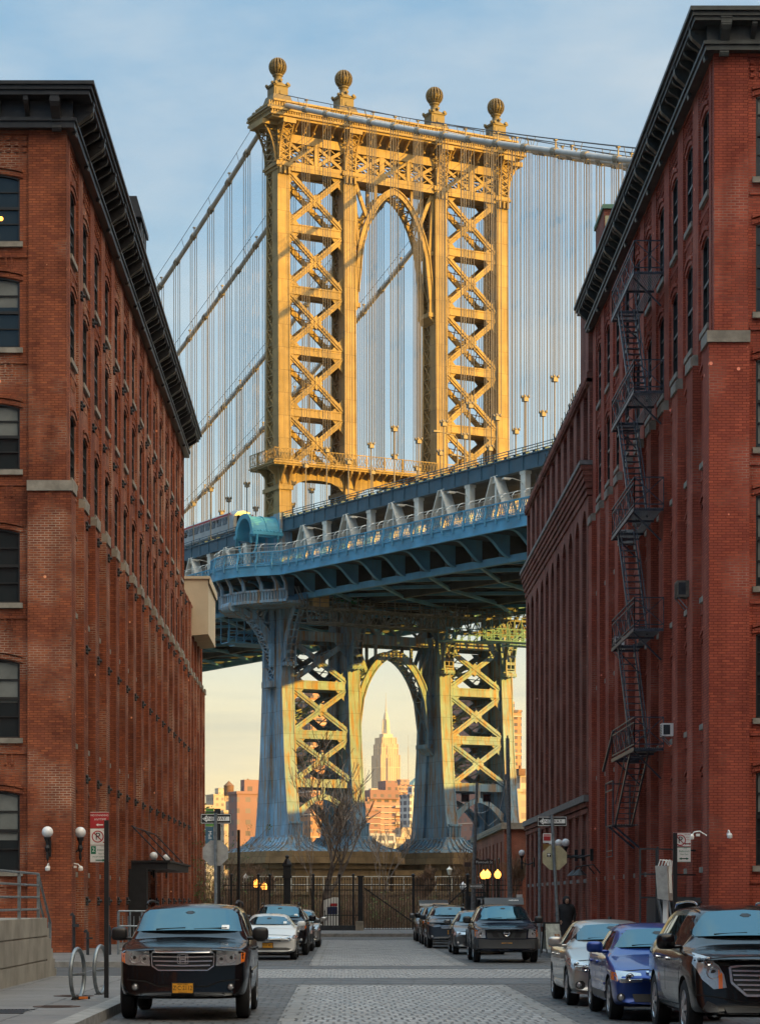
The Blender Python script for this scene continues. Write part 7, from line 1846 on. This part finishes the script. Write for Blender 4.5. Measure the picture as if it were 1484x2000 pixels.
# ---- body types
def suv_panes(L, c0, c1, bl, zr, c2): 
    return [[(c0+.42,bl+.06),(c1+.42,bl+.05),(c1+.42,zr-.12),(c1+.10,zr-.13),(c0+.60,bl+.30)], [(c1+.50,bl+.05),(c1+1.42,bl+.06),(c1+1.42,zr-.13),(c1+.50,zr-.12)], [(c1+1.52,bl+.07),(c2-.18,bl+.10),(c2-.30,zr-.16),(c1+1.52,zr-.14)]]
def sed_panes(c0, c1, bl, zr, c2, c3):
    return [[(c0+.45,bl+.05),(c1+.52,bl+.05),(c1+.48,zr-.10),(c1+.16,zr-.11)], [(c1+.60,bl+.05),(c1+1.35,bl+.07),(c1+1.15,zr-.12),(c1+.56,zr-.10)], [(c1+1.42,bl+.08),(c3-.35,bl+.10),(c2+.0,zr-.17),(c1+1.24,zr-.13)]]
def SUV(**k):
    d = dict(L=4.8, W=.96, H=1.72, wr=.70, belt=1.12, c0=1.30, c1=2.05, hood=1.04, wf=.92, wb=3.70, rw=.37, zb=.30, curv=.20, tilt=.06)
    d.update(k); L, H, c0, c1 = d['L'], d['H'], d['c0'], d['c1']; hz = d['hood']
    d.setdefault('top', [(0,hz-.03),(.05,hz-.005),(.16,hz+.02),(.6,hz+.065),(c0-.12,hz+.125),(c0,hz+.14),(c1,H-.055),(c1+.45,H-.008),(L-1.6,H),(L-.55,H-.03),(L-.30,H-.12),(L-.03,hz+.05),(L,hz-.05)])
    d.setdefault('panes', suv_panes(L, c0, c1, d['belt'], H-.03, L-.25)); d.setdefault('seams', [c0+.08, c1+.46, c1+1.46]); d.setdefault('handles', [c1+.30, c1+1.26]); return d
def SEDAN(**k):
    d = dict(L=4.5, W=.87, H=1.43, wr=.60, belt=.93, c0=1.22, c1=2.02, hood=.76, wf=.90, wb=3.52, rw=.315, zb=.20, curv=.30, tilt=.30)
    d.update(k); L, H, c0, c1 = d['L'], d['H'], d['c0'], d['c1']; hz = d['hood']
    d.setdefault('top', [(0,hz-.13),(.05,hz-.08),(.2,hz),(.6,hz+.09),(c0-.12,hz+.19),(c0,hz+.21),(c1,H-.06),(c1+.4,H-.005),(c1+.9,H),(L-1.35,H-.07),(L-.62,hz+.30),(L-.12,hz+.27),(L,hz+.10)])
    d.setdefault('panes', sed_panes(c0, c1, d['belt'], H-.03, L-1.30, L-.55)); d.setdefault('seams', [c0+.05, c1+.56, c1+1.40]); d.setdefault('handles', [c1+.38, c1+1.22]); return d
make_car(SUV(paint=P_BLACK, face=face_boxy, plate=(0,.475,'Z·C·2112'), slogan=True, rails=4.3, railm=M['trim'], L=4.85, W=.97, H=1.72, hood=1.06, wr=.79, ws=(.80,.69), handle=P_BLACK, sill=(.33,.42), strip=.66, stripm=P_BLACK, mirror=M['trim'], name='parked_suv'),
    'large boxy black SUV with chrome barred grille parked at the near left kerb', 'car', -2.36, 34.3, 0, 'cars parked along the left kerb')
make_car(SEDAN(paint=P_WHITE, face=face_civic, plate=(0,.44,'FRW 4821'), L=4.5, W=.87, H=1.38, c0=1.05, c1=2.0, hood=.74, mirror=P_WHITE),
    'white sedan parked right behind the big black SUV', 'car', -2.26, 69.4, 0, 'cars parked along the left kerb')
make_car(SUV(paint=P_BLACK, face=face_dark_suv, L=4.7, W=.95, H=1.66, hood=1.0, belt=1.06, rails=4.2, railm=M['trim'], name='parked_suv'),
    'dark SUV with roof rails parked behind the white sedan', 'car', -2.10, 75.4, 0, 'cars parked along the left kerb')
make_car(SEDAN(paint=P_GREY, face=face_plain, H=1.42), 'dark grey sedan mostly hidden behind the dark SUV on the left', 'car', -1.93, 81.3, 0, 'cars parked along the left kerb')
make_car(SEDAN(paint=P_SILVER, face=face_plain, H=1.45), 'silver sedan last in the row on the left, before the planting bed', 'car', -1.76, 88.6, 0, 'cars parked along the left kerb')
make_car(SUV(paint=P_NAVY, face=face_nissan, plate=(0,.50,'EHZ 1035'), L=4.55, W=.93, H=1.68, hood=.985, belt=1.08, c0=1.35, c1=2.0, wr=.68, sticker=False, mirror=M['trim'], sillm=M['cladding'], spokes=6, rw=.39, name='parked_suv'),
    'rugged navy SUV with grey bumper and lettered roof deflector, right side', 'car', 4.60, 66.4, 0, 'cars parked along the right kerb')
make_car(SEDAN(paint=P_GREY, face=face_plain, H=1.46, L=4.3), 'grey hatchback squeezed behind the navy SUV', 'car', 4.42, 76.6, 0, 'cars parked along the right kerb')
make_car(SUV(paint=P_SLATE, face=face_crv, plate=(0,.60,'GBX 7294'), L=4.5, W=.91, H=1.60, hood=.98, belt=1.02, c0=1.05, c1=1.95, rails=4.0, railm=M['trim'], curv=.28, tilt=.2, wr=.64, name='parked_suv'),
    'slate blue crossover with chrome slatted grille behind the grey hatchback', 'car', 3.97, 86.6, 0, 'cars parked along the right kerb')
make_car(SUV(paint=P_BLACK, face=face_dark_suv, L=4.6, W=.93, H=1.62, hood=.98, belt=1.04, name='parked_suv'), 'black SUV peeking out behind the slate blue crossover', 'car', 4.02, 93.6, 0, 'cars parked along the right kerb')
wg = make_car(SUV(paint=P_GREY, face=face_plain, L=4.6, W=.90, H=1.55, hood=.80, belt=.98, c0=1.0, c1=1.9, wr=.64, curv=.3, tilt=.2), 'grey wagon with raised tailgate, last of the row on the right', 'car', 3.96, 100.6, 0, 'cars parked along the right kerb')
mb = MB(); mb.prism([(1.65,1.55),(1.7,1.62),(2.6,1.80),(2.75,1.76),(2.72,1.68),(1.8,1.54)], 'x', -.62, .68); mb.build('tailgate', P_GREY, wg, 30)
make_car(SEDAN(paint=P_SILVER, face=face_silver, L=4.5, W=.87, H=1.44, hood=.78, c0=1.15, c1=2.05, mirror=P_SILVER, sillm=P_SILVER, spokes=7),
    'silver sedan with swept headlights parked behind the blue sedan', 'car', 4.59, 38.7, 0, 'cars parked along the right kerb')
make_car(SEDAN(paint=P_BLUE, face=face_blue, L=4.35, W=.85, H=1.42, hood=.75, c0=1.2, c1=1.98, mirror=P_BLUE, strip=.50, stripm=P_BLUE, spokes=5, wb=3.5),
    'deep blue sedan parked between black crossover and silver sedan', 'car', 4.74, 33.9, 0, 'cars parked along the right kerb')
make_car(SUV(paint=P_BLACK, face=face_crossover, L=4.83, W=.955, H=1.71, hood=1.06, belt=1.10, c0=1.22, c1=2.12, wr=.66, curv=.34, tilt=.16, rails=4.2, handle=M['chrome'], rw=.385, spokes=7, wf=.95, wb=3.75, mirror=P_BLACK, sill=(.32,.44)),
    'glossy black crossover with tall chrome headlights, frontmost at the right kerb', 'car', 5.22, 28.75, 0, 'cars parked along the right kerb')
# ------------------------------------------------------------------ person
def person(loc, rz):
    t = thing('person', 'person in dark hooded coat walking on the right pavement, hands at pockets', 'person', loc, rz)
    J = {'pelvis':(0,0,.93,.155),'belly':(0,-.01,1.10,.15),'chest':(0,-.02,1.32,.17),'neck':(0,-.03,1.50,.065),'head':(0,-.06,1.60,.085),'crown':(0,-.05,1.70,.08),
         'shL':(-.19,-.01,1.42,.085),'elL':(-.27,.05,1.14,.062),'haL':(-.20,-.08,.96,.05),'shR':(.19,-.01,1.42,.085),'elR':(.28,.05,1.14,.062),'haR':(.21,-.08,.96,.05),
         'hipL':(-.10,0,.86,.11),'knL':(-.11,-.14,.50,.075),'anL':(-.11,-.10,.10,.05),'toL':(-.12,-.26,.05,.045),'hipR':(.10,0,.86,.11),'knR':(.11,.06,.50,.075),'anR':(.11,.24,.12,.05),'toR':(.12,.12,.04,.045)}
    E = [('pelvis','belly'),('belly','chest'),('chest','neck'),('neck','head'),('head','crown'),('chest','shL'),('shL','elL'),('elL','haL'),('chest','shR'),('shR','elR'),('elR','haR'),('pelvis','hipL'),('hipL','knL'),('knL','anL'),('anL','toL'),('pelvis','hipR'),('hipR','knR'),('knR','anR'),('anR','toR')]
    ks = list(J); me = bpy.data.meshes.new('body'); me.from_pydata([J[k][:3] for k in ks], [(ks.index(a), ks.index(b)) for a, b in E], [])
    o = bpy.data.objects.new('tmp', me); col.objects.link(o); o.modifiers.new('s', 'SKIN'); sv = me.skin_vertices[0].data if me.skin_vertices else None
    if sv is None: bm = bmesh.new(); bm.from_mesh(me); bm.verts.layers.skin.verify(); bm.to_mesh(me); bm.free(); sv = me.skin_vertices[0].data
    for i, k in enumerate(ks): sv[i].radius = (J[k][3], J[k][3]); sv[i].use_root = (k == 'pelvis')
    ss = o.modifiers.new('u', 'SUBSURF'); ss.levels = 2; ss.render_levels = 2
    m2 = eval_mesh(o); bpy.data.objects.remove(o); m2.materials.clear(); m2.materials.append(mat('dark_trousers', (.014,.014,.017), .9, var=.3, scale=8)); m2.polygons.foreach_set('use_smooth', [True]*len(m2.polygons))
    b = bpy.data.objects.new('body', m2); col.objects.link(b); b.parent = t
    coat = mat('dark_coat', (.011,.011,.014), .85, var=.4, scale=7)
    m = MB(); rings = []
    for z, rx, ry, oy in ((.62,.235,.19,0),(.80,.225,.18,0),(1.0,.215,.175,-.01),(1.2,.225,.18,-.02),(1.36,.235,.165,-.02),(1.46,.17,.13,-.02),(1.52,.10,.10,-.02)):
        rings.append([(rx*math.cos(2*math.pi*k/18), oy+ry*math.sin(2*math.pi*k/18), z+.012*math.sin(5*2*math.pi*k/18)*(z < .9)) for k in range(18)])
    m.loft(rings)
    for s in (-1, 1): m.tube([(s*.17,-.01,1.44),(s*.25,.02,1.3),(s*.285,.05,1.14),(s*.25,-.02,1.03),(s*.215,-.085,.96)], [.085,.085,.076,.068,.06], 12)
    m.build('coat', coat, t, 60)
    m = MB(); m.ball((0,-.03,1.625), .135, 16, 1.12); m.build('hood', coat, t, 60)
    skin = mat('skin', (.35,.20,.14), .6, var=.1)
    m = MB(); superell(m, (0,-.125,1.60), (.068,.05,.095), 2.3, 14); m.bar((0,-.172,1.615), (0,-.185,1.585), .022); f_ = m.build('face', skin, t, 60)
    m = MB()
    for s in (-1,1): m.ball((s*.028,-.168,1.622), .010, 8)
    m.box(-.024,-.176,1.548,.024,-.168,1.556); m.build('features', coat, f_)
    for s in (-1, 1):
        m = MB(); superell(m, (s*.205,-.105,.925), (.034,.022,.048), 2.6, 10)
        for k in range(4): m.tube([(s*.205+(-.024+k*.016),-.105,.89),(s*.205+(-.024+k*.016),-.118,.862-.006*(k in (1,2))),(s*.205+(-.022+k*.015),-.108,.842-.008*(k in (1,2)))], [.009,.008,.007], 6)
        m.tube([(s*.205-s*.03,-.115,.935),(s*.205-s*.05,-.128,.905),(s*.205-s*.045,-.132,.882)], [.011,.009,.008], 6); m.build('hand', skin, t, 60)
    m = MB()
    for x, y in ((-.12,-.2),(.12,.18)): superell(m, (x,y,.05), (.05,.14,.05), 2.8, 12)
    m.build('shoes', M['trim'], t, 60)
q = at(1105, 1760, 77); person((q.x, q.y, .15), R(8))
mb = MB(); mb.box(-4100, -700, -1.03, 4100, 6300, 470)
hz, t, b = nt('haze_air'); t.nodes.remove(b); v = t.nodes.new('ShaderNodeVolumePrincipled'); v.inputs['Color'].default_value = (.95,.9,.85,1); v.inputs['Density'].default_value = .000035
v.inputs['Anisotropy'].default_value = 0; t.links.new(v.outputs[0], t.nodes['Material Output'].inputs['Volume'])
tag(mb.build('haze', hz), kind='stuff')
